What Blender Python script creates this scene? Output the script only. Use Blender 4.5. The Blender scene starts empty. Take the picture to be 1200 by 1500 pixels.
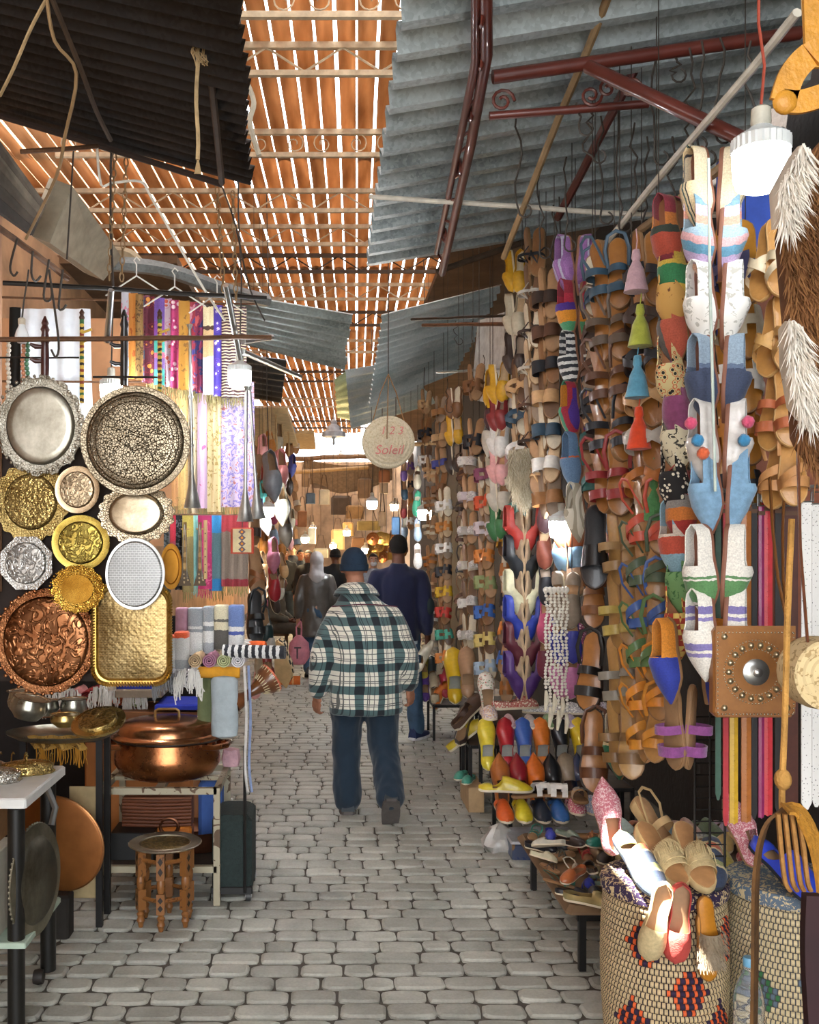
import bpy, bmesh, math, random
from mathutils import Vector, Matrix, Euler
random.seed(7)
R = math.radians
PI = math.pi
scene = bpy.context.scene
COL = scene.collection

# ---------------------------------------------------------------- camera
CAM_Z = 1.70          # eye height
FPX = 1458.0          # focal length in pixels of the 1200x1500 frame
VPX, VPY = 480.0, 800.0
cam_d = bpy.data.cameras.new('camera')
cam = bpy.data.objects.new('camera', cam_d)
COL.objects.link(cam)
cam.location = (0, 0, CAM_Z)
cam.rotation_euler = (R(90), 0, 0)
cam_d.sensor_fit = 'VERTICAL'
cam_d.sensor_height = 36.0
cam_d.lens = 36.0 * FPX / 1500.0
cam_d.shift_x = 120.0 / 1500.0
cam_d.shift_y = 50.0 / 1500.0
cam_d.clip_start = 0.05
cam_d.clip_end = 200
scene.camera = cam

# ---------------------------------------------------------------- world, sun, exposure
world = bpy.data.worlds.new('sky')
scene.world = world
world.use_nodes = True
bg = world.node_tree.nodes['Background']
bg.inputs['Color'].default_value = (0.93, 0.96, 1.0, 1)
bg.inputs['Strength'].default_value = 6.2

sun_d = bpy.data.lights.new('sun', 'SUN')
sun_d.energy = 70.0
sun_d.angle = R(0.6)
sun_d.color = (1.0, 0.95, 0.86)
sun = bpy.data.objects.new('sun', sun_d)
COL.objects.link(sun)
SUN_DIR = Vector((0.45, 0.30, -1.0)).normalized()    # direction the light travels
sun.rotation_euler = SUN_DIR.to_track_quat('-Z', 'Y').to_euler()

scene.view_settings.view_transform = 'Standard'
scene.view_settings.look = 'None'
scene.view_settings.gamma = 1.0
scene.view_settings.exposure = 0.6
scene.view_settings.use_curve_mapping = False

# ---------------------------------------------------------------- helpers
def P(px, py, Y):
    """the point at distance Y along the alley that the photo shows at pixel (px, py)"""
    return Vector(((px - VPX) / FPX * Y, Y, CAM_Z - (py - VPY) / FPX * Y))

def PX(px, Y): return (px - VPX) / FPX * Y
def PZ(py, Y): return CAM_Z - (py - VPY) / FPX * Y

def lin(c):
    c = c / 255.0
    return c / 12.92 if c <= 0.04045 else ((c + 0.055) / 1.055) ** 2.4

def hx(h):
    if not isinstance(h, str):
        return tuple(h) + ((1,) if len(h) == 3 else ())
    h = h.lstrip('#')
    return (lin(int(h[0:2], 16)), lin(int(h[2:4], 16)), lin(int(h[4:6], 16)), 1.0)

MATS = {}
def nodes_of(name):
    m = bpy.data.materials.new(name)
    m.use_nodes = True
    nt = m.node_tree
    b = nt.nodes['Principled BSDF']
    return m, nt, b

def N(nt, t, **kw):
    n = nt.nodes.new(t)
    for k, v in kw.items():
        if k.startswith('i_'):
            n.inputs[k[2:]].default_value = v
        else:
            setattr(n, k, v)
    return n

def L(nt, a, b): nt.links.new(a, b)

def mat(col, rough=0.6, metal=0.0, var=0.25, scale=14.0, bump=0.0, bscale=60.0, rnd=0.0, sheen=0.0, coat=0.0, spec=0.5):
    """plain procedural material: colour broken up by noise, optional fine relief"""
    key = ('m', str(col), rough, metal, var, scale, bump, bscale, rnd, sheen, coat, spec)
    if key in MATS: return MATS[key]
    m, nt, b = nodes_of('surface')
    c = hx(col)
    tc = N(nt, 'ShaderNodeTexCoord')
    nz = N(nt, 'ShaderNodeTexNoise', i_Scale=scale, i_Detail=4.0, i_Roughness=0.6)
    L(nt, tc.outputs['Object'], nz.inputs['Vector'])
    mr = N(nt, 'ShaderNodeMapRange')
    mr.inputs['From Min'].default_value = 0.3; mr.inputs['From Max'].default_value = 0.7
    mr.inputs['To Min'].default_value = 1 - var; mr.inputs['To Max'].default_value = 1 + var * 0.6
    L(nt, nz.outputs['Fac'], mr.inputs['Value'])
    hs = N(nt, 'ShaderNodeHueSaturation')
    hs.inputs['Color'].default_value = c
    if rnd:
        oi = N(nt, 'ShaderNodeObjectInfo')
        m2 = N(nt, 'ShaderNodeMapRange')
        m2.inputs['To Min'].default_value = 1 - rnd; m2.inputs['To Max'].default_value = 1 + rnd
        L(nt, oi.outputs['Random'], m2.inputs['Value'])
        mu = N(nt, 'ShaderNodeMath', operation='MULTIPLY')
        L(nt, mr.outputs['Result'], mu.inputs[0]); L(nt, m2.outputs['Result'], mu.inputs[1])
        L(nt, mu.outputs[0], hs.inputs['Value'])
    else:
        L(nt, mr.outputs['Result'], hs.inputs['Value'])
    L(nt, hs.outputs['Color'], b.inputs['Base Color'])
    b.inputs['Roughness'].default_value = rough
    b.inputs['Metallic'].default_value = metal
    b.inputs['Specular IOR Level'].default_value = spec
    if sheen: b.inputs['Sheen Weight'].default_value = sheen
    if coat: b.inputs['Coat Weight'].default_value = coat
    if bump:
        nb = N(nt, 'ShaderNodeTexNoise', i_Scale=bscale, i_Detail=5.0)
        L(nt, tc.outputs['Object'], nb.inputs['Vector'])
        bp = N(nt, 'ShaderNodeBump', i_Strength=bump, i_Distance=0.01)
        L(nt, nb.outputs['Fac'], bp.inputs['Height'])
        L(nt, bp.outputs['Normal'], b.inputs['Normal'])
    MATS[key] = m
    return m

def emit(col, strength):
    key = ('e', str(col), strength)
    if key in MATS: return MATS[key]
    m, nt, b = nodes_of('glowing')
    b.inputs['Base Color'].default_value = (0.9, 0.9, 0.9, 1)
    b.inputs['Emission Color'].default_value = hx(col)
    b.inputs['Emission Strength'].default_value = strength
    MATS[key] = m
    return m

def bands(stops, axis='Y', rough=0.8, bump=0.15, coords='Object', rot=0.0, bscale=220.0, lo=-0.13, hi=0.13, sheen=0.2):
    """woven or printed bands along one local axis: stops = [(position 0..1, colour), ...] with hard edges"""
    key = ('b', str(stops), axis, rough, bump, coords, rot, lo, hi)
    if key in MATS: return MATS[key]
    m, nt, b = nodes_of('banded_cloth')
    tc = N(nt, 'ShaderNodeTexCoord')
    mp = N(nt, 'ShaderNodeMapping')
    mp.inputs['Rotation'].default_value = (0, 0, rot)
    L(nt, tc.outputs[coords], mp.inputs['Vector'])
    sx = N(nt, 'ShaderNodeSeparateXYZ')
    L(nt, mp.outputs['Vector'], sx.inputs[0])
    nz = N(nt, 'ShaderNodeTexNoise', i_Scale=60.0)
    L(nt, tc.outputs[coords], nz.inputs['Vector'])
    ad = N(nt, 'ShaderNodeMath', operation='MULTIPLY_ADD')
    ad.inputs[1].default_value = 0.012 * (hi - lo) / 0.26
    L(nt, nz.outputs['Fac'], ad.inputs[0]); L(nt, sx.outputs[axis], ad.inputs[2])
    mr = N(nt, 'ShaderNodeMapRange')
    mr.inputs['From Min'].default_value = lo; mr.inputs['From Max'].default_value = hi
    L(nt, ad.outputs[0], mr.inputs['Value'])
    cr = N(nt, 'ShaderNodeValToRGB')
    cr.color_ramp.interpolation = 'CONSTANT'
    el = cr.color_ramp.elements
    st = stops[:32]
    while len(el) < len(st): el.new(0.5)
    while len(el) > len(st): el.remove(el[-1])
    for e, (p, c) in zip(el, st):
        e.position = p; e.color = hx(c)
    L(nt, mr.outputs['Result'], cr.inputs['Fac'])
    n2 = N(nt, 'ShaderNodeTexNoise', i_Scale=bscale, i_Detail=3.0)
    L(nt, tc.outputs[coords], n2.inputs['Vector'])
    hs = N(nt, 'ShaderNodeHueSaturation')
    m2 = N(nt, 'ShaderNodeMapRange')
    m2.inputs['From Min'].default_value = 0.3; m2.inputs['From Max'].default_value = 0.7
    m2.inputs['To Min'].default_value = 0.75; m2.inputs['To Max'].default_value = 1.1
    L(nt, n2.outputs['Fac'], m2.inputs['Value']); L(nt, m2.outputs['Result'], hs.inputs['Value'])
    L(nt, cr.outputs['Color'], hs.inputs['Color'])
    L(nt, hs.outputs['Color'], b.inputs['Base Color'])
    b.inputs['Roughness'].default_value = rough
    b.inputs['Sheen Weight'].default_value = sheen
    if bump:
        bp = N(nt, 'ShaderNodeBump', i_Strength=bump, i_Distance=0.004)
        L(nt, n2.outputs['Fac'], bp.inputs['Height']); L(nt, bp.outputs['Normal'], b.inputs['Normal'])
    MATS[key] = m
    return m

def stripes(cols, n, axis='Y', **kw):
    """n repeating stripes of the colours in cols over the length of a shoe"""
    st = [(i / n, cols[i % len(cols)]) for i in range(n)]
    return bands(st, axis, **kw)

def printed(base, c2, c3=None, scale=60.0, kind='voronoi', rough=0.8, metal=0.0, thr=0.35, coords='Object', bump=0.2, mapscale=(1, 1, 1)):
    """small all-over print: cells or swirls of c2 (and c3) on a base colour"""
    key = ('p', str(base), str(c2), str(c3), scale, kind, rough, metal, thr, coords, mapscale)
    if key in MATS: return MATS[key]
    m, nt, b = nodes_of('printed_cloth')
    tc = N(nt, 'ShaderNodeTexCoord')
    mp = N(nt, 'ShaderNodeMapping')
    mp.inputs['Scale'].default_value = mapscale
    L(nt, tc.outputs[coords], mp.inputs['Vector'])
    if kind == 'voronoi':
        t = N(nt, 'ShaderNodeTexVoronoi', i_Scale=scale); out = t.outputs['Distance']
    elif kind == 'checker':
        t = N(nt, 'ShaderNodeTexChecker', i_Scale=scale); out = t.outputs['Fac']
    elif kind == 'magic':
        t = N(nt, 'ShaderNodeTexMagic', i_Scale=scale, i_Distortion=1.5, turbulence_depth=2); out = t.outputs['Fac']
    elif kind == 'rings':
        t = N(nt, 'ShaderNodeTexWave', i_Scale=scale, i_Distortion=3.0, wave_type='RINGS'); out = t.outputs['Fac']
    else:
        t = N(nt, 'ShaderNodeTexNoise', i_Scale=scale, i_Detail=3.0, i_Distortion=1.2); out = t.outputs['Fac']
    L(nt, mp.outputs['Vector'], t.inputs['Vector'])
    cr = N(nt, 'ShaderNodeValToRGB')
    cr.color_ramp.interpolation = 'CONSTANT'
    el = cr.color_ramp.elements
    el[0].position = 0; el[0].color = hx(c2)
    el[1].position = thr; el[1].color = hx(base)
    if c3:
        e = el.new(min(0.95, thr * 1.45)); e.color = hx(c3)
        e = el.new(min(0.97, thr * 1.75)); e.color = hx(base)
    L(nt, out, cr.inputs['Fac'])
    L(nt, cr.outputs['Color'], b.inputs['Base Color'])
    b.inputs['Roughness'].default_value = rough
    b.inputs['Metallic'].default_value = metal
    if bump:
        bp = N(nt, 'ShaderNodeBump', i_Strength=bump, i_Distance=0.003)
        L(nt, out, bp.inputs['Height']); L(nt, bp.outputs['Normal'], b.inputs['Normal'])
    MATS[key] = m
    return m

# ---------------------------------------------------------------- mesh builder
class MB:
    def __init__(s):
        s.v = []; s.f = []; s.mi = []; s.m = 0
    def add(s, vs, fs, m=None):
        o = len(s.v)
        s.v += [tuple(v) for v in vs]
        s.f += [tuple(i + o for i in f) for f in fs]
        s.mi += [s.m if m is None else m] * len(fs)
        return s
    def box(s, a, b, m=None):
        x0, y0, z0 = a; x1, y1, z1 = b
        vs = [(x0,y0,z0),(x1,y0,z0),(x1,y1,z0),(x0,y1,z0),(x0,y0,z1),(x1,y0,z1),(x1,y1,z1),(x0,y1,z1)]
        return s.add(vs, [(0,3,2,1),(4,5,6,7),(0,1,5,4),(1,2,6,5),(2,3,7,6),(3,0,4,7)], m)
    def cbox(s, a, b, c=0.004, m=None):
        """box with chamfered upright edges and top edge"""
        x0, y0, z0 = a; x1, y1, z1 = b
        o = [(x0+c,y0),(x1-c,y0),(x1,y0+c),(x1,y1-c),(x1-c,y1),(x0+c,y1),(x0,y1-c),(x0,y0+c)]
        cx, cy = (x0+x1)/2, (y0+y1)/2
        def ins(p): return (p[0] + (c if p[0] < cx else -c), p[1] + (c if p[1] < cy else -c))
        vs = [(p[0],p[1],z0) for p in o] + [(p[0],p[1],z1-c) for p in o] + [(ins(p)[0],ins(p)[1],z1) for p in o]
        fs = [tuple(range(7,-1,-1)), tuple(range(16,24))]
        for k in (0, 8):
            for i in range(8):
                j = (i+1) % 8
                fs.append((k+i, k+j, k+8+j, k+8+i))
        return s.add(vs, fs, m)
    def rings(s, rings, caps=True, m=None, closed=True):
        n = len(rings[0]); vs = []; fs = []
        for r in rings: vs += list(r)
        for k in range(len(rings)-1):
            for i in range(n if closed else n-1):
                j = (i+1) % n
                fs.append((k*n+i, k*n+j, (k+1)*n+j, (k+1)*n+i))
        if caps and closed:
            fs.append(tuple(range(n-1, -1, -1))); b = (len(rings)-1)*n
            fs.append(tuple(range(b, b+n)))
        return s.add(vs, fs, m)
    def tube(s, pts, r, n=8, m=None, caps=True, flat=1.0):
        pts = [Vector(p) for p in pts]
        if not hasattr(r, '__len__'): r = [r]*len(pts)
        rings = []; prev = None
        for i, p in enumerate(pts):
            d = (pts[min(i+1, len(pts)-1)] - pts[max(i-1, 0)])
            if d.length < 1e-9: d = Vector((0,0,1))
            d.normalize()
            if prev is None:
                a = Vector((0,0,1)) if abs(d.z) < 0.9 else Vector((1,0,0))
                u = d.cross(a).normalized()
            else:
                u = prev - d * prev.dot(d)
                if u.length < 1e-6: u = d.orthogonal()
                u.normalize()
            prev = u
            w = d.cross(u)
            rings.append([p + (u*math.cos(2*PI*k/n) + w*math.sin(2*PI*k/n)*flat)*r[i] for k in range(n)])
        return s.rings(rings, caps, m)
    def lathe(s, prof, n=24, m=None, center=(0,0,0), axis='Z', sx=1.0, sy=1.0, caps=True, wob=None):
        c = Vector(center); rings = []
        for (r, z) in prof:
            ring = []
            for k in range(n):
                a = 2*PI*k/n
                rr = r * (wob(a, r, z) if wob else 1.0)
                v = (math.cos(a)*rr*sx, math.sin(a)*rr*sy, z)
                if axis == 'Y': v = (v[0], -v[2], v[1])
                elif axis == 'X': v = (v[2], v[0], v[1])
                ring.append(c + Vector(v))
            rings.append(ring)
        return s.rings(rings, caps, m)
    def ball(s, c, r, n=10, k=7, m=None):
        if not hasattr(r, '__len__'): r = (r, r, r)
        rings = []
        for j in range(k+1):
            t = PI*(j+0.02)/(k+0.04)
            rings.append([(c[0]+r[0]*math.sin(t)*math.cos(2*PI*i/n), c[1]+r[1]*math.sin(t)*math.sin(2*PI*i/n), c[2]-r[2]*math.cos(t)) for i in range(n)])
        return s.rings(rings, True, m)
    def grid(s, fn, nu, nv, m=None, skip=None):
        vs = [fn(i/nu, j/nv) for i in range(nu+1) for j in range(nv+1)]
        fs = []
        for i in range(nu):
            for j in range(nv):
                if skip and skip((i+.5)/nu, (j+.5)/nv): continue
                a = i*(nv+1)+j
                fs.append((a, a+1, a+nv+2, a+nv+1))
        return s.add(vs, fs, m)
    def xf(s, M, start=0):
        for i in range(start, len(s.v)): s.v[i] = tuple(M @ Vector(s.v[i]))
        return s
    def mesh(s, name, nmat=1, smooth=True):
        me = bpy.data.meshes.new(name)
        me.from_pydata(s.v, [], s.f)
        for _ in range(nmat): me.materials.append(None)
        if nmat > 1: me.polygons.foreach_set('material_index', s.mi)
        if smooth: me.polygons.foreach_set('use_smooth', [True]*len(me.polygons))
        bm = bmesh.new(); bm.from_mesh(me)
        bmesh.ops.remove_doubles(bm, verts=bm.verts, dist=1e-6)
        bmesh.ops.recalc_face_normals(bm, faces=bm.faces)
        if smooth:
            for e in bm.edges:
                if len(e.link_faces) == 2 and e.calc_face_angle(0) > R(42): e.smooth = False
        bm.to_mesh(me); bm.free()
        me.update()
        return me

def inst(name, me, mats, parent=None, M=None, label=None, cat=None, group=None, kind=None):
    """link one object that shares mesh data; its colours sit on the object"""
    o = bpy.data.objects.new(name, me)
    COL.objects.link(o)
    if not isinstance(mats, (list, tuple)): mats = [mats]
    for i, m in enumerate(mats):
        if i < len(o.material_slots):
            o.material_slots[i].link = 'OBJECT'
            o.material_slots[i].material = m
    if parent is not None: o.parent = parent
    if M is not None: o.matrix_local = M
    return tag(o, label, cat, group, kind)

def fit(label):
    """keep a label within sixteen words by dropping articles"""
    w = label.split()
    for drop in ('the', 'of', 'its'):
        while len(w) > 16 and drop in w[3:]:
            i = len(w)-1-w[::-1].index(drop); w.pop(i)
    return ' '.join(w)

def tag(o, label=None, cat=None, group=None, kind=None):
    if label: label = fit(label)
    if label: o['label'] = label
    if cat: o['category'] = cat
    if group: o['group'] = group
    if kind: o['kind'] = kind
    return o

def obj(name, mb, mats, parent=None, M=None, smooth=True, label=None, cat=None, group=None, kind=None):
    if not isinstance(mats, (list, tuple)): mats = [mats]
    return inst(name, mb.mesh(name, len(mats), smooth), mats, parent, M, label, cat, group, kind)

def empty(name, M=None, label=None, cat=None, group=None, kind=None):
    o = bpy.data.objects.new(name, None)
    COL.objects.link(o)
    o.empty_display_size = 0.05
    if M is not None:
        o.matrix_world = M if isinstance(M, Matrix) else Matrix.Translation(Vector(M))
    return tag(o, label, cat, group, kind)

def frame(origin, toe, up, scale=1.0, mirror=False):
    """matrix with local +Y along toe and local +Z near up"""
    y = Vector(toe).normalized()
    z = Vector(up); z = (z - y*z.dot(y)).normalized()
    x = y.cross(z)
    M = Matrix((x, y, z)).transposed().to_4x4()
    M = Matrix.Translation(Vector(origin)) @ M @ Matrix.Diagonal((scale*(-1 if mirror else 1), scale, scale, 1))
    return M

ORD = ['topmost','second','third','fourth','fifth','sixth','seventh','eighth','ninth','tenth','eleventh','twelfth','thirteenth','fourteenth','fifteenth','sixteenth','seventeenth','eighteenth','nineteenth','twentieth']
TEXTS = {}
def text_mesh(body, size, ext=.001):
    if (body, size) in TEXTS: return TEXTS[(body, size)]
    cu = bpy.data.curves.new('lettering', 'FONT'); cu.body = body; cu.size = size; cu.extrude = ext; cu.align_x = 'CENTER'; cu.shear = 0.25
    cu.resolution_u = 3
    o = bpy.data.objects.new('lettering', cu); COL.objects.link(o)
    dg = bpy.context.evaluated_depsgraph_get()
    me = bpy.data.meshes.new_from_object(o.evaluated_get(dg)); bpy.data.objects.remove(o)
    if not me.materials: me.materials.append(None)
    TEXTS[(body, size)] = me
    return me
for tx in (('1 2 3', .085), ('Soleil', .10)): text_mesh(*tx)

def solid(mb, th=.003):
    """give an open shell some thickness"""
    me = bpy.data.meshes.new('t'); me.from_pydata(mb.v, [], mb.f)
    bm = bmesh.new(); bm.from_mesh(me)
    bmesh.ops.delete(bm, geom=[v for v in bm.verts if not v.link_faces], context='VERTS')
    bmesh.ops.remove_doubles(bm, verts=bm.verts, dist=1e-5)
    bmesh.ops.recalc_face_normals(bm, faces=bm.faces)
    bmesh.ops.solidify(bm, geom=bm.faces[:], thickness=th)
    bm.verts.ensure_lookup_table(); bm.verts.index_update()
    out = MB(); out.add([v.co[:] for v in bm.verts], [[v.index for v in f.verts] for f in bm.faces])
    bm.free(); bpy.data.meshes.remove(me)
    return out

# ================================================================ the setting
# ---- floor of grey pavers
def floor_slab():
    m, nt, b = nodes_of('joint_sand')
    tc = N(nt, 'ShaderNodeTexCoord')
    nz = N(nt, 'ShaderNodeTexNoise', i_Scale=9.0, i_Detail=6.0)
    L(nt, tc.outputs['Object'], nz.inputs['Vector'])
    cr = N(nt, 'ShaderNodeValToRGB')
    cr.color_ramp.elements[0].position = 0.3; cr.color_ramp.elements[0].color = hx('#45413a')
    cr.color_ramp.elements[1].position = 0.7; cr.color_ramp.elements[1].color = hx('#625d54')
    L(nt, nz.outputs['Fac'], cr.inputs['Fac']); L(nt, cr.outputs['Color'], b.inputs['Base Color'])
    b.inputs['Roughness'].default_value = 0.95
    return obj('floor', MB().box((-3.2, -6, -0.12), (3.6, 30, -0.013)), m, smooth=False, kind='structure',
               label='grey paved alley floor laid in running bond', cat='floor')
floor = floor_slab()

def paver_material():
    m, nt, b = nodes_of('paver_concrete')
    tc = N(nt, 'ShaderNodeTexCoord'); ge = N(nt, 'ShaderNodeNewGeometry'); oi = N(nt, 'ShaderNodeObjectInfo')
    nz = N(nt, 'ShaderNodeTexNoise', i_Scale=3.0, i_Detail=8.0, i_Roughness=0.65)
    L(nt, ge.outputs['Position'], nz.inputs['Vector'])
    n2 = N(nt, 'ShaderNodeTexNoise', i_Scale=90.0, i_Detail=3.0)
    L(nt, ge.outputs['Position'], n2.inputs['Vector'])
    cr = N(nt, 'ShaderNodeValToRGB')
    cr.color_ramp.elements[0].position = 0.30; cr.color_ramp.elements[0].color = hx('#94958b')
    cr.color_ramp.elements[1].position = 0.72; cr.color_ramp.elements[1].color = hx('#c4c3b7')
    L(nt, nz.outputs['Fac'], cr.inputs['Fac'])
    mr = N(nt, 'ShaderNodeMapRange'); mr.inputs['To Min'].default_value = 0.82; mr.inputs['To Max'].default_value = 1.12
    L(nt, oi.outputs['Random'], mr.inputs['Value'])
    m3 = N(nt, 'ShaderNodeMapRange'); m3.inputs['From Min'].default_value = 0.3; m3.inputs['From Max'].default_value = 0.75
    m3.inputs['To Min'].default_value = 0.9; m3.inputs['To Max'].default_value = 1.08
    L(nt, n2.outputs['Fac'], m3.inputs['Value'])
    mu = N(nt, 'ShaderNodeMath', operation='MULTIPLY'); L(nt, mr.outputs[0], mu.inputs[0]); L(nt, m3.outputs[0], mu.inputs[1])
    hs = N(nt, 'ShaderNodeHueSaturation'); L(nt, cr.outputs['Color'], hs.inputs['Color']); L(nt, mu.outputs[0], hs.inputs['Value'])
    L(nt, hs.outputs['Color'], b.inputs['Base Color'])
    r = N(nt, 'ShaderNodeMapRange'); r.inputs['To Min'].default_value = 0.38; r.inputs['To Max'].default_value = 0.75
    L(nt, nz.outputs['Fac'], r.inputs['Value']); L(nt, r.outputs[0], b.inputs['Roughness'])
    bp = N(nt, 'ShaderNodeBump', i_Strength=0.35, i_Distance=0.004)
    L(nt, n2.outputs['Fac'], bp.inputs['Height']); L(nt, bp.outputs['Normal'], b.inputs['Normal'])
    return m
PAVER = paver_material()

def paver_geo(mb, x0, x1, y0, y1, z=0.0, rr=None):
    rr = rr or random
    w = x1-x0; d = y1-y0; c = min(0.028, d*0.26)
    j = lambda: rr.uniform(-0.003, 0.003)
    o = [(x0+c, y0), ((x0+x1)/2, y0-0.001), (x1-c, y0), (x1-c*.25, y0+c*.3), (x1, y0+c), (x1, y1-c), (x1-c*.25, y1-c*.3), (x1-c, y1),
         ((x0+x1)/2, y1+0.001), (x0+c, y1), (x0+c*.25, y1-c*.3), (x0, y1-c), (x0, y0+c), (x0+c*.25, y0+c*.3)]
    o = [(p[0]+j(), p[1]+j()) for p in o]
    cx, cy = (x0+x1)/2, (y0+y1)/2
    n = len(o)
    vs = [(p[0], p[1], -0.05) for p in o] + [(p[0], p[1], z-0.006) for p in o] + [(cx+(p[0]-cx)*(1-0.011/w*2), cy+(p[1]-cy)*(1-0.011/d*2), z) for p in o]
    fs = [tuple(range(2*n, 3*n))]
    for k in (0, n):
        for i in range(n):
            fs.append((k+i, k+(i+1) % n, k+n+(i+1) % n, k+n+i))
    mb.add(vs, fs)

def pavers():
    rr = random.Random(3)
    cells = []
    y = 3.0; row = 0
    while y < 27:
        d = rr.choice([0.115, 0.118, 0.122, 0.15]) if y < 9 else 0.12
        x = -1.75 - rr.random()*0.15
        x_end = 1.6
        while x < x_end:
            w = rr.choice([0.165, 0.175, 0.185, 0.12, 0.18, 0.2])
            if d > 0.14: w = rr.choice([0.15, 0.16, 0.17])
            tilt = 0.012*x
            cells.append((x+0.003, x+w-0.004, y+0.008+tilt, y+d-0.008+tilt, rr.uniform(-0.004, 0.003)))
            x += w
        y += d; row += 1
    def seen(c):
        x = (c[0]+c[1])/2; yy = c[2]
        px = VPX + x/yy*FPX; py = VPY + CAM_Z/yy*FPX
        if py > 1530 or px < 10 or px > 1120: return False
        if py > 1340: return px > 20 and px < 900
        return px > 215 and px < 905
    near = [c for c in cells if seen(c) and c[2] < 7.5]
    near.sort(key=lambda c: c[2])
    parts = set(id(c) for c in near[:300])
    rest = MB()
    for c in cells:
        if id(c) in parts:
            cx, cy = (c[0]+c[1])/2, (c[2]+c[3])/2
            mb = MB(); paver_geo(mb, c[0]-cx, c[1]-cx, c[2]-cy, c[3]-cy, c[4], rr)
            obj('paver', mb, PAVER, floor, Matrix.Translation((cx, cy, 0)), smooth=False)
        else:
            paver_geo(rest, c[0], c[1], c[2], c[3], c[4], rr)
    obj('paver_field', rest, PAVER, floor, smooth=False, kind='stuff')
pavers()

# ---- shop walls behind the goods
WALL_DARK = mat('#1f1611', 0.9, var=0.5, scale=3.0, bump=0.4, bscale=25)  # brown deepened to stand for shade in the gaps between hanging shoes
WALL_PLASTER = mat('#b98f68', 0.9, var=0.4, scale=2.5, bump=0.3, bscale=30)
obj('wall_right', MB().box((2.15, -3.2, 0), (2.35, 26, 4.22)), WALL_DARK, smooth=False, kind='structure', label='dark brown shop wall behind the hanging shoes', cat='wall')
obj('wall_left', MB().box((-2.25, -3.2, 0), (-2.05, 26, 3.9)), WALL_PLASTER, smooth=False, kind='structure', label='tan plaster wall behind the metal trays', cat='wall')
obj('wall_back', MB().box((-2.3, 26.6, 0), (2.4, 26.8, 3.95)), mat('#8a6f55', 0.9, var=0.5, scale=2), smooth=False, kind='structure', label='brown wall closing the far end of the alley', cat='wall')

# ---- orange slatted roof lit from above
def slat_material():
    m = bpy.data.materials.new('orange_roof_slat'); m.use_nodes = True
    nt = m.node_tree; nt.nodes.clear()
    out = N(nt, 'ShaderNodeOutputMaterial')
    oi = N(nt, 'ShaderNodeObjectInfo'); ge = N(nt, 'ShaderNodeNewGeometry')
    mp = N(nt, 'ShaderNodeMapping'); mp.inputs['Scale'].default_value = (6, 0.8, 6)
    L(nt, ge.outputs['Position'], mp.inputs['Vector'])
    nz = N(nt, 'ShaderNodeTexNoise', i_Scale=2.0, i_Detail=6.0); L(nt, mp.outputs['Vector'], nz.inputs['Vector'])
    cr = N(nt, 'ShaderNodeValToRGB')
    cr.color_ramp.elements[0].position = 0.3; cr.color_ramp.elements[0].color = hx('#9c7450')
    cr.color_ramp.elements[1].position = 0.7; cr.color_ramp.elements[1].color = hx('#caa27a')
    L(nt, nz.outputs['Fac'], cr.inputs['Fac'])
    hs = N(nt, 'ShaderNodeHueSaturation'); L(nt, cr.outputs['Color'], hs.inputs['Color'])
    mr = N(nt, 'ShaderNodeMapRange'); mr.inputs['To Min'].default_value = 0.8; mr.inputs['To Max'].default_value = 1.15
    L(nt, oi.outputs['Random'], mr.inputs['Value']); L(nt, mr.outputs[0], hs.inputs['Value'])
    d = N(nt, 'ShaderNodeBsdfDiffuse'); t = N(nt, 'ShaderNodeBsdfTranslucent'); mx = N(nt, 'ShaderNodeMixShader')
    mx.inputs[0].default_value = 0.42
    L(nt, hs.outputs['Color'], d.inputs['Color']); L(nt, hs.outputs['Color'], t.inputs['Color'])
    L(nt, d.outputs[0], mx.inputs[1]); L(nt, t.outputs[0], mx.inputs[2]); L(nt, mx.outputs[0], out.inputs['Surface'])
    return m
SLAT = slat_material()
ROOF_Z = CAM_Z + 2.92
ceiling = empty('ceiling', (0, 5, ROOF_Z), kind='structure', label='orange slatted roof with bright gaps over the alley', cat='ceiling')
def roof_slats():
    rr = random.Random(11)
    def arc(nm, ln, w):
        mb = MB()
        K = 6
        r0 = [(w*(k/K-.5), 0, 0.022*(1-((k/K-.5)*2)**2)) for k in range(K+1)]
        r1 = [(p[0]*0.96, ln, p[2]) for p in r0]
        top0 = [(p[0], p[1], p[2]+0.006) for p in r0[::-1]]; top1 = [(p[0], p[1], p[2]+0.006) for p in r1[::-1]]
        mb.rings([r0+top0, r1+top1])
        return mb.mesh(nm)
    meshes = [arc('slat', 3.15, 0.112), arc('slat', 3.15, 0.107), arc('slat', 3.15, 0.102)]
    for r in range(7):
        y0 = 4.4 + r*3.05
        for k in range(37):
            if r >= 5 and (k < 8 or k > 24): continue
            x = -2.72 + k*0.122 + 0.029*(y0-5)
            if x > 1.75: continue
            M = Matrix.Translation((x, y0 - 5 + rr.uniform(-.04, .04), rr.uniform(-.004, .004) + 0.012*(r % 2))) @ Matrix.Rotation(-0.029 + rr.uniform(-.002, .002), 4, 'Z')
            inst('slat', rr.choice(meshes), SLAT, ceiling, M)
roof_slats()

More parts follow.
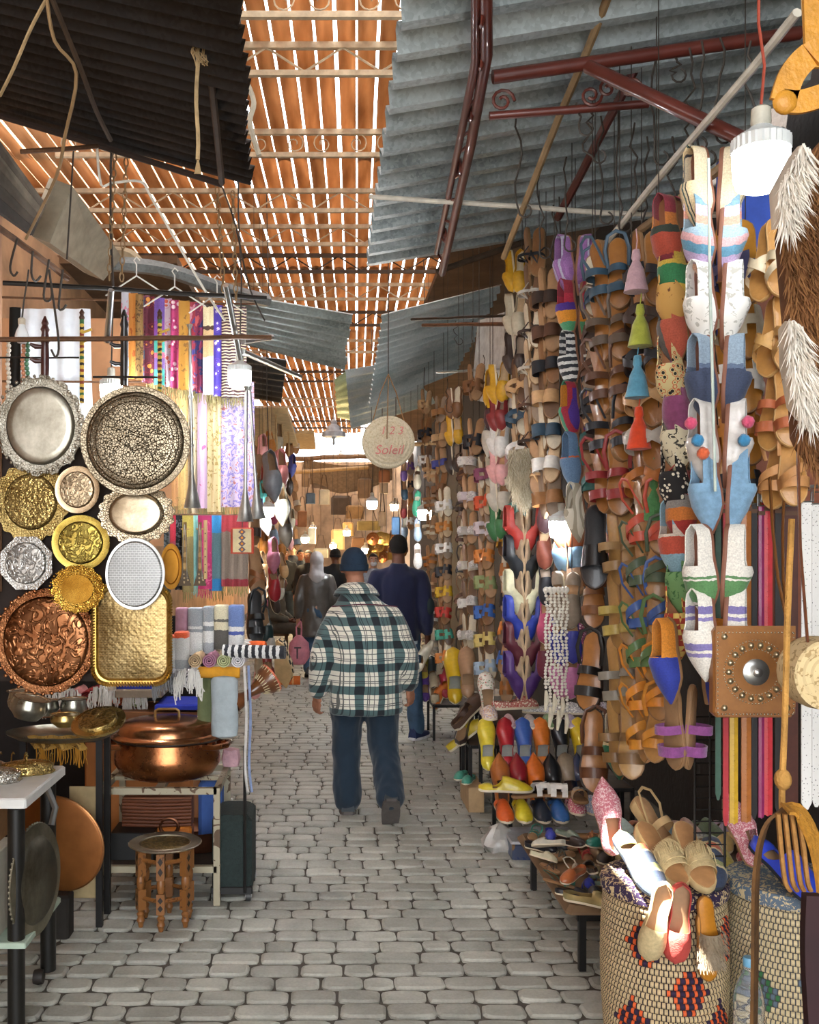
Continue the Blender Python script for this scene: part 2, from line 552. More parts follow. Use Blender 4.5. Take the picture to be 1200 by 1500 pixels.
# ---- corrugated sheets
def galvanised(c0, c1, rough=0.38):
    m, nt, b = nodes_of('corrugated_metal')
    tc = N(nt, 'ShaderNodeTexCoord')
    v = N(nt, 'ShaderNodeTexVoronoi', i_Scale=70.0); L(nt, tc.outputs['Object'], v.inputs['Vector'])
    nz = N(nt, 'ShaderNodeTexNoise', i_Scale=2.2, i_Detail=7.0); L(nt, tc.outputs['Object'], nz.inputs['Vector'])
    mx = N(nt, 'ShaderNodeMath', operation='MULTIPLY_ADD'); mx.inputs[1].default_value = 0.22
    L(nt, v.outputs['Color'], mx.inputs[0]); L(nt, nz.outputs['Fac'], mx.inputs[2])
    cr = N(nt, 'ShaderNodeValToRGB')
    cr.color_ramp.elements[0].position = 0.38; cr.color_ramp.elements[0].color = hx(c0)
    cr.color_ramp.elements[1].position = 0.78; cr.color_ramp.elements[1].color = hx(c1)
    L(nt, mx.outputs[0], cr.inputs['Fac']); L(nt, cr.outputs['Color'], b.inputs['Base Color'])
    b.inputs['Metallic'].default_value = 0.35; b.inputs['Roughness'].default_value = rough
    return m
GALV = galvanised('#7d8889', '#c9d5d6')
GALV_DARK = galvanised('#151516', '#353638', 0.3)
GALV_LIGHT = galvanised('#b9cccc', '#edf5f4', .45)
GALV_GREY = galvanised('#7c8886', '#c2cecb')

def corrugated(name, a, b, c, d, waves, amp, material, label, trap=False, rag=0.0, cat='awning', seed=1):
    """sheet a-b (first edge) to d-c (last edge); ridges run from the a-d side to the b-c side"""
    a, b, c, d = map(Vector, (a, b, c, d))
    n = (b-a).cross(d-a).normalized()
    per = 8; nv = waves*per; nu = 6
    rr = random.Random(seed)
    jag = [rr.uniform(-rag, rag) for _ in range(waves+1)]
    mb = MB()
    def fn(u, v):
        p = a.lerp(b, u).lerp(d.lerp(c, u), v)
        ph = v*waves
        s = math.sin(2*PI*ph)
        if trap: s = max(-1, min(1, s*2.2))
        q = p + n*amp*s
        if rag and u > .99: q += (b-a).normalized()*jag[int(min(waves, ph))]
        return q
    mb.grid(fn, nu, nv)
    k = len(mb.v)
    o = [tuple(Vector(v)+n*0.002) for v in mb.v]
    mb.add(o, [tuple(reversed(f)) for f in mb.f])
    return obj(name, mb, material, label=label, cat=cat)

# big dark sheet over the brass stall
Prb = P(369, 268, 4.2); Prt = P(352, -30, 2.7); Plb = P(0, 167, 4.6)
e1 = (Plb-Prb)*1.25
back = (Prt-Prb)*1.5
corrugated('corrugated_awning', Prb+e1+back, Prb+back, Prb, Prb+e1, 27, 0.019, GALV_DARK, 'large dark corrugated metal awning over the brass tray stall', rag=0.012, seed=2)
# galvanised roof of the shoe shops: left edge runs along the alley
Zs = CAM_Z + 1.75
sl = 0.17
corrugated('corrugated_awning', (0.24, 1.2, Zs), (2.10, 1.2, Zs+sl*1.86), (2.10, 6.15, Zs+sl*1.86), (0.24, 6.15, Zs), 23, 0.03, GALV, 'galvanised corrugated metal roof above the shoe shop with red pipe frame', trap=True, rag=0.015, seed=3)
# smaller sheets further down the alley
corrugated('corrugated_awning', P(345, 432, 6.6), P(519, 462, 6.9), P(503, 541, 8.2), P(345, 500, 7.9), 8, 0.02, GALV_GREY, 'grey corrugated awning sloping down beside the orange roof, behind the scarves', rag=0.02, seed=4)
corrugated('corrugated_awning', P(560, 462, 7.6), P(735, 418, 8.0), P(668, 545, 11.5), P(540, 596, 11.0), 16, 0.02, GALV_LIGHT, 'long pale blue corrugated awning above the round straw bag', rag=0.02, seed=5)
corrugated('corrugated_awning', P(506, 542, 12.0), P(585, 530, 12.2), P(640, 590, 15.0), P(514, 628, 14.4), 9, 0.02, GALV_LIGHT, 'small pale corrugated sheet with a torn hole, low behind the straw bag', rag=0.03, seed=6)
corrugated('corrugated_awning', P(490, 556, 14.5), P(512, 540, 14.5), P(515, 616, 16.5), P(494, 612, 16.5), 6, 0.015, galvanised('#7d9a78', '#c3d6b4'), 'pale green corrugated strip above the hanging metal lamp', seed=8)
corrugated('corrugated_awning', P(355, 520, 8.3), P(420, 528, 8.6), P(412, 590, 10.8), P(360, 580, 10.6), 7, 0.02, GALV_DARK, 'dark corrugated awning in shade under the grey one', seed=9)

# unseen light blockers added: tall wall against the sun, near cover with sunbeam gap
HIGH = mat('#c9a27c', 0.95, var=0.3, scale=1.5)
obj('wall_sun_blocker', MB().box((-3.0, 2.6, 3.9), (-2.6, 27, 14.5)), HIGH, smooth=False, kind='structure', label='plastered upper storey rising behind the slatted roof', cat='wall')
BOARD = mat('#6b5138', 0.9, var=0.4, scale=3, bump=0.3)
hit = Vector((1.01, 3.20, 0.62)); zc = 4.5
hole = hit - SUN_DIR*((zc - hit.z)/(-SUN_DIR.z))
hx0, hx1, hy0, hy1 = hole.x-0.05, hole.x+0.055, hole.y-0.30, hole.y+0.26
cv = MB()  # cover added to cut skylight from behind, its gap aimed for the sunbeam
cv.box((-2.8, -3.2, zc), (hx0, 4.4, zc+0.05)).box((hx1, -3.2, zc), (2.8, 4.4, zc+0.05))
cv.box((hx0, -3.2, zc), (hx1, hy0, zc+0.05)).box((hx0, hy1, zc), (hx1, 4.4, zc+0.05))
obj('added_light_cover', cv, BOARD, smooth=False, kind='structure', label='boarded covering over the near end of the alley', cat='ceiling')
obj('ceiling_eaves', MB().box((1.02, 5.9, 4.22), (2.8, 24.0, 4.28)), BOARD, smooth=False, kind='structure', label='boarded eaves above the far shoe shops', cat='ceiling')
obj('ceiling_eaves', MB().box((-2.8, 7.6, 3.86), (-1.15, 26.5, 3.92)), BOARD, smooth=False, kind='structure', label='boarded eaves above the far shops opposite the shoes', cat='ceiling')
# ================================================================ people
from mathutils import noise
def fuse(mb, voxel, smooth=6, wrinkle=0.0, freq=9.0, stretch=(1, 1, .55)):
    """melt overlapping shapes into one continuous skin"""
    me = bpy.data.meshes.new('fuse'); me.from_pydata(mb.v, [], mb.f)
    o = bpy.data.objects.new('fuse', me)
    ws = bpy.data.scenes.get('fusing') or bpy.data.scenes.new('fusing')
    ws.collection.objects.link(o)
    bm = bmesh.new(); bm.from_mesh(me); bmesh.ops.recalc_face_normals(bm, faces=bm.faces); bm.to_mesh(me); bm.free()
    r = o.modifiers.new('r', 'REMESH'); r.mode = 'VOXEL'; r.voxel_size = voxel; r.use_smooth_shade = True
    s = o.modifiers.new('s', 'SMOOTH'); s.factor = .5; s.iterations = smooth
    with bpy.context.temp_override(scene=ws, view_layer=ws.view_layers[0]):
        dg = bpy.context.evaluated_depsgraph_get()
    out = bpy.data.meshes.new_from_object(o.evaluated_get(dg))
    bpy.data.objects.remove(o); bpy.data.meshes.remove(me)
    if wrinkle:
        cos = [v.co.copy() for v in out.vertices]; nors = [v.normal.copy() for v in out.vertices]; flat = []
        for c, nr in zip(cos, nors):
            p = Vector((c.x*stretch[0], c.y*stretch[1], c.z*stretch[2]))*freq
            n = noise.noise(p)*.6 + noise.noise(p*2.3+Vector((3, 1, 7)))*.4
            flat += list(c + nr*wrinkle*n)
        out.vertices.foreach_set('co', flat)
        out.update()
    out.polygons.foreach_set('use_smooth', [True]*len(out.polygons))
    out.materials.clear(); out.materials.append(None)
    return out

def chain_to(mb, pts, rad, n=14):
    pts = [Vector(p) for p in pts]
    Q = []; Rr = []
    for i in range(len(pts)-1):
        for k in range(4):
            Q.append(pts[i].lerp(pts[i+1], k/4)); Rr.append(rad[i]+(rad[i+1]-rad[i])*k/4)
    Q.append(pts[-1]); Rr.append(rad[-1])
    mb.tube(Q, Rr, n)
    for p, r in zip(pts, rad): mb.ball(p, r, 12, 8)

def oval_rings(mb, prof, n=24, p=2.4):
    rings = []
    for (z, xo, yo, rx, ry) in prof:
        ring = []
        for k in range(n):
            a = 2*PI*k/n; c, s = math.cos(a), math.sin(a)
            ring.append((xo+rx*math.copysign(abs(c)**(2/p), c), yo+ry*math.copysign(abs(s)**(2/p), s), z))
        rings.append(ring)
    mb.rings(rings)

def hand_to(mb, wrist, d, nrm, side, curl=.9, s=1.0):
    """palm, four unequal bent fingers and a thumb; d = from wrist to knuckles, nrm = back of the hand"""
    d = Vector(d).normalized(); nrm = Vector(nrm); nrm = (nrm-d*nrm.dot(d)).normalized(); x = d.cross(nrm)*side
    w = Vector(wrist)
    for t, rw, rt in ((0, .026, .020), (.03, .034, .018), (.06, .040, .016), (.085, .040, .014)):
        c = w+d*t*s
        for k in range(5): mb.ball(c+x*rw*s*(k/2-1)*.72, rt*s, 8, 6)
    for i, (ln, off) in enumerate(((.072, .030), (.080, .010), (.074, -.010), (.058, -.029))):
        p = w+d*.085*s+x*off*s; a = .25; pts = [p]
        for seg in (.45, .30, .25):
            dr = d*math.cos(a)-nrm*math.sin(a)
            p = p+dr*ln*seg*s; pts.append(p); a += curl*.8
        chain_to(mb, pts, [.0095*s, .009*s, .0082*s, .007*s], 8)
    p = w+d*.02*s+x*.03*s; dr = (d*.6+x*.55-nrm*.45).normalized()
    q = p+dr*.045*s; dr2 = (d*.9+x*.05-nrm*.5).normalized()
    chain_to(mb, [p, q, q+dr2*.032*s], [.013*s, .0105*s, .0085*s], 8)

def head_to(mb, c, s=1.0):
    """skull, jaw, nose and ears facing +y; c = centre of the head"""
    c = Vector(c)
    mb.ball(c+Vector((0, -.012, .02))*s, (.076*s, .096*s, .095*s), 20, 14)
    mb.ball(c+Vector((0, .02, -.045))*s, (.058*s, .068*s, .070*s), 16, 12)
    mb.ball(c+Vector((0, .055, -.088))*s, (.032*s, .028*s, .024*s), 12, 8)
    chain_to(mb, [c+Vector((0, .085, .012))*s, c+Vector((0, .104, -.022))*s], [.009*s, .015*s], 10)
    mb.ball(c+Vector((0, .086, -.058))*s, (.024*s, .012*s, .009*s), 10, 6)
    mb.ball(c+Vector((0, .078, .028))*s, (.05*s, .018*s, .012*s), 12, 6)
    for sx in (-1, 1):
        mb.ball(c+Vector((sx*.080, -.005, -.012))*s, (.010*s, .018*s, .030*s), 10, 8)
        mb.ball(c+Vector((sx*.072, -.0, -.02))*s, (.012*s, .014*s, .02*s), 8, 6)

BASE = dict(head=(0, .03, 1.63), neck=(0, .0, 1.48), shl=(-.18, 0, 1.40), shr=(.18, 0, 1.40), ell=(-.25, -.03, 1.12), elr=(.25, -.03, 1.12), wrl=(-.26, .05, .88), wrr=(.26, .05, .88),
            hipl=(-.09, 0, .92), hipr=(.09, 0, .92), knl=(-.10, .03, .50), knr=(.10, .03, .50), anl=(-.10, .0, .09), anr=(.10, 0, .09), footl=0.0, footr=0.0)
SKIN = {'m': mat('#a8745a', .55, var=.12, scale=30, spec=.35), 'd': mat('#6e4634', .55, var=.12, scale=30), 'l': mat('#c49880', .55, var=.1, scale=30)}

def shoe_mesh(ln=.27, w=.048):
    mb = MB()
    prof = []
    ring = []
    for k in range(9):
        t = k/8; y = -.07+ln*t; ww = w*(.75+.35*math.sin(PI*min(1, t*.9+.1)))*(1 if t < .9 else .7); h = .085-.055*t if t > .25 else .09
        ring.append([(ww*math.cos(a), y, .018+max(0, math.sin(a))*h if math.sin(a) > 0 else .018) for a in [2*PI*j/16 for j in range(16)]])
    mb.rings(ring)
    return mb
def sole_of_shoe(ln=.28, w=.052):
    o = [(w*(.8+.3*math.sin(PI*min(1, t*.9+.1)))*sg, -.077+ln*t) for sg, ts in ((1, [0, .1, .3, .5, .7, .88, 1]), (-1, [1, .88, .7, .5, .3, .1, 0])) for t in ts]
    o = [(x*(.6 if abs(y+.077) < .001 or abs(y+.077-ln) < .001 else 1), y) for x, y in o]
    return MB().rings([[(x, y, 0) for x, y in o], [(x, y, .022) for x, y in o]])

def person(px, Y, spec, skin, label, top, top_m, pants_m, shoe_m, voxel=.012, facing=0.0, scale=1.0, hair=None, cap=None, top_prof=None, sleeve=(.075, .066, .055), leg=(.095, .078, .070), wrinkle=.012, coat=False, seated=False, extras=None, hood=None, sole_m=None, eyes=False, hands=.9, freq=9.0):
    J = dict(BASE); J.update(spec or {})
    J = {k: (Vector(v) if hasattr(v, '__len__') else v) for k, v in J.items()}
    z0 = spec.get('z0', 0.0) if spec else 0.0
    M = Matrix.Translation((PX(px, Y), Y, z0)) @ Matrix.Rotation(facing, 4, 'Z') @ Matrix.Scale(scale, 4)
    t = empty('person', M, label, 'person')
    # body
    mb = MB()
    head_to(mb, J['head'])
    chain_to(mb, [J['neck']-Vector((0, 0, .04)), J['neck'].lerp(J['head'], .5), J['head']-Vector((0, .01, .03))], [.066, .056, .054])
    cz = (J['shl']+J['shr'])/2; hp = (J['hipl']+J['hipr'])/2
    chain_to(mb, [J['neck'], cz-Vector((0, 0, .05)), cz.lerp(hp, .5), hp], [.06, .13, .12, .13])
    for s, sd in (('l', -1), ('r', 1)):
        chain_to(mb, [J['sh'+s], J['el'+s], J['wr'+s]], [.055, .042, .027])
        d = (J['wr'+s]-J['el'+s])
        hand_to(mb, J['wr'+s]+d.normalized()*.005, d+Vector((0, .0, -.05)), Vector((sd*.8, -.6, 0)), -sd, hands)
        chain_to(mb, [J['hip'+s], J['kn'+s], J['an'+s]], [.085, .055, .042])
    inst('body', fuse(mb, min(voxel, .008) if voxel < .012 else voxel*.7, 3), skin, t)
    # upper garment
    mb = MB()
    n_ = J['neck']
    if top_prof is None:
        bot = .86 if not coat else coat
        top_prof = [(bot, hp.x, hp.y, .185 if not coat else .21, .135), (hp.z+.1, hp.x, hp.y, .175, .13), (cz.z-.22, (cz.x+hp.x)/2, (cz.y+hp.y)/2, .185, .135), (cz.z-.08, cz.x, cz.y, .195, .135), (cz.z+.0, cz.x, cz.y, .18, .12), (cz.z+.045, n_.x, n_.y, .12, .10), (n_.z+.0, n_.x, n_.y, .082, .085), (n_.z+.03, n_.x, n_.y+.005, .072, .075)]
    oval_rings(mb, top_prof)
    for s in 'lr': chain_to(mb, [n_-Vector((0, 0, .05)), n_.lerp(J['sh'+s], .55)-Vector((0, 0, .035)), J['sh'+s]-Vector((0, 0, .015))], [.075, .075, sleeve[0]*.9])
    for s in 'lr':
        e = J['wr'+s]; d = (e-J['el'+s]).normalized()
        chain_to(mb, [J['sh'+s], J['sh'+s].lerp(J['el'+s], .5), J['el'+s], J['el'+s].lerp(e, .55), e-d*.03], [sleeve[0]*.86, sleeve[0]*.96, sleeve[1], sleeve[1]*.95, sleeve[2]])
    inst(top, fuse(mb, voxel, 7, wrinkle, freq), top_m, t)
    # trousers
    mb = MB()
    oval_rings(mb, [(hp.z-.10, hp.x, hp.y, .165, .12), (hp.z, hp.x, hp.y, .17, .13), (hp.z+.1, hp.x, hp.y, .16, .12)])
    for s in 'lr':
        a = J['an'+s]; k = J['kn'+s]
        chain_to(mb, [J['hip'+s], J['hip'+s].lerp(k, .5), k, k.lerp(a, .5), a+(k-a).normalized()*.0], [leg[0], leg[0]*.95, leg[1], leg[1]*.95, leg[2]])
    inst('trousers', fuse(mb, voxel, 6, wrinkle*1.1, 11.0), pants_m, t)
    for s in 'lr':
        a = J['an'+s]; pit = J['foot'+s]
        Ms = Matrix.Translation(a-Vector((0, 0, .0))) @ Matrix.Rotation(J.get('yaw'+s, 0.0), 4, 'Z') @ Matrix.Rotation(pit, 4, 'X') @ Matrix.Translation((0, 0, -.09))
        sh = obj('shoe', shoe_mesh(), shoe_m, t, Ms)
        obj('sole', sole_of_shoe(), sole_m or mat('#2a2522', .7), sh)
    h = J['head']
    if cap:
        prof = [(.0, .118)] + [(.088*math.sin(a), .02+.098*math.cos(a)) for a in [R(10*k) for k in range(1, 10)]] + [(.090, .0), (.092, -.028), (.094, -.03), (.088, -.034), (.07, -.03)]
        mb = MB(); mb.lathe(prof, 40, sx=.97, sy=1.16, wob=lambda a, r, z: 1+.008*math.sin(a*20))
        obj('knit_cap', mb, cap, t, Matrix.Translation(h+Vector((0, -.012, .012))))
        mb = MB(); mb.lathe([(.090, -.036), (.096, -.030), (.0965, .006), (.091, .010)], 60, sx=.97, sy=1.16, caps=False, wob=lambda a, r, z: 1+.006*math.sin(a*30))
        obj('cap_cuff', solid(mb, .003), cap, t, Matrix.Translation(h+Vector((0, -.012, .012))))
    if hair:
        mb = MB(); mb.ball((0, -.018, .028), (.081, .098, .096), 24, 16)
        keep = [f for f in mb.f if all(mb.v[i][2] > -.055-.0*mb.v[i][1] and not (mb.v[i][1] > .035 and mb.v[i][2] < .062) for i in f)]
        mb2 = MB(); mb2.add(mb.v, keep)
        obj('hair', solid(mb2, .006), hair, t, Matrix.Translation(h))
    if hood:
        mb = MB(); mb.ball(h+Vector((0, -.02, .02)), (.095, .115, .112), 20, 14)
        chain_to(mb, [h+Vector((0, -.03, -.06)), h+Vector((0, -.035, -.14)), n_+Vector((0, -.03, -.07))], [.09, .095, .12])
        inst('headscarf', fuse(mb, voxel, 6, .012, 14), hood, t)
    if eyes:
        for sx in (-1, 1):
            ey = obj('eye', MB().ball((0, 0, 0), .012, 10, 8), mat('#e6e0d8', .3), t, Matrix.Translation(h+Vector((sx*.03, .079, .008))))
            obj('iris', MB().ball((0, .008, 0), .0065, 8, 6), mat('#1c120c', .3), ey)
        obj('brow', MB().tube([h+Vector((-.05, .088, .03)), h+Vector((-.02, .096, .036))], .004, 5), mat('#1a120c', .8), t)
        obj('brow', MB().tube([h+Vector((.05, .088, .03)), h+Vector((.02, .096, .036))], .004, 5), mat('#1a120c', .8), t)
        obj('mouth', MB().tube([h+Vector((-.022, .092, -.058)), h+Vector((0, .099, -.06)), h+Vector((.022, .092, -.058))], .005, 5), mat('#7a4038', .5), t)
    for e in (extras or []): e(t, J)
    return t

def plaid_material():
    m, nt, b = nodes_of('plaid_wool')
    tc = N(nt, 'ShaderNodeTexCoord'); sx = N(nt, 'ShaderNodeSeparateXYZ'); L(nt, tc.outputs['Object'], sx.inputs[0])
    nz = N(nt, 'ShaderNodeTexNoise', i_Scale=5.0); L(nt, tc.outputs['Object'], nz.inputs['Vector'])
    def mth(op, a, b_=None):
        n = N(nt, 'ShaderNodeMath', operation=op)
        for i, q in enumerate((a, b_)):
            if q is None: continue
            if hasattr(q, 'links'): L(nt, q, n.inputs[i])
            else: n.inputs[i].default_value = q
        return n.outputs[0]
    wob = mth('MULTIPLY', nz.outputs['Fac'], .03)
    u = mth('ADD', mth('ADD', sx.outputs['X'], mth('MULTIPLY', sx.outputs['Y'], .8)), wob)
    v = mth('ADD', sx.outputs['Z'], wob)
    def pat(c, off):
        f = mth('FRACT', mth('ADD', mth('DIVIDE', c, .142), off))
        band_ = mth('LESS_THAN', f, .36)
        l = None
        for p in (.50, .58, .80):
            q = mth('LESS_THAN', mth('ABSOLUTE', mth('SUBTRACT', f, p)), .018)
            l = q if l is None else mth('MAXIMUM', l, q)
        l2 = mth('LESS_THAN', mth('ABSOLUTE', mth('SUBTRACT', f, .18)), .02)
        return band_, l, l2
    bu, lu, wu = pat(u, 10.15); bv, lv, wv = pat(v, 10.4)
    cnt = mth('MULTIPLY', mth('ADD', bu, bv), .5)
    cr = N(nt, 'ShaderNodeValToRGB'); cr.color_ramp.interpolation = 'CONSTANT'
    el = cr.color_ramp.elements
    el[0].position = 0; el[0].color = hx('#dcd8c8'); el[1].position = .4; el[1].color = hx('#4c6464')
    e = el.new(.9); e.color = hx('#131b22')
    L(nt, cnt, cr.inputs['Fac'])
    mx = N(nt, 'ShaderNodeMix', data_type='RGBA'); mx.inputs['B'].default_value = hx('#1c262c')
    L(nt, mth('MULTIPLY', mth('MAXIMUM', lu, lv), .85), mx.inputs['Factor']); L(nt, cr.outputs['Color'], mx.inputs['A'])
    m2 = N(nt, 'ShaderNodeMix', data_type='RGBA'); m2.inputs['B'].default_value = hx('#a8b0a6')
    L(nt, mth('MULTIPLY', mth('MULTIPLY', mth('MAXIMUM', wu, wv), mth('LESS_THAN', cnt, .8)), .0), m2.inputs['Factor']); L(nt, mx.outputs['Result'], m2.inputs['A'])
    L(nt, m2.outputs['Result'], b.inputs['Base Color'])
    b.inputs['Roughness'].default_value = .92; b.inputs['Sheen Weight'].default_value = .3
    n2 = N(nt, 'ShaderNodeTexNoise', i_Scale=260.0); L(nt, tc.outputs['Object'], n2.inputs['Vector'])
    bp = N(nt, 'ShaderNodeBump', i_Strength=.3, i_Distance=.003); L(nt, n2.outputs['Fac'], bp.inputs['Height']); L(nt, bp.outputs['Normal'], b.inputs['Normal'])
    return m
PLAIDJ = plaid_material()
NAVYTR = mat('#172a3a', .9, var=.2, scale=6, bump=.2, bscale=180, sheen=.2)
def collar(t, J):
    mb = MB(); rings = []
    for z, r, dy in ((1.385, .150, -.01), (1.415, .135, -.008), (1.445, .105, .0), (1.452, .092, .008), (1.44, .085, .012)):
        rings.append([( -.045+r*math.cos(a), .085+dy+r*.86*math.sin(a), z - .02*math.sin(a)) for a in [2*PI*k/28 for k in range(28)]])
    mb.rings(rings, caps=False)
    obj('collar', solid(mb, .006), PLAIDJ, t)
    pts = [(-.20+.41*k/12, -.088+.055*((k/6-1)**2)*1.0-.008, 1.325+.012*math.cos((k/6-1)*2)) for k in range(13)]
    obj('yoke_seam', MB().tube(pts, .0035, 5), mat('#5a2a3a', .8), t)
plaid_spec = dict(head=(-.058, .13, 1.565), neck=(-.045, .09, 1.43), shl=(-.165, .045, 1.25), shr=(.17, .045, 1.245), ell=(-.262, -.03, 1.0), elr=(.262, -.04, 1.03), wrl=(-.292, .03, .76), wrr=(.292, .02, .81),
                  hipl=(-.105, .0, .80), hipr=(.115, .0, .80), knl=(-.11, .06, .45), knr=(.125, .02, .44), anl=(-.10, .06, .09), anr=(.155, -.22, .165), footl=0.0, footr=R(-52))
person(533, 6.3, plaid_spec, SKIN['m'], 'man in green plaid jacket and dark blue knit cap walking away', 'plaid_jacket', PLAIDJ, NAVYTR, mat('#2a3238', .5), voxel=.011,
       cap=mat('#162c40', .9, var=.15, bump=.4, bscale=220), sole_m=mat('#5a5450', .8), sleeve=(.092, .082, .062), leg=(.112, .094, .090), wrinkle=.016, hands=1.0, freq=7.0,
       top_prof=[(.645, .015, 0, .225, .15), (.66, .015, 0, .228, .153), (.80, .01, 0, .228, .155), (1.0, .0, .0, .225, .16), (1.15, -.005, .01, .222, .155), (1.27, -.01, .04, .20, .135), (1.35, -.025, .06, .145, .11), (1.40, -.04, .08, .10, .09), (1.425, -.045, .09, .088, .085)],
       extras=[collar])
def patches(t, J):
    e = J['elr']
    obj('elbow_patch', MB().ball(e+Vector((.035, -.045, .0)), (.04, .03, .075), 14, 10), mat('#1c2a2c', .9), t)
    obj('collar', MB().lathe([(.078, 1.50), (.085, 1.47), (.09, 1.455), (.085, 1.45)], 28, caps=False), mat('#10173a', .85), t)
    obj('shirt_hem', MB().lathe([(.19, .90), (.195, .84), (.188, .835)], 28, sy=.72, caps=False), mat('#a8b4b8', .9), t)
NAVY = mat('#10173a', .9, var=.15, sheen=.3, scale=5)
JEANS = mat('#3f5a74', .9, var=.35, scale=8, bump=.2, bscale=200)
navy_spec = dict(head=(0, .03, 1.68), neck=(0, -.005, 1.52), shl=(-.19, 0, 1.43), shr=(.19, 0, 1.43), ell=(-.26, -.05, 1.16), elr=(.235, -.06, 1.17), wrl=(-.26, .04, .93), wrr=(.255, -.02, .92), hipl=(-.09, 0, .93), hipr=(.10, 0, .93), knl=(-.08, .2, .52), knr=(.13, -.03, .5), anl=(-.07, .12, .10), anr=(.15, -.08, .09), yawr=R(-35))
person(584, 8.85, navy_spec, SKIN['d'], 'tall man in navy sweater with elbow patch and blue jeans walking away', 'sweater', NAVY, JEANS, mat('#22305a', .6), voxel=.012, hair=mat('#15110f', .9, bump=.5, bscale=200), sole_m=mat('#d8d8d8', .6), sleeve=(.082, .07, .052), wrinkle=.014, extras=[patches])
def bag_pink(t, J):
    pass
GREYLEATHER = mat('#5a5550', .35, var=.3, scale=8, coat=.2)
lady = dict(head=(.0, .02, 1.50), neck=(0, 0, 1.36), shl=(-.17, 0, 1.27), shr=(.17, 0, 1.27), ell=(-.235, -.03, 1.0), elr=(.235, -.03, 1.0), wrl=(-.24, .02, .76), wrr=(.24, .05, .76), hipl=(-.09, 0, .82), hipr=(.09, 0, .82), knl=(-.10, .06, .44), knr=(.08, .0, .44), anl=(-.10, -.12, .11), anr=(.08, .12, .09), footl=R(-20))
person(464, 13.0, lady, SKIN['l'], 'woman in grey headscarf and long grey leather coat walking away', 'leather_coat', GREYLEATHER, JEANS, mat('#2a2220', .6), voxel=.014, hood=mat('#b9b4b4', .9, var=.1), coat=.52, wrinkle=.014)
def pink_bag():
    c = P(438, 955, 12.9)
    t = empty('shopping_bag', c, 'pink plastic carrier bag held by the woman in the headscarf', 'bag')
    pk = mat('#d88a9c', .5, var=.2)
    obj('body', MB().lathe([(.10, -.16), (.13, -.14), (.14, 0), (.12, .12), (.06, .19), (.03, .22)], 20, sy=.45, wob=lambda a, r, z: 1+.08*math.sin(a*5+z*20)), pk, t)
    for s in (-1, 1): obj('handle', MB().tube([(s*.03, 0, .2), (s*.035, 0, .32), (.02, 0, .40)], .012, 6), pk, t)
    obj('print', MB().box((-.03, -.068, -.08), (-.01, -.062, .06)).box((-.06, -.066, .05), (.03, -.061, .07)), mat('#5a4a52', .7), t, smooth=False)
pink_bag()
DARK = mat('#16181c', .8, var=.2); DARKTR = mat('#1c2836', .9)
person(418, 19.5, dict(wrl=(-.2, .16, .95), wrr=(.2, .16, .95)), SKIN['d'], 'man in dark suit jacket standing and facing the viewer far off', 'jacket', DARK, DARKTR, DARK, voxel=.018, facing=PI, hair=mat('#120e0c', .9), scale=.95, eyes=True)
person(429, 22.0, dict(), SKIN['l'], 'person with pale face behind the man in the dark suit', 'jacket', mat('#2a3038', .8), DARKTR, DARK, voxel=.02, facing=PI, hair=mat('#120e0c', .9), scale=1.0, eyes=True)
person(440, 21.0, dict(), SKIN['m'], 'person in dark top partly hidden behind the headscarf', 'jacket', mat('#1c2430', .8), DARKTR, DARK, voxel=.02, facing=PI+.4, hair=mat('#120e0c', .9), scale=.93, eyes=True)
person(452, 18.0, dict(), SKIN['m'], 'person in black and white top just left of the headscarf', 'jacket', mat('#22262c', .8), DARKTR, DARK, voxel=.02, facing=PI-.3, hair=mat('#120e0c', .9), scale=.93, eyes=True)
person(492, 15.5, dict(), SKIN['d'], 'man in black jacket and dark cap walking beside the headscarf', 'jacket', mat('#14161a', .8), DARKTR, DARK, voxel=.018, facing=.4, cap=mat('#121316', .9), scale=.95)
def mask(t, J):
    h = J['head']
    obj('face_mask', MB().ball(h+Vector((0, .062, -.05)), (.055, .05, .042), 14, 10), mat('#d8dce4', .8), t)
person(547, 15.0, dict(), SKIN['l'], 'woman with white face mask facing the viewer between the two men', 'jacket', mat('#8a8f9a', .9), DARKTR, DARK, voxel=.018, facing=PI, hair=mat('#1a1210', .8), scale=.91, eyes=True, extras=[mask])
seat = dict(head=(0, .08, 1.16), neck=(0, .03, 1.02), shl=(-.18, 0, .93), shr=(.18, 0, .93), ell=(-.25, .02, .68), elr=(.25, .02, .68), wrl=(-.08, .22, .60), wrr=(.08, .22, .60), hipl=(-.10, 0, .48), hipr=(.10, 0, .48), knl=(-.12, .40, .48), knr=(.12, .40, .48), anl=(-.12, .36, .09), anr=(.12, .38, .09))
person(404, 15.0, seat, SKIN['d'], 'seated man in grey-brown coat at the stall edge', 'coat', mat('#5a5348', .9, var=.2), mat('#4a443c', .9), DARK, voxel=.018, facing=-PI*.6, hair=mat('#2a2624', .9), coat=.46)
obj('wooden_stool', MB().cbox((-.2, -.18, .36), (.2, .18, .40), .01).box((-.18, -.16, 0), (-.14, -.12, .36)).box((.14, -.16, 0), (.18, -.12, .36)).box((-.18, .12, 0), (-.14, .16, .36)).box((.14, .12, 0), (.18, .16, .36)), mat('#5a3f28', .7), M=Matrix.Translation((PX(404, 15.0), 15.0, 0)), smooth=False, label='wooden stool under the seated man', cat='stool')

if bpy.data.scenes.get('fusing'): bpy.data.scenes.remove(bpy.data.scenes['fusing'])
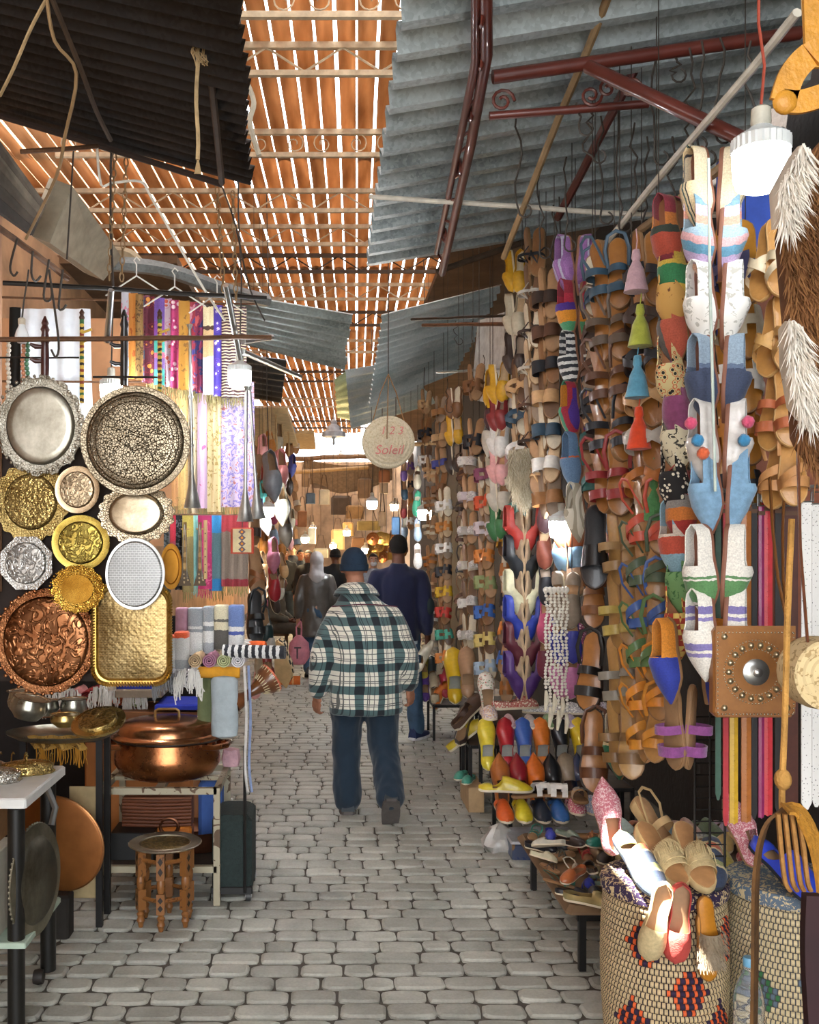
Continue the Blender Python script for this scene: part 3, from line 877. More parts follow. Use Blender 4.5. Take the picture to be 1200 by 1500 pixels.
# ================================================================ roof trusses, pipes, poles
TRUSS = mat('#b7a284', 0.7, metal=0.2, var=0.3)
TRUSS_DARK = mat('#4a3a2c', 0.7, metal=0.3, var=0.3)
REDPIPE = mat('#5e2a20', 0.38, var=0.3, scale=6, coat=0.3)
BAMBOO = mat('#9b7e58', 0.6, var=0.35, scale=8)
WHITEPIPE = mat('#c9c2b2', 0.5, var=0.25)
DARKMETAL = mat('#26221e', 0.5, metal=0.5, var=0.4)
RUSTROD = mat('#6b4b33', 0.6, metal=0.4, var=0.4, scale=20)
ROPE = mat('#b49a70', 0.95, var=0.3, bump=0.4, bscale=200)
WIRE = mat('#3a332c', 0.6, var=0.2)
STEEL = mat('#b8bab8', 0.3, metal=0.9, var=0.15)

def scroll(c, r, a0=0.0, turns=1.25, n=16, plane='XZ', sgn=1):
    pts = []
    for i in range(n+1):
        t = i/n; a = a0 + sgn*turns*2*PI*t; q = r*(1-0.75*t)
        if plane == 'XZ': pts.append((c[0]+q*math.cos(a), c[1], c[2]+q*math.sin(a)))
        elif plane == 'XY': pts.append((c[0]+q*math.cos(a), c[1]+q*math.sin(a), c[2]))
        else: pts.append((c[0], c[1]+q*math.cos(a), c[2]+q*math.sin(a)))
    return pts

def roof_truss(y, zt, zb, x0, x1, style, label):
    t = empty('roof_truss', (0, y, zb), label, 'truss', 'trusses under the slatted roof')
    m = TRUSS if style != 'dark' else TRUSS_DARK
    h = zt-zb
    obj('top_chord', MB().box((x0, -.018, h-.018), (x1, .018, h+.018)), m, t, smooth=False)
    obj('bottom_chord', MB().box((x0, -.016, -.016), (x1, .016, .016)), m, t, smooth=False)
    n = int((x1-x0)/0.42)
    for k in range(n):
        xa = x0 + (x1-x0)*k/n; xb = x0 + (x1-x0)*(k+1)/n; xm = (xa+xb)/2
        if style == 'scroll':
            obj('scroll_web', MB().tube(scroll((xa+.1, 0, h/2), h*.45, PI/2, 1.3), .005, 5), m, t)
            obj('scroll_web', MB().tube(scroll((xb-.1, 0, h/2), h*.45, PI/2, 1.3, sgn=-1), .005, 5), m, t)
        else:
            obj('web_bar', MB().tube([(xa, 0, .01), (xm, 0, h-.01), (xb, 0, .01)], .008, 5), m, t)
tr = [(5.12, 'scroll'), (5.75, 'bar'), (6.95, 'scroll'), (8.1, 'bar'), (9.0, 'bar'), (9.9, 'dark'), (11.0, 'bar'), (12.3, 'dark'), (14.0, 'bar'), (16.5, 'dark'), (19.5, 'bar'), (23.0, 'dark')]
tw = ['first', 'second', 'third', 'fourth', 'fifth', 'sixth', 'seventh', 'eighth', 'ninth', 'tenth', 'eleventh', 'twelfth']
for i, (y, s) in enumerate(tr):
    x0, x1 = (-2.4, 1.7) if y > 8 else (-1.9, 0.75)
    roof_truss(y, ROOF_Z-.03, ROOF_Z-.19, x0, x1, s, {'scroll': 'pale metal truss with scroll webs', 'bar': 'pale metal truss with zigzag bars', 'dark': 'dark metal truss with zigzag bars'}[s] + ' under the orange roof, %s along the alley' % tw[i])

# red pipe frame under the shoe shop roof
def pipe_frame():
    t = empty('pipe_frame', P(645, 400, 5.9), 'red-brown welded pipe frame with scrollwork under the galvanised roof', 'pipe frame')
    o = t.matrix_world.translation
    def pt(px, py, Y): return P(px, py, Y)-o
    A = [pt(712, -30, 3.05), pt(713, 80, 3.35), pt(690, 212, 4.1), pt(648, 400, 5.7)]
    B = [pt(697, -30, 3.05), pt(697, 90, 3.4), pt(672, 215, 4.15), pt(640, 370, 5.6)]
    obj('chord', MB().tube(A, .021, 10), REDPIPE, t)
    obj('chord', MB().tube(B, .016, 10), REDPIPE, t)
    def on(L_, s):
        s *= len(L_)-1; i = min(int(s), len(L_)-2); return L_[i].lerp(L_[i+1], s-i)
    for k in range(16):
        s = (k+.5)/16
        if k % 3 == 2:
            c = (on(A, s)+on(B, s))/2
            obj('scroll_bar', MB().tube(scroll(c, .05, 0, 1.3, plane='YZ'), .006, 5), REDPIPE, t)
        obj('rung', MB().tube([on(A, s), on(B, min(1, s+.03))], .007, 6), REDPIPE, t)
    obj('beam', MB().tube([pt(722, 113, 3.5), pt(1172, 48, 3.55)], .024, 10), REDPIPE, t)
    obj('beam', MB().tube([pt(717, 170, 3.6), pt(950, 152, 3.6)], .015, 10), REDPIPE, t)
    obj('brace', MB().tube([pt(862, 98, 3.5), pt(1090, 205, 3.1)], .024, 10), REDPIPE, t)
    for (c, r, sg) in (((736, 148), .045, 1), ((866, 140), .04, -1), ((890, 130), .035, 1), ((925, 130), .04, 1)):
        obj('scroll_bar', MB().tube(scroll(pt(c[0], c[1], 3.58), r, 0, 1.4, sgn=sg), .006, 6), REDPIPE, t)
    obj('beam', MB().tube([pt(640, 398, 5.9), pt(775, 352, 6.0)], .018, 8), TRUSS_DARK, t)
    return t
pipe_frame()
def pole(name, a, b, r, m, label, cat='pole', n=8):
    return obj(name, MB().tube([Vector(a).lerp(Vector(b), k/8) + Vector((random.uniform(-1, 1), 0, random.uniform(-1, 1)))*r*.25 for k in range(9)], r, n), m, label=label, cat=cat)
pole('bamboo_pole', P(893, -10, 3.4), P(738, 378, 5.0), .016, BAMBOO, 'brown cane pole slanting down across the galvanised roof')
pole('white_pole', P(1168, 18, 2.6), P(866, 382, 4.2), .013, WHITEPIPE, 'long white pole slanting above the slipper columns')
pole('white_pole', P(541, 288, 4.85), P(930, 314, 4.5), .012, WHITEPIPE, 'thin whitish pole lying level under the galvanised roof')
pole('roof_pipe', P(990, -20, 3.6), P(818, 320, 4.9), .02, REDPIPE, 'dark red pipe behind the cane pole')
pole('wooden_pole', P(1075, 230, 3.0), P(930, 345, 4.0), .016, BAMBOO, 'weathered wooden pole beside the long white pole')
pole('wooden_pole', P(925, 314, 4.6), P(1062, 314, 3.4), .010, WHITEPIPE, 'short pale rail just above the striped slippers')
pole('iron_rail', P(603, 468, 7.6), P(755, 462, 6.4), .010, DARKMETAL, 'thin dark iron rail in front of the pale awning')
pole('iron_rail', P(620, 476, 7.4), P(760, 474, 6.3), .013, RUSTROD, 'rusty brown rail just below the thin dark rail')
pole('iron_rail', P(640, 545, 8.5), P(760, 540, 7.0), .010, STEEL, 'bright steel rail beneath the rusty brown rail')
pole('wooden_pole', P(590, 652, 11), P(665, 648, 10.4), .022, mat('#c9a878', .7), 'pale timber batten beside the straw bag')

def wire_hook(px, py0, py1, Y, label, r=.004, wob=.02, hook=True):
    a, b = P(px, py0, Y), P(px, py1, Y)
    rr = random.Random(int(px*7+py0))
    pts = [a.lerp(b, k/7) + Vector((rr.uniform(-wob, wob), rr.uniform(-wob, wob)*.5, 0))*(0 if k in (0,) else 1) for k in range(8)]
    if hook:
        e = pts[-1]
        for k in range(1, 8):
            an = -PI/2 - k*PI/5.5
            pts.append(e + Vector((.025+.025*math.cos(PI - k*PI/5), 0, -.025*math.sin(k*PI/5))))
    return obj('wire_hook', MB().tube(pts, r, 5), WIRE, label=label, cat='hook', group='wire hooks under the shoe shop roof')
hk = [(757, 165, 310, 3.9), (862, 160, 230, 3.7), (905, 150, 330, 3.8), (880, 170, 320, 4.0), (960, 90, 230, 3.5), (1010, 70, 210, 3.4), (1028, 60, 230, 3.3), (1055, 55, 200, 3.2), (830, 230, 360, 4.2), (792, 250, 370, 4.4), (930, 180, 300, 3.9), (985, 200, 330, 3.7), (1100, 60, 200, 3.0), (845, 150, 190, 3.6), (990, 85, 110, 3.5), (948, 200, 345, 3.9), (811, 300, 390, 4.6)]
hw = ['from the second red pipe', 'beside the cane pole', 'near the middle of the roof', 'just right of the cane pole', 'from the upper red beam', 'behind the diagonal brace', 'near the diagonal brace', 'close to the big white bulb', 'left of the purple slippers', 'under the cane pole', 'among the tangled wires', 'above the tasselled sandals', 'beyond the big bulb', 'short one at the lower red pipe', 'small one under the upper beam', 'just above the brown sandals', 'above the purple slippers']
for (px, a, b, Y), w in zip(hk, hw): wire_hook(px, a, b, Y, 'dark bent wire hook hanging %s' % w)
for (px, a, b, Y, w) in ((655, 555, 600, 7.5, 'in front of the white panel'), (668, 470, 500, 7.5, 'on the rusty rail'), (692, 470, 560, 7.0, 'long one on the rusty rail'), (708, 520, 570, 7.0, 'near the white panel edge')):
    wire_hook(px, a, b, Y, 'thin wire hook hanging %s' % w, .003)

# ---------------------------------------------------------------- bulbs
GLOW = emit('#f6fbff', 150.0)
PLASTIC = mat('#dfe3e1', 0.4, var=0.1)
def led_bulb(px, py, Y, r, label, cord_top=None, cord=None, glow=GLOW):
    c = P(px, py, Y)
    t = empty('led_bulb', c, label, 'light bulb')
    obj('diffuser', MB().lathe([(0, -1.0*r), (.55*r, -.98*r), (.86*r, -.85*r), (.97*r, -.5*r), (1.0*r, 0), (1.0*r, .45*r)], 24), glow, t)
    rb = lambda a, q, z: 1 + .03*math.sin(a*28)
    obj('housing', MB().lathe([(1.02*r, .45*r), (1.02*r, .9*r), (.8*r, 1.05*r), (.45*r, 1.25*r), (.36*r, 1.35*r)], 84, wob=rb), PLASTIC, t)
    obj('socket', MB().lathe([(.33*r, 1.33*r), (.36*r, 1.5*r), (.34*r, 2.0*r), (.2*r, 2.1*r)], 16), mat('#c9c5b4', .5), t)
    top = Vector((0, 0, (cord_top if cord_top is not None else 1.2)))
    top = Vector((0, 0, (3.52 if Y < 3 else 3.42 if Y < 4.95 and px > 500 else ROOF_Z+.02)-c.z))
    pts = [Vector((0, 0, 2.05*r)).lerp(top, k/6) + Vector((math.sin(k*1.9)*.01, 0, 0)) for k in range(7)]
    obj('cord', MB().tube(pts, .004, 5), cord or WIRE, t)
    return t
led_bulb(1115, 240, 2.62, .072, 'large glowing white bulb on a red cord above the striped slippers', 40, mat('#a5452f', .7), glow=emit('#f6fbff', 8.0))
led_bulb(351, 552, 4.75, .055, 'glowing white bulb hanging in front of the scarves', 440)
led_bulb(163, 572, 5.0, .055, 'glowing bulb half hidden behind the big engraved tray', 470)
led_bulb(822, 772, 4.9, .058, 'glowing white bulb among the hanging slippers', 700)
led_bulb(392, 748, 8.2, .055, 'glowing bulb beside the silver trumpets', 620)
led_bulb(622, 752, 10.2, .07, 'glowing bulb above the green and white slippers', 665)
led_bulb(545, 738, 13.0, .07, 'small glowing bulb under its cord in the middle distance', 690)
WARM = emit('#ffd9a0', 260.0)
for i, (px, py, Y, w) in enumerate(((508, 780, 20, 'beside the far lit stall'), (500, 668, 25, 'highest in the far end'), (535, 806, 19, 'just above the dark blue cap'), (447, 790, 18, 'above the grey headscarf'), (458, 775, 21, 'between the far hanging lamps'), (578, 742, 16, 'beside the far brass pots'), (488, 800, 22, 'low in the far stall'))):
    led_bulb(px, py, Y, .07, 'tiny warm light bulb glowing %s' % w, py-70, glow=WARM)
def old_bulb():
    c = P(32, 492, 4.3)
    t = empty('filament_bulb', c, 'unlit frosted pear-shaped bulb hanging above the silver tray', 'light bulb')
    r = .03
    obj('glass', MB().lathe([(0, -1.2*r), (.6*r, -1.05*r), (.95*r, -.55*r), (1.0*r, 0), (.8*r, .7*r), (.5*r, 1.3*r), (.42*r, 1.7*r)], 20), mat('#e9ecec', .15, var=.05), t)
    obj('socket', MB().lathe([(.5*r, 1.6*r), (.55*r, 2.4*r), (.3*r, 2.6*r)], 14), mat('#cdbfa8', .6), t)
    pts = [P(32, 468, 4.3)-c, P(35, 440, 4.3)-c, P(40, 410, 4.25)-c, P(42, 395, 4.25)-c]
    obj('cord', MB().tube(pts, .004, 5), WIRE, t)
old_bulb()

# ---------------------------------------------------------------- left overhead: rods, cables, chains, ornament
pole('hanging_rod', P(5, 414, 4.35), P(390, 437, 4.55), .011, DARKMETAL, 'black metal rod with hooks above the scarves', 'rod')
pole('hanging_rod', P(-10, 498, 4.2), P(397, 494, 4.5), .011, RUSTROD, 'rusty brown rod carrying the trays and pipes', 'rod')
pole('hanging_rod', P(-10, 524, 4.35), P(116, 524, 4.35), .004, DARKMETAL, 'thin dark wire rail behind the silver tray', 'rod')
pole('hanging_rod', P(136, 552, 4.45), P(238, 553, 4.45), .005, DARKMETAL, 'thin dark rail the engraved tray hangs from', 'rod')
def steel_strut(a, b, label):
    a, b = Vector(a), Vector(b); d = (b-a).normalized()
    return obj('steel_tube', MB().tube([a, a.lerp(b, .5), b], .014, 12), STEEL, label=label, cat='tube')
steel_strut(P(163, 425, 4.3), P(157, 500, 4.5), 'short open steel tube hanging over the black rod above the trays')
steel_strut(P(331, 418, 4.3), P(352, 525, 4.6), 'steel tube slanting down to the bulb before the scarves')
steel_strut(P(356, 500, 4.6), P(398, 494, 5.2), 'pale steel tube pointing away beside the scarf bulb')
steel_strut(P(355, 515, 4.6), P(440, 552, 6.2), 'long thin steel tube sloping down beyond the scarf bulb')
def cable(pts, r, m, label, name='cable', cat='cable'):
    Q = [P(*p) for p in pts]; out = []
    for i in range(len(Q)-1):
        for k in range(4):
            t = k/4; p0 = Q[max(0, i-1)]; p1 = Q[i]; p2 = Q[i+1]; p3 = Q[min(len(Q)-1, i+2)]
            out.append(0.5*((2*p1)+(p2-p0)*t+(2*p0-5*p1+4*p2-p3)*t*t+(3*p1-p0-3*p2+p3)*t*t*t))
    out.append(Q[-1])
    return obj(name, MB().tube(out, r, 6), m, label=label, cat=cat)
cable([(70, -5, 3.0), (45, 42, 3.1), (20, 100, 3.2), (0, 140, 3.3)], .006, ROPE, 'pale rope slanting down across the dark awning edge', 'rope', 'rope')
cable([(68, -5, 3.0), (80, 60, 3.1), (112, 108, 3.2), (95, 200, 3.4), (82, 260, 3.6), (38, 350, 4.0)], .006, BAMBOO, 'brown cord drooping below the dark awning', 'rope', 'rope')
cable([(75, -5, 3.0), (118, 100, 3.2), (140, 160, 3.4), (162, 205, 3.6)], .009, TRUSS_DARK, 'dark bent branch across the dark awning', 'branch', 'branch')
cable([(297, 20, 3.2), (310, 120, 3.4), (325, 268, 4.0)], .013, TRUSS_DARK, 'dark wooden batten under the dark awning', 'batten', 'batten')
cable([(0, 170, 4.45), (160, 218, 4.3), (325, 270, 4.1)], .014, mat('#2e211a', .8), 'dark iron edge bar of the dark awning', 'edge_bar', 'bar')
cable([(142, 215, 4.3), (148, 270, 4.4), (165, 268, 4.4), (206, 266, 4.4), (222, 290, 4.5), (262, 360, 4.6), (300, 425, 4.7), (330, 470, 4.8)], .006, mat('#ddd8ca', .6), 'white electric cable looping down past the chains')
cable([(163, 220, 4.35), (162, 310, 4.4), (166, 420, 4.4)], .005, WIRE, 'dark cord hanging straight beside the chains')
cable([(326, 275, 4.2), (345, 330, 4.4), (365, 420, 4.6), (388, 470, 4.6)], .004, WIRE, 'thin dark cord slanting down to the rod end')
cable([(108, 215, 4.4), (103, 300, 4.4), (98, 380, 4.4)], .004, WIRE, 'thin dark cord hanging by the sign box')
cable([(30, 222, 4.0), (100, 218, 4.1), (143, 214, 4.3)], .010, RUSTROD, 'rusty iron bracket under the dark awning', 'bracket', 'bracket')
for i, (pts, w) in enumerate((([(25, 350, 4.0), (15, 390, 4.1), (20, 404, 4.1), (26, 398, 4.1)], 'leftmost of the row'), ([(48, 368, 4.1), (46, 400, 4.1), (52, 412, 4.15), (60, 404, 4.15)], 'beside the unlit bulb'), ([(72, 380, 4.2), (64, 432, 4.2), (70, 441, 4.2), (76, 432, 4.2), (72, 395, 4.2)], 'a loop over the white cloth'), ([(74, 410, 4.2), (86, 500, 4.2), (82, 523, 4.2), (75, 512, 4.2)], 'long one hanging before the water pipe'), ([(92, 395, 4.2), (86, 448, 4.2), (92, 453, 4.2), (97, 446, 4.2)], 'just left of the plywood'))):
    cable(pts, .005, WIRE, 'dark iron meat-style hook, %s' % w, 'iron_hook', 'hook')
def chain(px0, py0, px1, py1, Y, label):
    a, b = P(px0, py0, Y), P(px1, py1, Y)
    n = int((b-a).length/.034)
    t = empty('chain', a, label, 'chain')
    mb = MB(); K = 10
    ring = [Vector((.009*math.cos(2*PI*k/K), 0, .021*math.sin(2*PI*k/K))) for k in range(K+1)]
    mb.tube(ring, .0035, 5, caps=False)
    me = mb.mesh('link')
    for k in range(n):
        M = Matrix.Translation((b-a)*((k+.5)/n)) @ Matrix.Rotation(PI/2*(k % 2)+.4, 4, 'Z')
        inst('link', me, mat('#9a7f5c', .5, metal=.5), t, M)
chain(168, 225, 160, 410, 4.4, 'rusty chain of small links, the nearer one to the wall')
chain(185, 232, 178, 412, 4.4, 'rusty chain hanging next to the dark cord')
chain(318, 272, 328, 428, 4.4, 'rusty chain hanging from the awning corner')
chain(341, 280, 346, 440, 4.4, 'longer rusty chain just behind the awning corner')
def frayed_rope():
    t = empty('frayed_rope', P(290, 45, 3.2), 'frayed straw rope with a tassel end hanging from the scroll ornament', 'rope')
    o = t.matrix_world.translation
    obj('strand', MB().tube([P(289+math.sin(k)*1.5, 45+k*21, 3.2)-o for k in range(10)], .007, 6), ROPE, t)
    mb = MB(); rr = random.Random(4)
    for k in range(16):
        a = P(290, 48, 3.2)-o; mb.tube([a, a+Vector((rr.uniform(-.025, .03), rr.uniform(-.02, .02), -.06)), a+Vector((rr.uniform(-.02, .035), rr.uniform(-.02, .02), -.10))], .002, 4)
    obj('frayed_top', mb, ROPE, t, kind='stuff'); mb = MB()
    for k in range(10):
        a = P(290, 232, 3.2)-o; mb.tube([a, a+Vector((rr.uniform(-.012, .012), 0, -.05))], .002, 4)
    obj('frayed_end', mb, ROPE, t, kind='stuff')
frayed_rope()
def scroll_ornament():
    c = P(280, 5, 3.2)
    t = empty('scroll_ornament', c, 'grey curled wrought metal ornament hanging below the dark awning', 'ornament')
    m = mat('#9a948a', .45, metal=.6, var=.2)
    for k in range(9):
        a = 2*PI*k/9
        pts = []
        for i in range(15):
            s = i/14; q = .02+.11*s; z = -.02-.06*math.sin(s*PI*.9)
            if s > .6: z += .09*(s-.6)/.4; q -= .05*((s-.6)/.4)**2
            pts.append((q*math.cos(a), q*math.sin(a), z))
        obj('curl', MB().tube(pts, [.008+.006*math.sin(i/14*PI) for i in range(15)], 6, flat=.4), m, t)
    obj('core', MB().lathe([(0, -.09), (.012, -.085), (.02, -.05), (.03, -.02), (.02, .05), (.008, .12)], 12), m, t)
scroll_ornament()
# old sign box and boards high on the left
def shutter_box():
    t = empty('metal_shutter_box', P(60, 330, 4.9), 'cream ribbed metal shutter box under the dark awning', 'shutter box')
    o = t.matrix_world.translation
    a, b, c, d = P(78, 262, 4.7)-o, P(155, 368, 5.6)-o, P(128, 402, 5.6)-o, P(45, 345, 4.7)-o
    m = mat('#d8cfba', .6, var=.25, scale=5)
    n = (b-a).cross(d-a).normalized()
    for k in range(5):
        p0, p1 = a.lerp(d, k/5), a.lerp(d, (k+.9)/5); q0, q1 = b.lerp(c, k/5), b.lerp(c, (k+.9)/5)
        mb = MB(); mb.rings([[p0, p1, p1+n*.02, p0+n*.02], [q0, q1, q1+n*.02, q0+n*.02]])
        obj('slat', mb, m, t, smooth=False)
    mb = MB(); mb.rings([[a-n*.1, d-n*.1, d-n*.005, a-n*.005], [b-n*.1, c-n*.1, c-n*.005, b-n*.005]])
    obj('casing', mb, mat('#8f8672', .7), t, smooth=False)
shutter_box()
def plank_pelmet():
    t = empty('plank_pelmet', P(30, 260, 4.3), 'weathered grey plank pelmet above the hooks', 'pelmet')
    o = t.matrix_world.translation
    a, b, c, d = P(-30, 165, 3.9)-o, P(68, 300, 4.5)-o, P(48, 345, 4.5)-o, P(-30, 290, 3.9)-o
    for k in range(5):
        p0, p1 = a.lerp(d, k/5), a.lerp(d, (k+.94)/5); q0, q1 = b.lerp(c, k/5), b.lerp(c, (k+.94)/5)
        n = (b-a).cross(d-a).normalized()
        mb = MB(); mb.rings([[p0, p1, p1+n*.02, p0+n*.02], [q0, q1, q1+n*.02, q0+n*.02]])
        obj('plank', mb, mat(['#6f6558', '#7d7262', '#5e5549', '#4a4238', '#39322b'][k], .85, var=.4, scale=9), t, smooth=False)
plank_pelmet()
pole('iron_rail', P(-5, 330, 3.95), P(100, 408, 4.4), .013, RUSTROD, 'rusty rail the iron hooks hang from', 'rail')
cable([(150, 385, 5.6), (240, 395, 5.9), (330, 425, 6.2), (390, 440, 6.6)], .045, galvanised('#5c5f5d', '#8b918f'), 'thick grey metal gutter above the scarves', 'gutter', 'gutter')
cable([(150, 392, 5.8), (165, 370, 5.8), (190, 372, 5.8), (205, 385, 5.8)], .03, mat('#b9a98b', .9), 'bundled beige cloth lying on the gutter end', 'cloth_bundle', 'cloth')
cable([(362, 122, 4.1), (372, 150, 4.1), (366, 178, 4.1), (374, 210, 4.1), (380, 228, 4.1)], .012, mat('#d8ccb4', .95), 'torn pale cloth snagged on the dark awning edge', 'torn_cloth', 'cloth')
def coat_hanger(px, py, Y, w, label):
    c = P(px, py, Y)
    pts = [c+Vector((0, 0, .05)), c+Vector((0, 0, .0)), c+Vector((-w, 0, -.08)), c+Vector((w, 0, -.08)), c]
    return obj('coat_hanger', MB().tube([c+Vector((.015, 0, .07)), c+Vector((0, 0, .085)), c+Vector((-.012, 0, .07)), c+Vector((0, 0, .05)), c, c+Vector((-w, 0, -.09))], .0035, 6).tube([c, c+Vector((w, 0, -.09))], .0035, 6), mat('#e6e2d8', .5), label=label, cat='hanger', group='coat hangers on the black rod')
coat_hanger(200, 404, 4.5, .14, 'white wire coat hanger on the black rod nearer the trays')
coat_hanger(256, 420, 4.5, .14, 'white wire coat hanger on the black rod over the scarves')
coat_hanger(318, 430, 4.6, .13, 'white wire coat hanger hooked beside the steel tube')

# hanging lamp in the middle distance
def bell_lamp():
    c = P(489, 640, 12.5)
    t = empty('pendant_lamp', c, 'white enamel bell-shaped pendant lamp over the alley', 'lamp')
    obj('lamp_shade', MB().lathe([(.15, 0), (.15, .03), (.145, .06), (.10, .08), (.085, .12), (.04, .16), (.045, .19), (.02, .22)], 8), mat('#cfd2d6', .4), t)
    obj('finial', MB().lathe([(.0, -.12), (.02, -.08), (.012, -.04), (.03, 0)], 10), STEEL, t)
    obj('cord', MB().tube([(0, 0, .2), (0, 0, 1.0), (0, 0, 1.7)], .006, 6), mat('#c9b8a8', .7), t)
bell_lamp()

# round straw bag with pink lettering
def straw_bag():
    Y = 7.6; c = P(569, 648, Y); r = .20
    t = empty('round_straw_bag', c, 'round woven straw bag with pink lettering hanging over the alley', 'bag')
    mb = MB(); n = 30
    prof = [(.001, -.045)] + [(r*(k/14), -.045-.006*(k % 2)+.02*(k/14)**3) for k in range(1, 15)] + [(r*1.01, .0)] + [(r*(1-k/8), .03) for k in range(0, 8)]
    obj('straw_body', MB().lathe(prof, 40, axis='Y'), printed('#d9cdb0', '#c6b794', scale=70, kind='noise', thr=.45), t, Matrix.Rotation(PI, 4, 'Z') @ Matrix.Identity(4))
    leather = mat('#a8825a', .6)
    for sx in (-1, 1):
        obj('handle', MB().tube([(.12*sx, -.01, .16), (.06*sx, 0, .38), (.0, 0, .52)], .009, 6, flat=.5), leather, t)
    obj('cord', MB().tube([(0, 0, .51), (0, 0, ROOF_Z-c.z+.02)], .004, 5), WIRE, t)
    obj('closing_strap', MB().tube([(.0, -.02, .50), (-.01, -.05, .2), (-.015, -.065, .02)], .009, 6, flat=.5), leather, t)
    pink = mat('#d7817c', .8)
    M = Matrix.Rotation(R(90), 4, 'X')
    inst('lettering', text_mesh('1 2 3', .085), pink, t, Matrix.Translation((.02, -.062, .055)) @ M, label='pink stitched numerals')
    inst('lettering', text_mesh('Soleil', .10), pink, t, Matrix.Translation((.0, -.062, -.095)) @ M, label='pink stitched word')
straw_bag()
# ================================================================ shoes
def lerp_tab(tab, t):
    for (a, va), (b, vb) in zip(tab, tab[1:]):
        if t <= b:
            k = (t-a)/(b-a); k = k*k*(3-2*k)*.5 + k*.5
            return va+(vb-va)*k
    return tab[-1][1]
SHAPE = {   # half width along the foot, heel 0 .. toe 1 (unit length)
    'round': [(0, 0), (.02, .06), (.06, .10), (.15, .125), (.38, .115), (.55, .14), (.72, .165), (.85, .15), (.93, .115), (.98, .06), (1, 0)],
    'point': [(0, 0), (.02, .06), (.06, .10), (.15, .125), (.35, .125), (.55, .165), (.68, .175), (.8, .13), (.92, .055), (1, 0)],
}
LEN = .26
def half(shape, t): return lerp_tab(SHAPE[shape], t)*LEN

def outline(shape, n=13, inset=0.0, k=1.0):
    ts = [.5-.5*math.cos(PI*i/n) for i in range(n+1)]
    pts = []
    for t in ts: pts.append((max(0, half(shape, t)*k-inset), (t-.5)*(LEN-2*inset)))
    for t in ts[-2:0:-1]: pts.append((-max(0, half(shape, t)*k-inset), (t-.5)*(LEN-2*inset)))
    return pts

def sole_mesh(shape, th, k=1.0, inset=0.0, z0=0.0, heel=0.0):
    o = outline(shape, inset=inset, k=k)
    hz = lambda y: heel*max(0, min(1, (-y-.02)/.07))
    mb = MB()
    mb.rings([[(x*.97, y*.985, z0-hz(y)*0) for x, y in o], [(x, y, z0+th*.35+hz(y)*.5) for x, y in o], [(x, y, z0+th*.8+hz(y)) for x, y in o], [(x*.97, y*.985, z0+th+hz(y)) for x, y in o]])
    return mb

def upper_mesh(shape, hs, t0=.42, openw=.72, heelh=.0, z0=.012, k=1.04, flare=0.0):
    """closed front of a slipper: dome from the toe back to t0; behind it low side walls (heelh)"""
    mb = MB()
    nu, nv = 16, 12
    def fn(u, v):
        t = .004+.993*u
        w = half(shape, t)*k
        s = (v-.5)*2
        h = lerp_tab(hs, t)
        if t < t0: h = heelh if heelh > h else h
        x = w*math.sin(s*PI/2); z = z0 + h*abs(math.cos(s*PI/2))**.8
        if flare and t < t0+.16:
            q = 1-max(0, (t-t0)/.16); z += flare*q*(abs(s)**1.2*.4+.6); x *= 1+.25*q
        return (x, (t-.5)*LEN, z)
    mb.grid(fn, nu, nv, skip=lambda u, v: u < t0 and abs(v-.5)*2 < openw)
    return mb

def band(shape, y0, y1, h, z0=.012, k=1.0, skew=0.0, n=10, th=.003, pinch=0.0):
    """strap arching over the foot between two positions along it (0 heel .. 1 toe); skew slants it"""
    mb = MB(); rings = []
    for j in range(n+1):
        s = j/n*2-1
        ring = []
        for t, dz in ((y0, 0), (y1, 0), (y1, th), (y0, th)):
            mid = (y0+y1)/2
            tt = t + skew*s*.5
            if pinch: tt = mid+skew*s*.5 + (t-mid)*(1-pinch*(1-abs(s)))
            w = half(shape, max(.05, min(.95, tt)))*k
            ring.append((w*math.sin(s*PI/2)*1.0, (tt-.5)*LEN, z0 - .01*(abs(s) > .95) + (h+dz)*max(0.0, math.cos(s*PI/2))**.7 + dz*.3))
        rings.append(ring)
    mb.rings(rings)
    return mb

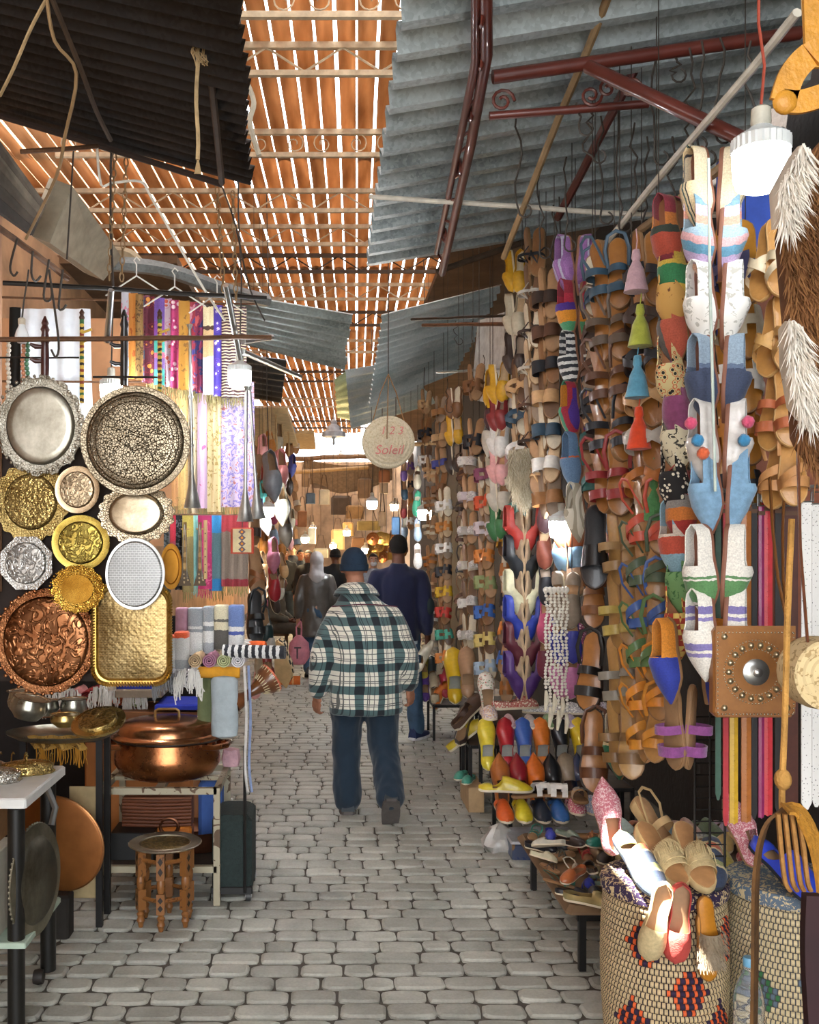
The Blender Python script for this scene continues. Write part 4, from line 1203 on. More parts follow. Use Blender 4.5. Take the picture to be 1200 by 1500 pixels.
HS_B = [(0, .012), (.35, .014), (.42, .062), (.5, .062), (.7, .046), (.88, .026), (1, .006)]
HS_P = [(0, .050), (.2, .052), (.38, .056), (.5, .066), (.7, .048), (.88, .026), (1, .006)]
ME = {}
def build_shoe_meshes():
    ME['sole_r'] = sole_mesh('round', .013).mesh('sole')
    ME['sole_p'] = sole_mesh('point', .012).mesh('sole')
    ME['sole_thick'] = sole_mesh('round', .024, heel=.012).mesh('sole')
    ME['bed_r'] = sole_mesh('round', .003, inset=.004, z0=.012).mesh('footbed')
    ME['bed_p'] = sole_mesh('point', .003, inset=.005, z0=.011).mesh('footbed')
    ME['bed_thick'] = sole_mesh('round', .003, inset=.004, z0=.023, heel=.012).mesh('footbed')
    ME['up_p'] = solid(upper_mesh('point', HS_P, t0=.44, openw=.45)).mesh('upper')
    ME['up_r'] = solid(upper_mesh('round', HS_B, t0=.45)).mesh('upper')
    ME['up_full'] = solid(upper_mesh('round', [(0, .05), (.1, .05), (.3, .042), (.5, .05), (.62, .058), (.78, .046), (.92, .03), (1, .008)], t0=.58, openw=.66, heelh=.04)).mesh('upper')
    ME['up_tulip'] = solid(upper_mesh('point', HS_P, t0=.42, openw=.36, flare=.045)).mesh('upper')
    ME['heel_fold'] = solid(upper_mesh('round', [(0, .02), (.2, .028), (.3, .028), (1, .0)], t0=0, k=.9).xf(Matrix.Identity(4))).mesh('folded_heel')
    def cut(mb, y1):
        out = MB(); keep = [f for f in mb.f if max(mb.v[i][1] for i in f) < y1]
        out.add(mb.v, keep); return out
    hb = upper_mesh('round', [(0, .016), (.1, .024), (.22, .026), (.30, .012), (1, .0)], t0=0, k=.98)
    ME['heel_fold'] = solid(cut(hb, -.05)).mesh('folded_heel')
    def hs_pt(u, v):
        t = .48+.32*v; q = (u-.5)*2
        w = half('round', t)*1.06
        return (w*math.sin(q*PI/2), (t-.5)*LEN, .006+.06*max(0, math.cos(q*PI/2))**.7)
    def h_cut(u, v):
        q = abs(u-.5)*2
        return (q < .22 and abs(v-.5) > .17) or (q > .62 and abs(v-.5) < .15)
    ME['h_strap'] = solid(MB().grid(hs_pt, 22, 12, skip=lambda u, v: h_cut(u, v))).mesh('strap')
    ME['band_wide'] = band('round', .52, .76, .05).mesh('strap')
    ME['band_front'] = band('round', .70, .82, .042).mesh('toe_strap')
    ME['band_mid'] = band('round', .46, .56, .056).mesh('strap')
    ME['band_thin'] = band('round', .60, .66, .05).mesh('strap')
    ME['band_a'] = band('round', .58, .69, .05, skew=.26).mesh('cross_strap')
    ME['band_b'] = band('round', .58, .69, .053, skew=-.26).mesh('cross_strap')
    ME['back_strap'] = MB().tube([(-.034, -.02, .02), (-.040, -.07, .05), (-.028, -.118, .062), (0, -.132, .064), (.028, -.118, .062), (.040, -.07, .05), (.034, -.02, .02)], .006, 6, flat=.35).mesh('heel_strap')
    ME['thong'] = MB().tube([(-.036, -.01, .018), (-.018, .025, .045), (0, .06, .016), (.018, .025, .045), (.036, -.01, .018)], .0055, 6, flat=.5).mesh('thong')
    ME['pompom'] = pom_mesh()
    ME['tassel'] = tassel_mesh()
    ME['rosette'] = rosette_mesh()
    ME['fringe'] = fringe_mesh()
    ME['fur_band'] = fur_mesh(.045, .03)
def pom_mesh():
    rr = random.Random(5); mb = MB()
    mb.ball((0, 0, 0), .014, 10, 7)
    for i in range(len(mb.v)):
        v = Vector(mb.v[i]); mb.v[i] = tuple(v*(1+rr.uniform(-.12, .18)))
    return mb.mesh('pompom')
def tassel_mesh():
    rr = random.Random(6); mb = MB()
    mb.lathe([(.001, .012), (.007, .008), (.008, 0), (.006, -.005), (.013, -.02), (.018, -.045), (.021, -.058), (.012, -.06)], 22, wob=lambda a, r, z: 1+(.12*math.sin(a*11) if z < -.01 else 0))
    return mb.mesh('tassel')
def rosette_mesh():
    mb = MB()
    for k in range(7):
        a = 2*PI*k/7
        mb.grid(lambda u, v: (math.cos(a+(v-.5)*.9)*u*.034, math.sin(a+(v-.5)*.9)*u*.034, .065+.012*math.sin(u*3)-.02*(v-.5)**2), 4, 3)
    mb.ball((0, 0, .072), .010, 8, 5)
    return mb.mesh('rosette')
def fringe_mesh():
    rr = random.Random(8); mb = MB()
    for k in range(26):
        x = -.042+.084*k/25; z = .016+.052*math.cos(x/.046*PI/2)**.7
        dx = rr.uniform(-.004, .004)
        mb.tube([(x, .0, z+.004), (x+dx, .022, z+.010+rr.uniform(0, .004)), (x+dx*2, .045, z+.002+rr.uniform(-.004, .004))], .0016, 4)
    return mb.mesh('fringe')
def fur_mesh(rx, h, n=320, ln=.02):
    rr = random.Random(9); mb = MB()
    b = band('round', .5, .76, .05); mb.add(b.v, b.f)
    for k in range(n):
        s = rr.uniform(-1, 1); t = rr.uniform(.5, .77)
        x = .046*math.sin(s*PI/2); z = .018+.05*math.cos(s*PI/2)**.7; y = (t-.5)*LEN
        d = Vector((s*.8, .9+rr.uniform(-.5, .4), .8+rr.uniform(-.3, .5))).normalized()*ln*rr.uniform(.6, 1.2)
        p = Vector((x, y, z)); q = p+d; w = Vector((rr.uniform(-1, 1), rr.uniform(-1, 1), 0)).normalized()*.0016
        mb.add([p-w, p+w, q], [(0, 1, 2)])
    return mb.mesh('fur_strap', smooth=False)
build_shoe_meshes()

TAN = mat('#a8825c', .55, var=.3, rnd=.35)
SOLE = mat('#94704c', .6, var=.2)
DARKSOLE = mat('#3a2a20', .6, var=.2)
CREAMSOLE = mat('#e0d3b8', .7, var=.1)
INSOLE = mat('#9c7a58', .7, var=.2)
def leather(c, rough=.38): return mat(c, rough, var=.18, scale=30, bump=.08, bscale=160, coat=.15)
def felt(c): return mat(c, .9, var=.2, scale=60, bump=.3, bscale=260, sheen=.3)

KINDNAME = {'babouche': 'pointed_slipper', 'round': 'leather_slipper', 'tulip': 'tulip_slipper', 'h': 'strap_sandal', 'slide': 'slide_sandal', 'two': 'two_strap_sandal', 'cross': 'cross_strap_sandal', 'thong': 'thong_sandal', 'full': 'slip_on_shoe', 'thick': 'platform_sandal', 'rosette': 'flower_sandal', 'fringe': 'fringed_sandal', 'fur': 'fur_sandal', 'heel': 'ankle_strap_sandal'}
def shoe(kind, M, m, label, group=None, sole=None, bed=None, extra=None, extra_m=None, cat=None):
    """one shoe: an empty with its sole, footbed, upper or straps as parts. m = main material"""
    cat = cat or ('slipper' if kind in ('babouche', 'round', 'tulip') else 'shoe' if kind == 'full' else 'sandal')
    t = empty(KINDNAME[kind], M, label, cat, group)
    if kind in ('babouche', 'tulip'):
        inst('sole', ME['sole_p'], sole or SOLE, t)
        inst('insole', ME['bed_p'], bed or INSOLE, t)
        inst('upper', ME['up_p' if kind == 'babouche' else 'up_tulip'], m, t)
    elif kind in ('round', 'full'):
        inst('sole', ME['sole_r'], sole or CREAMSOLE, t)
        inst('insole', ME['bed_r'], bed or INSOLE, t)
        inst('upper', ME['up_r' if kind == 'round' else 'up_full'], m, t)
        if kind == 'round': inst('folded_heel', ME['heel_fold'], m, t)
    else:
        thick = kind in ('thick', 'fringe')
        inst('sole', ME['sole_thick' if thick else 'sole_r'], sole or SOLE, t)
        inst('footbed', ME['bed_thick' if thick else 'bed_r'], bed or TAN, t)
        lift = Matrix.Translation((0, 0, .012)) if thick else Matrix.Identity(4)
        for nm in {'h': ['h_strap'], 'slide': ['band_wide'], 'two': ['band_front', 'band_mid'], 'cross': ['band_a', 'band_b'], 'thong': ['thong', 'band_thin'], 'thick': ['band_front', 'band_mid', 'back_strap'], 'rosette': ['band_wide'], 'fringe': ['band_front', 'band_wide'], 'fur': ['fur_band'], 'heel': ['band_front', 'band_a', 'back_strap']}[kind]:
            inst(ME[nm].name.split('.')[0], ME[nm], m, t, lift)
        if kind == 'rosette': inst('rosette', ME['rosette'], extra_m or m, t, Matrix.Translation((0, .03, -.008)))
        if kind == 'fringe': inst('fringe', ME['fringe'], extra_m or m, t, Matrix.Translation((0, .005, .014)))
    for nm, pos in (extra or []):
        inst(nm, ME[nm], extra_m or m, t, Matrix.Translation(pos) if not isinstance(pos, Matrix) else pos)
    return t

def hang_pair(kind, px, py, Y, mats, labels, group, az=0.0, spread=62, s=1.0, tilt=.10, sep=.022, sole=None, bed=None, extra=None, extra_m=None):
    """two slippers hung toe down with their soles together, uppers turned outwards to both sides"""
    c = P(px, py, Y)
    for k, sg in enumerate((-1, 1)):
        a = R(sg*spread)+az
        up = Vector((math.sin(a), -math.cos(a), 0.12))
        side = Vector((math.cos(az), math.sin(az), 0))*sg
        toe = Vector((-side.x*tilt*.5, -side.y*tilt, -1))
        M = frame(c+side*sep + Vector((0, .01*k, 0)), toe, up, s, mirror=(sg > 0))
        shoe(kind, M, mats, labels[k], group, sole, bed, extra, extra_m)

def hang(kind, px, py, Y, m, label, group, az=0.0, lean=.15, roll=0.0, s=1.0, shingle=.24, **kw):
    """one sandal hung toe down, footbed facing the buyer (az turns it; 0 faces the viewer)"""
    c = P(px, py, Y)
    up = Vector((math.sin(az), -math.cos(az), lean))
    toe = Vector((math.sin(roll)+math.sin(az)*shingle, -shingle*math.cos(az), -1))
    return shoe(kind, frame(c, toe, up, s), m, label, group, **kw)

def lay(kind, pos, heading, m, label, group, pitch=0.0, roll=0.0, s=1.0, **kw):
    """one shoe lying on something: heading = direction the toe points, 0 = away from the viewer"""
    toe = Vector((math.sin(heading)*math.cos(pitch), math.cos(heading)*math.cos(pitch), math.sin(pitch)))
    side = Vector((math.cos(heading), -math.sin(heading), 0))
    up = side.cross(toe).normalized()*1.0 + side*math.sin(roll)
    return shoe(kind, frame(pos, toe, up, s), m, label, group, **kw)
# ================================================================ shoe shops
# ---- kilim slipper column nearest the viewer
def kilim_column():
    Y = 2.85
    W = '#e7e3d8'
    defs = [
        (285, bands([(0, '#d9c9a8'), (.3, '#e6d2a6'), (.42, '#2f3038'), (.46, '#e0cfa8'), (.52, '#3c5a58'), (.58, '#e6cfa2'), (.66, '#ddc193'), (.74, '#3a3a40'), (.78, '#e8d7b4'), (.9, '#c98d6a')], 'X', lo=-.05, hi=.05), 'cream and black striped kilim slipper'),
        (352, bands([(0, '#7fa3b5'), (.2, '#c9b4c4'), (.3, '#e3a28c'), (.38, '#9fb7c6'), (.5, '#d8a7a8'), (.58, '#5f93ad'), (.68, '#b9a3c6'), (.8, '#e0b294'), (.9, '#4f8aa5')], 'Y', rot=.5), 'pale pink and blue patchwork slipper'),
        (452, printed('#e9e7e0', '#b9b7ad', scale=34, kind='noise', thr=.42), 'white sequinned slipper'),
        (560, bands([(0, '#8fa3b4'), (.38, '#5b6c86'), (.43, '#39445e'), (1, '#2f3a52')], 'Y'), 'navy denim slipper'),
        (655, leather('#d3cfc9', .2), 'glossy pearl white slipper with fur edge and pompoms'),
        (722, felt('#7fa6c4'), 'light blue denim slipper'),
        (842, bands([(0, W), (.55, W), (.57, '#5e8a5a'), (.60, W), (.62, '#5a8a55'), (.82, '#5a8a55'), (.84, W), (.87, '#5e8a5a'), (.89, W)], 'Y'), 'white felt slipper with a green band'),
        (935, bands([(0, W), (.22, '#7f76ad'), (.30, W), (.33, '#8a80b5'), (.37, W), (.60, '#7f76ad'), (.67, W), (.70, '#8a80b5'), (.74, W)], 'Y'), 'white felt slipper with purple stripes'),
    ]
    px = [1043, 1045, 1048, 1050, 1052, 1056, 1049, 1050]
    for i, (py, m, d) in enumerate(defs):
        ex = None; em = None
        hang_pair('babouche', px[i], py-6, Y - .012*i, m, ['%s, %s of the near column, outer side' % (d, ORD[i]), '%s, %s of the near column, inner side' % (d, ORD[i])], 'near column of kilim slippers', az=-.05, s=(.98 if i < 6 else 1.02), spread=64, sep=.024, bed=mat('#7d5240', .7), sole=mat('#8a5a45', .6))
    rr = random.Random(2)
    # pompoms and fur on the pearl pair
    pt = [(1012, 620, '#e0557a'), (1022, 645, '#3f8fc0'), (1030, 664, '#e2683c'), (1096, 618, '#dd5a7e'), (1090, 645, '#3f8fc0')]
    for (x, y, c) in pt:
        obj('pompom', MB().add(*ball_geo(.017)), felt(c), M=Matrix.Translation(P(x, y, 2.74)), label='%s yarn pompom sewn on the pearl slippers %s' % ({'#e0557a': 'pink', '#3f8fc0': 'blue', '#e2683c': 'orange', '#dd5a7e': 'rose'}[c], 'nearer the shop' if x > 1050 else 'on the alley side'), cat='pompom')
    string = MB().tube([P(1038, 232, 2.72), P(1040, 400, 2.72), P(1044, 560, 2.72), P(1048, 720, 2.72)], .004, 6)
    obj('hanging_string', string, mat('#c9d8cc', .7), label='pale twisted string down the middle of the near slipper column', cat='string')
def ball_geo(r):
    mb = MB(); mb.ball((0, 0, 0), r, 10, 8); rr = random.Random(3)
    return [tuple(Vector(v)*(1+rr.uniform(-.08, .1))) for v in mb.v], mb.f
kilim_column()

# ---- second kilim column
def kilim_column_two():
    Y = 4.35
    defs = [
        (388, stripes(['#8d5f96', '#9a6aa2', '#8d5f96', '#a9a3b8'], 12, 'X', lo=-.05, hi=.05), 'purple slipper with grey stripes'),
        (452, bands([(0, '#8f2434'), (.3, '#b02a3e'), (.45, '#4a2a86'), (.58, '#d98d22'), (.76, '#4f9a6e'), (1, '#4f9a6e')], 'Y'), 'red, violet, orange and green banded slipper'),
        (528, stripes(['#dcdcd8', '#2c3038'], 18, 'Y'), 'black and white striped slipper'),
        (602, bands([(0, '#4a2a86'), (.2, '#9a2036'), (.45, '#3d8c68'), (.7, '#dd8f25'), (1, '#dd8f25')], 'X', lo=-.05, hi=.05), 'violet, red, green and orange slipper with fur'),
        (676, bands([(0, '#5f7fa0'), (.42, '#5f7fa0'), (.44, '#c9683f'), (.47, '#6483a5'), (1, '#7fa0c0')], 'Y'), 'grey-blue felt slipper with orange edging'),
        (750, printed('#d8d2c0', '#a9a18c', scale=12, kind='rings', thr=.4, mapscale=(1, .4, 1)), 'cream corded slipper'),
    ]
    px = [841, 845, 848, 850, 852, 858]
    for i, (py, m, d) in enumerate(defs):
        hang_pair('babouche', px[i], py, Y-.014*i, m, ['%s, %s of the second column, outer side' % (d, ORD[i]), '%s, %s of the second column, inner side' % (d, ORD[i])], 'second column of kilim slippers', az=-.1, s=1.02, spread=62, sep=.022, bed=mat('#8a5a45', .7), sole=mat('#9a6a4f', .6))
    hang('slide', 872, 802, 3.85, leather('#15171a', .3), 'black leather slide sandal hanging under the cream corded slippers', 'lone sandals by the bulb', az=-.3, s=1.3, sole=DARKSOLE, bed=leather('#1c1e22'))
kilim_column_two()

# ---- side-on kilim slippers behind the near column
def kilim_edge():
    rows = [
        (345, bands([(0, '#8c2f3c'), (.3, '#c97a35'), (.45, '#2f3a30'), (.55, '#a8452f'), (.8, '#7a2430')], 'Y'), 'maroon and orange kilim slipper'),
        (395, bands([(0, '#c9a83f'), (.5, '#c9a83f'), (.52, '#2f7a4a'), (.75, '#c9a83f')], 'Y'), 'mustard and green kilim slipper'),
        (430, printed('#c79a52', '#6d4524', scale=26, kind='noise', thr=.36), 'ochre kilim slipper with brown motif'),
        (480, bands([(0, '#b5563f'), (.5, '#b5563f'), (.55, '#5a5550'), (.8, '#463f3c')], 'X', lo=-.05, hi=.05), 'brick red and grey kilim slipper'),
        (545, printed('#cfc08a', '#26221f', '#c4603c', scale=55, kind='voronoi', thr=.3), 'black and cream star-patterned slipper'),
        (592, felt('#8f4a72'), 'plum felt slipper'),
        (640, printed('#d8cfb0', '#3c3a32', scale=42, kind='noise', thr=.42), 'cream slipper with black zigzags'),
        (700, printed('#211f20', '#e4ddc8', scale=62, kind='voronoi', thr=.32), 'black slipper with white rings'),
        (742, bands([(0, '#a8322a'), (.35, '#a8322a'), (.4, '#8a8580'), (.55, '#d07a33'), (.7, '#a8322a')], 'Y'), 'red and grey striped kilim slipper'),
        (790, bands([(0, '#8fb5c4'), (.35, '#d9c9b8'), (.5, '#c0503a'), (.7, '#8fb5c4')], 'Y'), 'light blue and red kilim slipper'),
        (845, printed('#6f9a62', '#3c6a3c', scale=40, kind='noise', thr=.42), 'green embroidered slipper'),
        (905, printed('#b0402c', '#e2c36a', '#2a2220', scale=58, kind='checker', thr=.5), 'red and yellow beaded slipper'),
    ]
    for i, (py, m, d) in enumerate(rows):
        x = 992 + (i*7 % 12) + (8 if i > 5 else 0)
        for k in range(2):
            c = P(x + k*18 - 9, py + k*6, 3.06 + .05*k)
            a = R(-58 + 12*(i % 3) + 34*k)
            shoe('babouche', frame(c, (.12*(k-.5)+.10, -.06, -1), (math.sin(a), -math.cos(a), .1), .98), m, '%s in crowded column behind near one, %s' % (d, 'front of its pair' if k == 0 else 'back of its pair'), 'crowded kilim column', bed=mat('#9c6a48', .7))
kilim_edge()

# ---- blue and orange flap slippers and loose pieces low in the near column
hang_pair('babouche', 1012, 968, 2.95, bands([(0, '#d98a2a'), (.45, '#d98a2a'), (.47, '#2a3a9a'), (1, '#24338f')], 'Y'), ['blue suede slipper with orange heel hanging beside the studded bag, outer one', 'blue suede slipper with orange heel hanging beside the studded bag, inner one'], 'low slippers by the bag', az=-.2, s=1.0, sep=.05)
hang_pair('two', 1000, 1065, 3.0, felt('#8a4a86'), ['purple strap sandal hanging below the blue slippers, outer one', 'purple strap sandal hanging below the blue slippers, inner one'], 'low slippers by the bag', az=-.1, sep=.02, spread=60)

# ---- tulip slippers with tassels
def tulip_column():
    defs = [(775, '#b23a32', 'red'), (818, '#22262c', 'black'), (868, '#d6d3b0', 'cream'), (906, '#2c3fa0', 'royal blue'), (945, '#5c2430', 'maroon'), (988, '#4a2a6a', 'violet')]
    for i, (py, c, nm) in enumerate(defs):
        hang_pair('tulip', 768, py, 5.5 - .02*i, leather(c, .5), ['%s tulip-shaped slipper with tassel, alley side of its pair' % nm, '%s tulip-shaped slipper with tassel, shop side of its pair' % nm], 'column of tulip slippers', az=-.12, s=1.04, sep=.018, spread=66, bed=mat('#b9a184', .7), sole=mat('#c0a582', .6), extra=[('tassel', (0, -.0, .085))])
tulip_column()

# ---- columns of sandals down the alley
HCOL = ['#d9572f', '#d5c9cd', '#e08a3c', '#93a06a', '#3f6fc0', '#d8c070', '#a8bccf', '#a5672e']
def sandal_column(px, y0, y1, Y, kind, cols, where, az=-.55, s=1.0, sole=None, bed=None, pair=True, dpx=0, roll=.03, seed=1, extra_m=None, names=None):
    n = len(cols); rr = random.Random(seed)
    a_, b_ = P(px+dpx, y1, Y+.03), P(px, y0, Y+.03)
    obj('hanging_twine', MB().tube([a_, b_, (b_.x, b_.y, 3.56+.17*(b_.x-.24) if Y < 6.1 else 4.23 if b_.x > 1.03 else ROOF_Z+.02)], .002, 4), WIRE, label='thin twine carrying the column '+where, cat='twine')
    for i, c in enumerate(cols):
        py = y0 + (y1-y0)*i/max(1, n-1)
        m = leather(c, .55) if isinstance(c, str) else c
        d = names[i] if names else (COLNAME.get(c, 'leather') if isinstance(c, str) else 'patterned')
        w = {'h': 'cut-out strap sandal', 'rosette': 'flower-topped sandal', 'two': 'two-strap sandal', 'cross': 'cross-strap sandal', 'slide': 'slide sandal', 'thong': 'thong sandal', 'heel': 'ankle-strap sandal', 'thick': 'platform sandal', 'babouche': 'pointed slipper', 'round': 'soft slipper', 'full': 'slip-on shoe', 'fringe': 'fringed sandal'}[kind]
        x = px + dpx*i/max(1, n-1)
        bd = bed or BEDS[(i*3+seed) % len(BEDS)]
        hang(kind, x, py, Y-.012*i, m, '%s %s, %s in column %s' % (d, w, ORD[i] if i < 20 else 'low', where), 'sandals in the column '+where, az=az+rr.uniform(-.3, .3), roll=roll+rr.uniform(-.1, .1), s=s*rr.uniform(.93, 1.07), lean=rr.uniform(.02, .35), sole=sole, bed=bd, extra_m=extra_m)
        if pair:
            c0 = P(x-26*5.5/Y*.5, py+rr.uniform(-3, 3), Y+.05)
            a = az-.95
            shoe(kind, frame(c0, (.05, -.18, -1), (math.sin(a), -math.cos(a), .1), s), m, '%s %s edge-on behind its mate, %s in column %s' % (d, w, ORD[i] if i < 20 else 'low', where), 'edge-on mates in the column '+where, sole, bd, extra_m=extra_m)
BEDS = [TAN, leather('#c8ac86', .6), leather('#6e5038', .5), TAN, leather('#94806c', .6), leather('#d8ccb2', .6), leather('#8a5f38', .5)]
COLNAME = {'#d9572f': 'coral', '#d5c9cd': 'pale pink', '#e08a3c': 'orange', '#93a06a': 'olive', '#3f6fc0': 'blue', '#d8c070': 'yellow', '#a8bccf': 'pale blue', '#a5672e': 'brown', '#22242a': 'black', '#8f4a66': 'plum', '#e8e4dc': 'white', '#d2a81f': 'golden yellow', '#c8382c': 'scarlet', '#4fae94': 'turquoise', '#b8752c': 'caramel', '#7a5230': 'chestnut', '#5a3a28': 'dark brown', '#2f4a5c': 'petrol blue', '#c9a070': 'beige', '#3a2a22': 'chocolate', '#c0b49a': 'stone', '#6d4a34': 'cocoa', '#9a6a3c': 'tan', '#b06a2c': 'amber', '#1f5a54': 'teal', '#c8bfae': 'ivory', '#8a2a2a': 'wine red', '#d6a21f': 'mustard', '#b04a6a': 'rose', '#4a4f9a': 'indigo', '#3f7a48': 'green', '#b8b2a8': 'silver grey', '#e6a8a4': 'blush pink', '#7f95a8': 'slate blue', '#6a4a8a': 'violet'}
sandal_column(718, 648, 968, 6.6, 'h', ['#22242a', '#8f4a66', '#d9572f', '#d5c9cd', '#e08a3c', '#93a06a', '#3f6fc0', '#d8c070', '#a8bccf'], 'nearest the tulip slippers', az=-.35, s=1.0, seed=2)
sandal_column(742, 700, 1000, 6.2, 'h', ['#d5c9cd', '#e8e4dc', '#d6a21f', '#b06a2c', '#22242a', '#e08a3c', '#3f6fc0', '#a5672e'], 'just behind the tulip slippers', az=-.55, s=.95, pair=False, seed=3)
WROS = mat('#dcd6d2', .5, var=.3, scale=80)
sandal_column(693, 672, 925, 7.2, 'rosette', ['#e8e4dc', '#d5c9cd', '#b8b2a8', '#c8bfae', '#e8e4dc', '#b8b2a8'], 'of pale flower sandals', az=-.35, seed=4, extra_m=WROS)
sandal_column(656, 735, 955, 8.4, 'h', ['#e8e4dc', '#b8752c', '#e8e4dc', '#22242a', '#d2a81f', '#c8382c', '#4fae94', '#e08a3c'], 'beside the man in navy', az=-.3, s=1.0, seed=5)
sandal_column(679, 690, 960, 7.8, 'heel', ['#5a3a28', '#3a2a22', '#5a3a28', '#22242a', '#6d4a34', '#3a2a22', '#22242a'], 'of dark strappy sandals', az=-.9, seed=6, pair=False)
sandal_column(702, 560, 640, 6.6, 'h', ['#7a5230', '#22242a'], 'hung highest near the white panel', az=-.5, seed=7)
sandal_column(636, 690, 940, 9.6, 'two', ['#c9a070', '#9a6a3c', '#c0b49a', '#b8752c', '#c9a070', '#e8e4dc', '#c8bfae'], 'past the sandals by the navy man', az=-.3, seed=8)
sandal_column(612, 700, 930, 11.0, 'round', ['#c0b49a', '#3f9a78', '#a8bccf', '#e8e4dc', '#d9572f', '#c8bfae', '#b04a6a'], 'behind the navy man', az=-.2, s=1.1, seed=9, pair=False)
sandal_column(592, 690, 800, 14.0, 'full', ['#6a4a8a', '#2f4a5c', '#8a2a2a', '#a8bccf', '#b8752c'], 'far down the shoe side', az=-.2, s=1.2, seed=10, pair=False)
sandal_column(602, 680, 760, 12.5, 'h', ['#6a4a8a', '#22242a', '#b8752c', '#e8e4dc'], 'under the pale batten', az=-.2, s=1.1, seed=11, pair=False)
sandal_column(628, 590, 670, 9.9, 'h', ['#c9a070', '#22242a', '#e8e4dc'], 'highest past the pale batten', az=-.3, seed=31)
sandal_column(650, 600, 710, 8.9, 'slide', ['#9a6a3c', '#c9a070', '#4a4f9a', '#7a5230'], 'above the sandals by the navy man', az=-.4, seed=32)
sandal_column(672, 590, 670, 7.9, 'full', ['#7a5230', '#d6a21f', '#3a2a22'], 'left of the highest cut-out sandals', az=-.6, seed=33)
# upper rows between the awning and the bulb
sandal_column(765, 400, 520, 5.7, 'full', ['#d6a21f', '#c0b49a', '#3a2a22'], 'high beside the iron rails', az=-.6, s=1.0, seed=12)
sandal_column(790, 370, 690, 5.2, 'thong', ['#22242a', '#b8b2a8', '#3a2a22', '#c8bfae', '#5a3a28', '#3a2a22', '#c9a070'], 'left of the second slipper column', az=-.5, s=1.05, seed=13, sole=mat('#8a6a48', .6))
sandal_column(812, 430, 720, 5.0, 'slide', ['#3a2a22', '#5a3a28', '#22242a', '#c9a070', '#2f4a5c', '#e8e4dc', '#9a6a3c'], 'right behind the striped slippers', az=-.45, s=1.05, seed=14)
sandal_column(740, 560, 760, 6.0, 'full', ['#d6a21f', '#8a2a2a', '#e8e4dc', '#e6a8a4', '#c8bfae', '#3f7a48'], 'above the pale fur', az=-.7, s=1.0, seed=15)
sandal_column(770, 560, 740, 5.6, 'cross', ['#c9a070', '#2f4a5c', '#e8e4dc', '#c0b49a', '#3f7a72'], 'left of the bulb', az=-.5, s=1.05, seed=16)
sandal_column(722, 575, 640, 6.2, 'babouche', ['#d6a21f', '#4a2a30', '#c8bfae'], 'below the white panel', az=-.6, s=1.05, seed=17, pair=False)
# dark brown sandals between the two kilim columns, footbeds darkened to imitate shade
sandal_column(908, 405, 700, 3.75, 'thick', ['#2f4a5c', '#5a4a3c', '#5a3a28', '#22242a', '#8a2a2a'], 'of tan-footed sandals between the kilim columns', az=-.2, s=1.12, seed=18, bed=leather('#96622c'))
sandal_column(872, 420, 690, 4.1, 'heel', ['#2f4a5c', '#3a2a22', '#5a3a28', '#22242a', '#3a2a22', '#1f5a54'], 'of dark sandals in shade', az=-.5, s=1.1, seed=19, pair=False)
sandal_column(962, 395, 690, 3.5, 'cross', ['#22242a', '#3a2a22', '#22242a', '#c9a070', '#b8b2a8', '#b06a2c'], 'of striped cross-strap sandals', az=-.5, s=1.1, seed=20, bed=leather('#96622c'))
sandal_column(940, 400, 740, 3.9, 'two', ['#5a3a28', '#8a2a2a', '#3a2a22', '#b8752c', '#2f4a5c', '#3a2a22', '#7a5230'], 'of tasselled sandals', az=-.35, s=1.05, seed=21, pair=False, bed=leather('#8a5a2c'))
def tassels():
    for (x, y, c, nm) in ((932, 400, '#c9a5ae', 'pale pink'), (938, 480, '#b0b84a', 'lime green'), (934, 555, '#5fa0bc', 'sky blue'), (936, 630, '#dd4a24', 'orange red'), (958, 735, '#4f8a54', 'green')):
        o = empty('tassel_charm', P(x, y-22, 3.42), '%s yarn tassel among the dark sandals' % nm, 'tassel')
        inst('skirt', ME['tassel'], felt(c), o, Matrix.Scale(2.0, 4))
        obj('knot', MB().lathe([(.004, .03), (.012, .028), (.014, .018), (.012, .01)], 12), felt(c), o)
        obj('loop', MB().tube([(0, 0, .028), (.004, 0, .06), (0, 0, .10)], .002, 5), felt(c), o)
tassels()
sandal_column(868, 870, 1100, 4.1, 'thick', ['#7a4a20', '#1a1614', '#5a3216'], 'of big leather sandals above the bench', az=-.35, s=1.25, seed=22, bed=leather('#a8703a'), sole=DARKSOLE, pair=False)
sandal_column(925, 800, 1080, 3.7, 'two', ['#9a7a50', '#b09a50', '#8a8478', '#7a5a34'], 'of beige sandals by the shelf edge', az=-.3, s=1.15, seed=23, bed=leather('#b08850'))
sandal_column(965, 760, 1060, 3.4, 'heel', ['#c0503a', '#4a5a44', '#3a5a9a', '#5a7a4a', '#d98a2a', '#c9862c'], 'of coloured sandals beside the blue slippers', az=-.45, s=1.05, seed=24, bed=leather('#a87a44'), pair=True)
sandal_column(900, 740, 800, 4.2, 'round', ['#8fa5c4', '#e6a8a4'], 'pastel pair beside the black slide', az=-.3, s=1.1, seed=25, pair=False)
sandal_column(843, 770, 830, 4.9, 'full', ['#b8653c', '#7fa5c4', '#9a7a60'], 'of slip-ons under the bulb', az=-.3, s=1.1, seed=26)
sandal_column(800, 640, 960, 5.35, 'round', ['#e8e4dc', '#c8bfae', '#5a3a40', '#8a4a3a', '#22242a', '#b04a6a', '#6a2a3a'], 'behind the tulip slippers', az=-.4, s=1.0, seed=27, pair=False)
sandal_column(838, 880, 985, 4.7, 'round', ['#9a8a78', '#3a3f9a', '#c87aa8'], 'of embroidered slippers beside the bead strings', az=-.1, s=1.05, seed=28, pair=True)
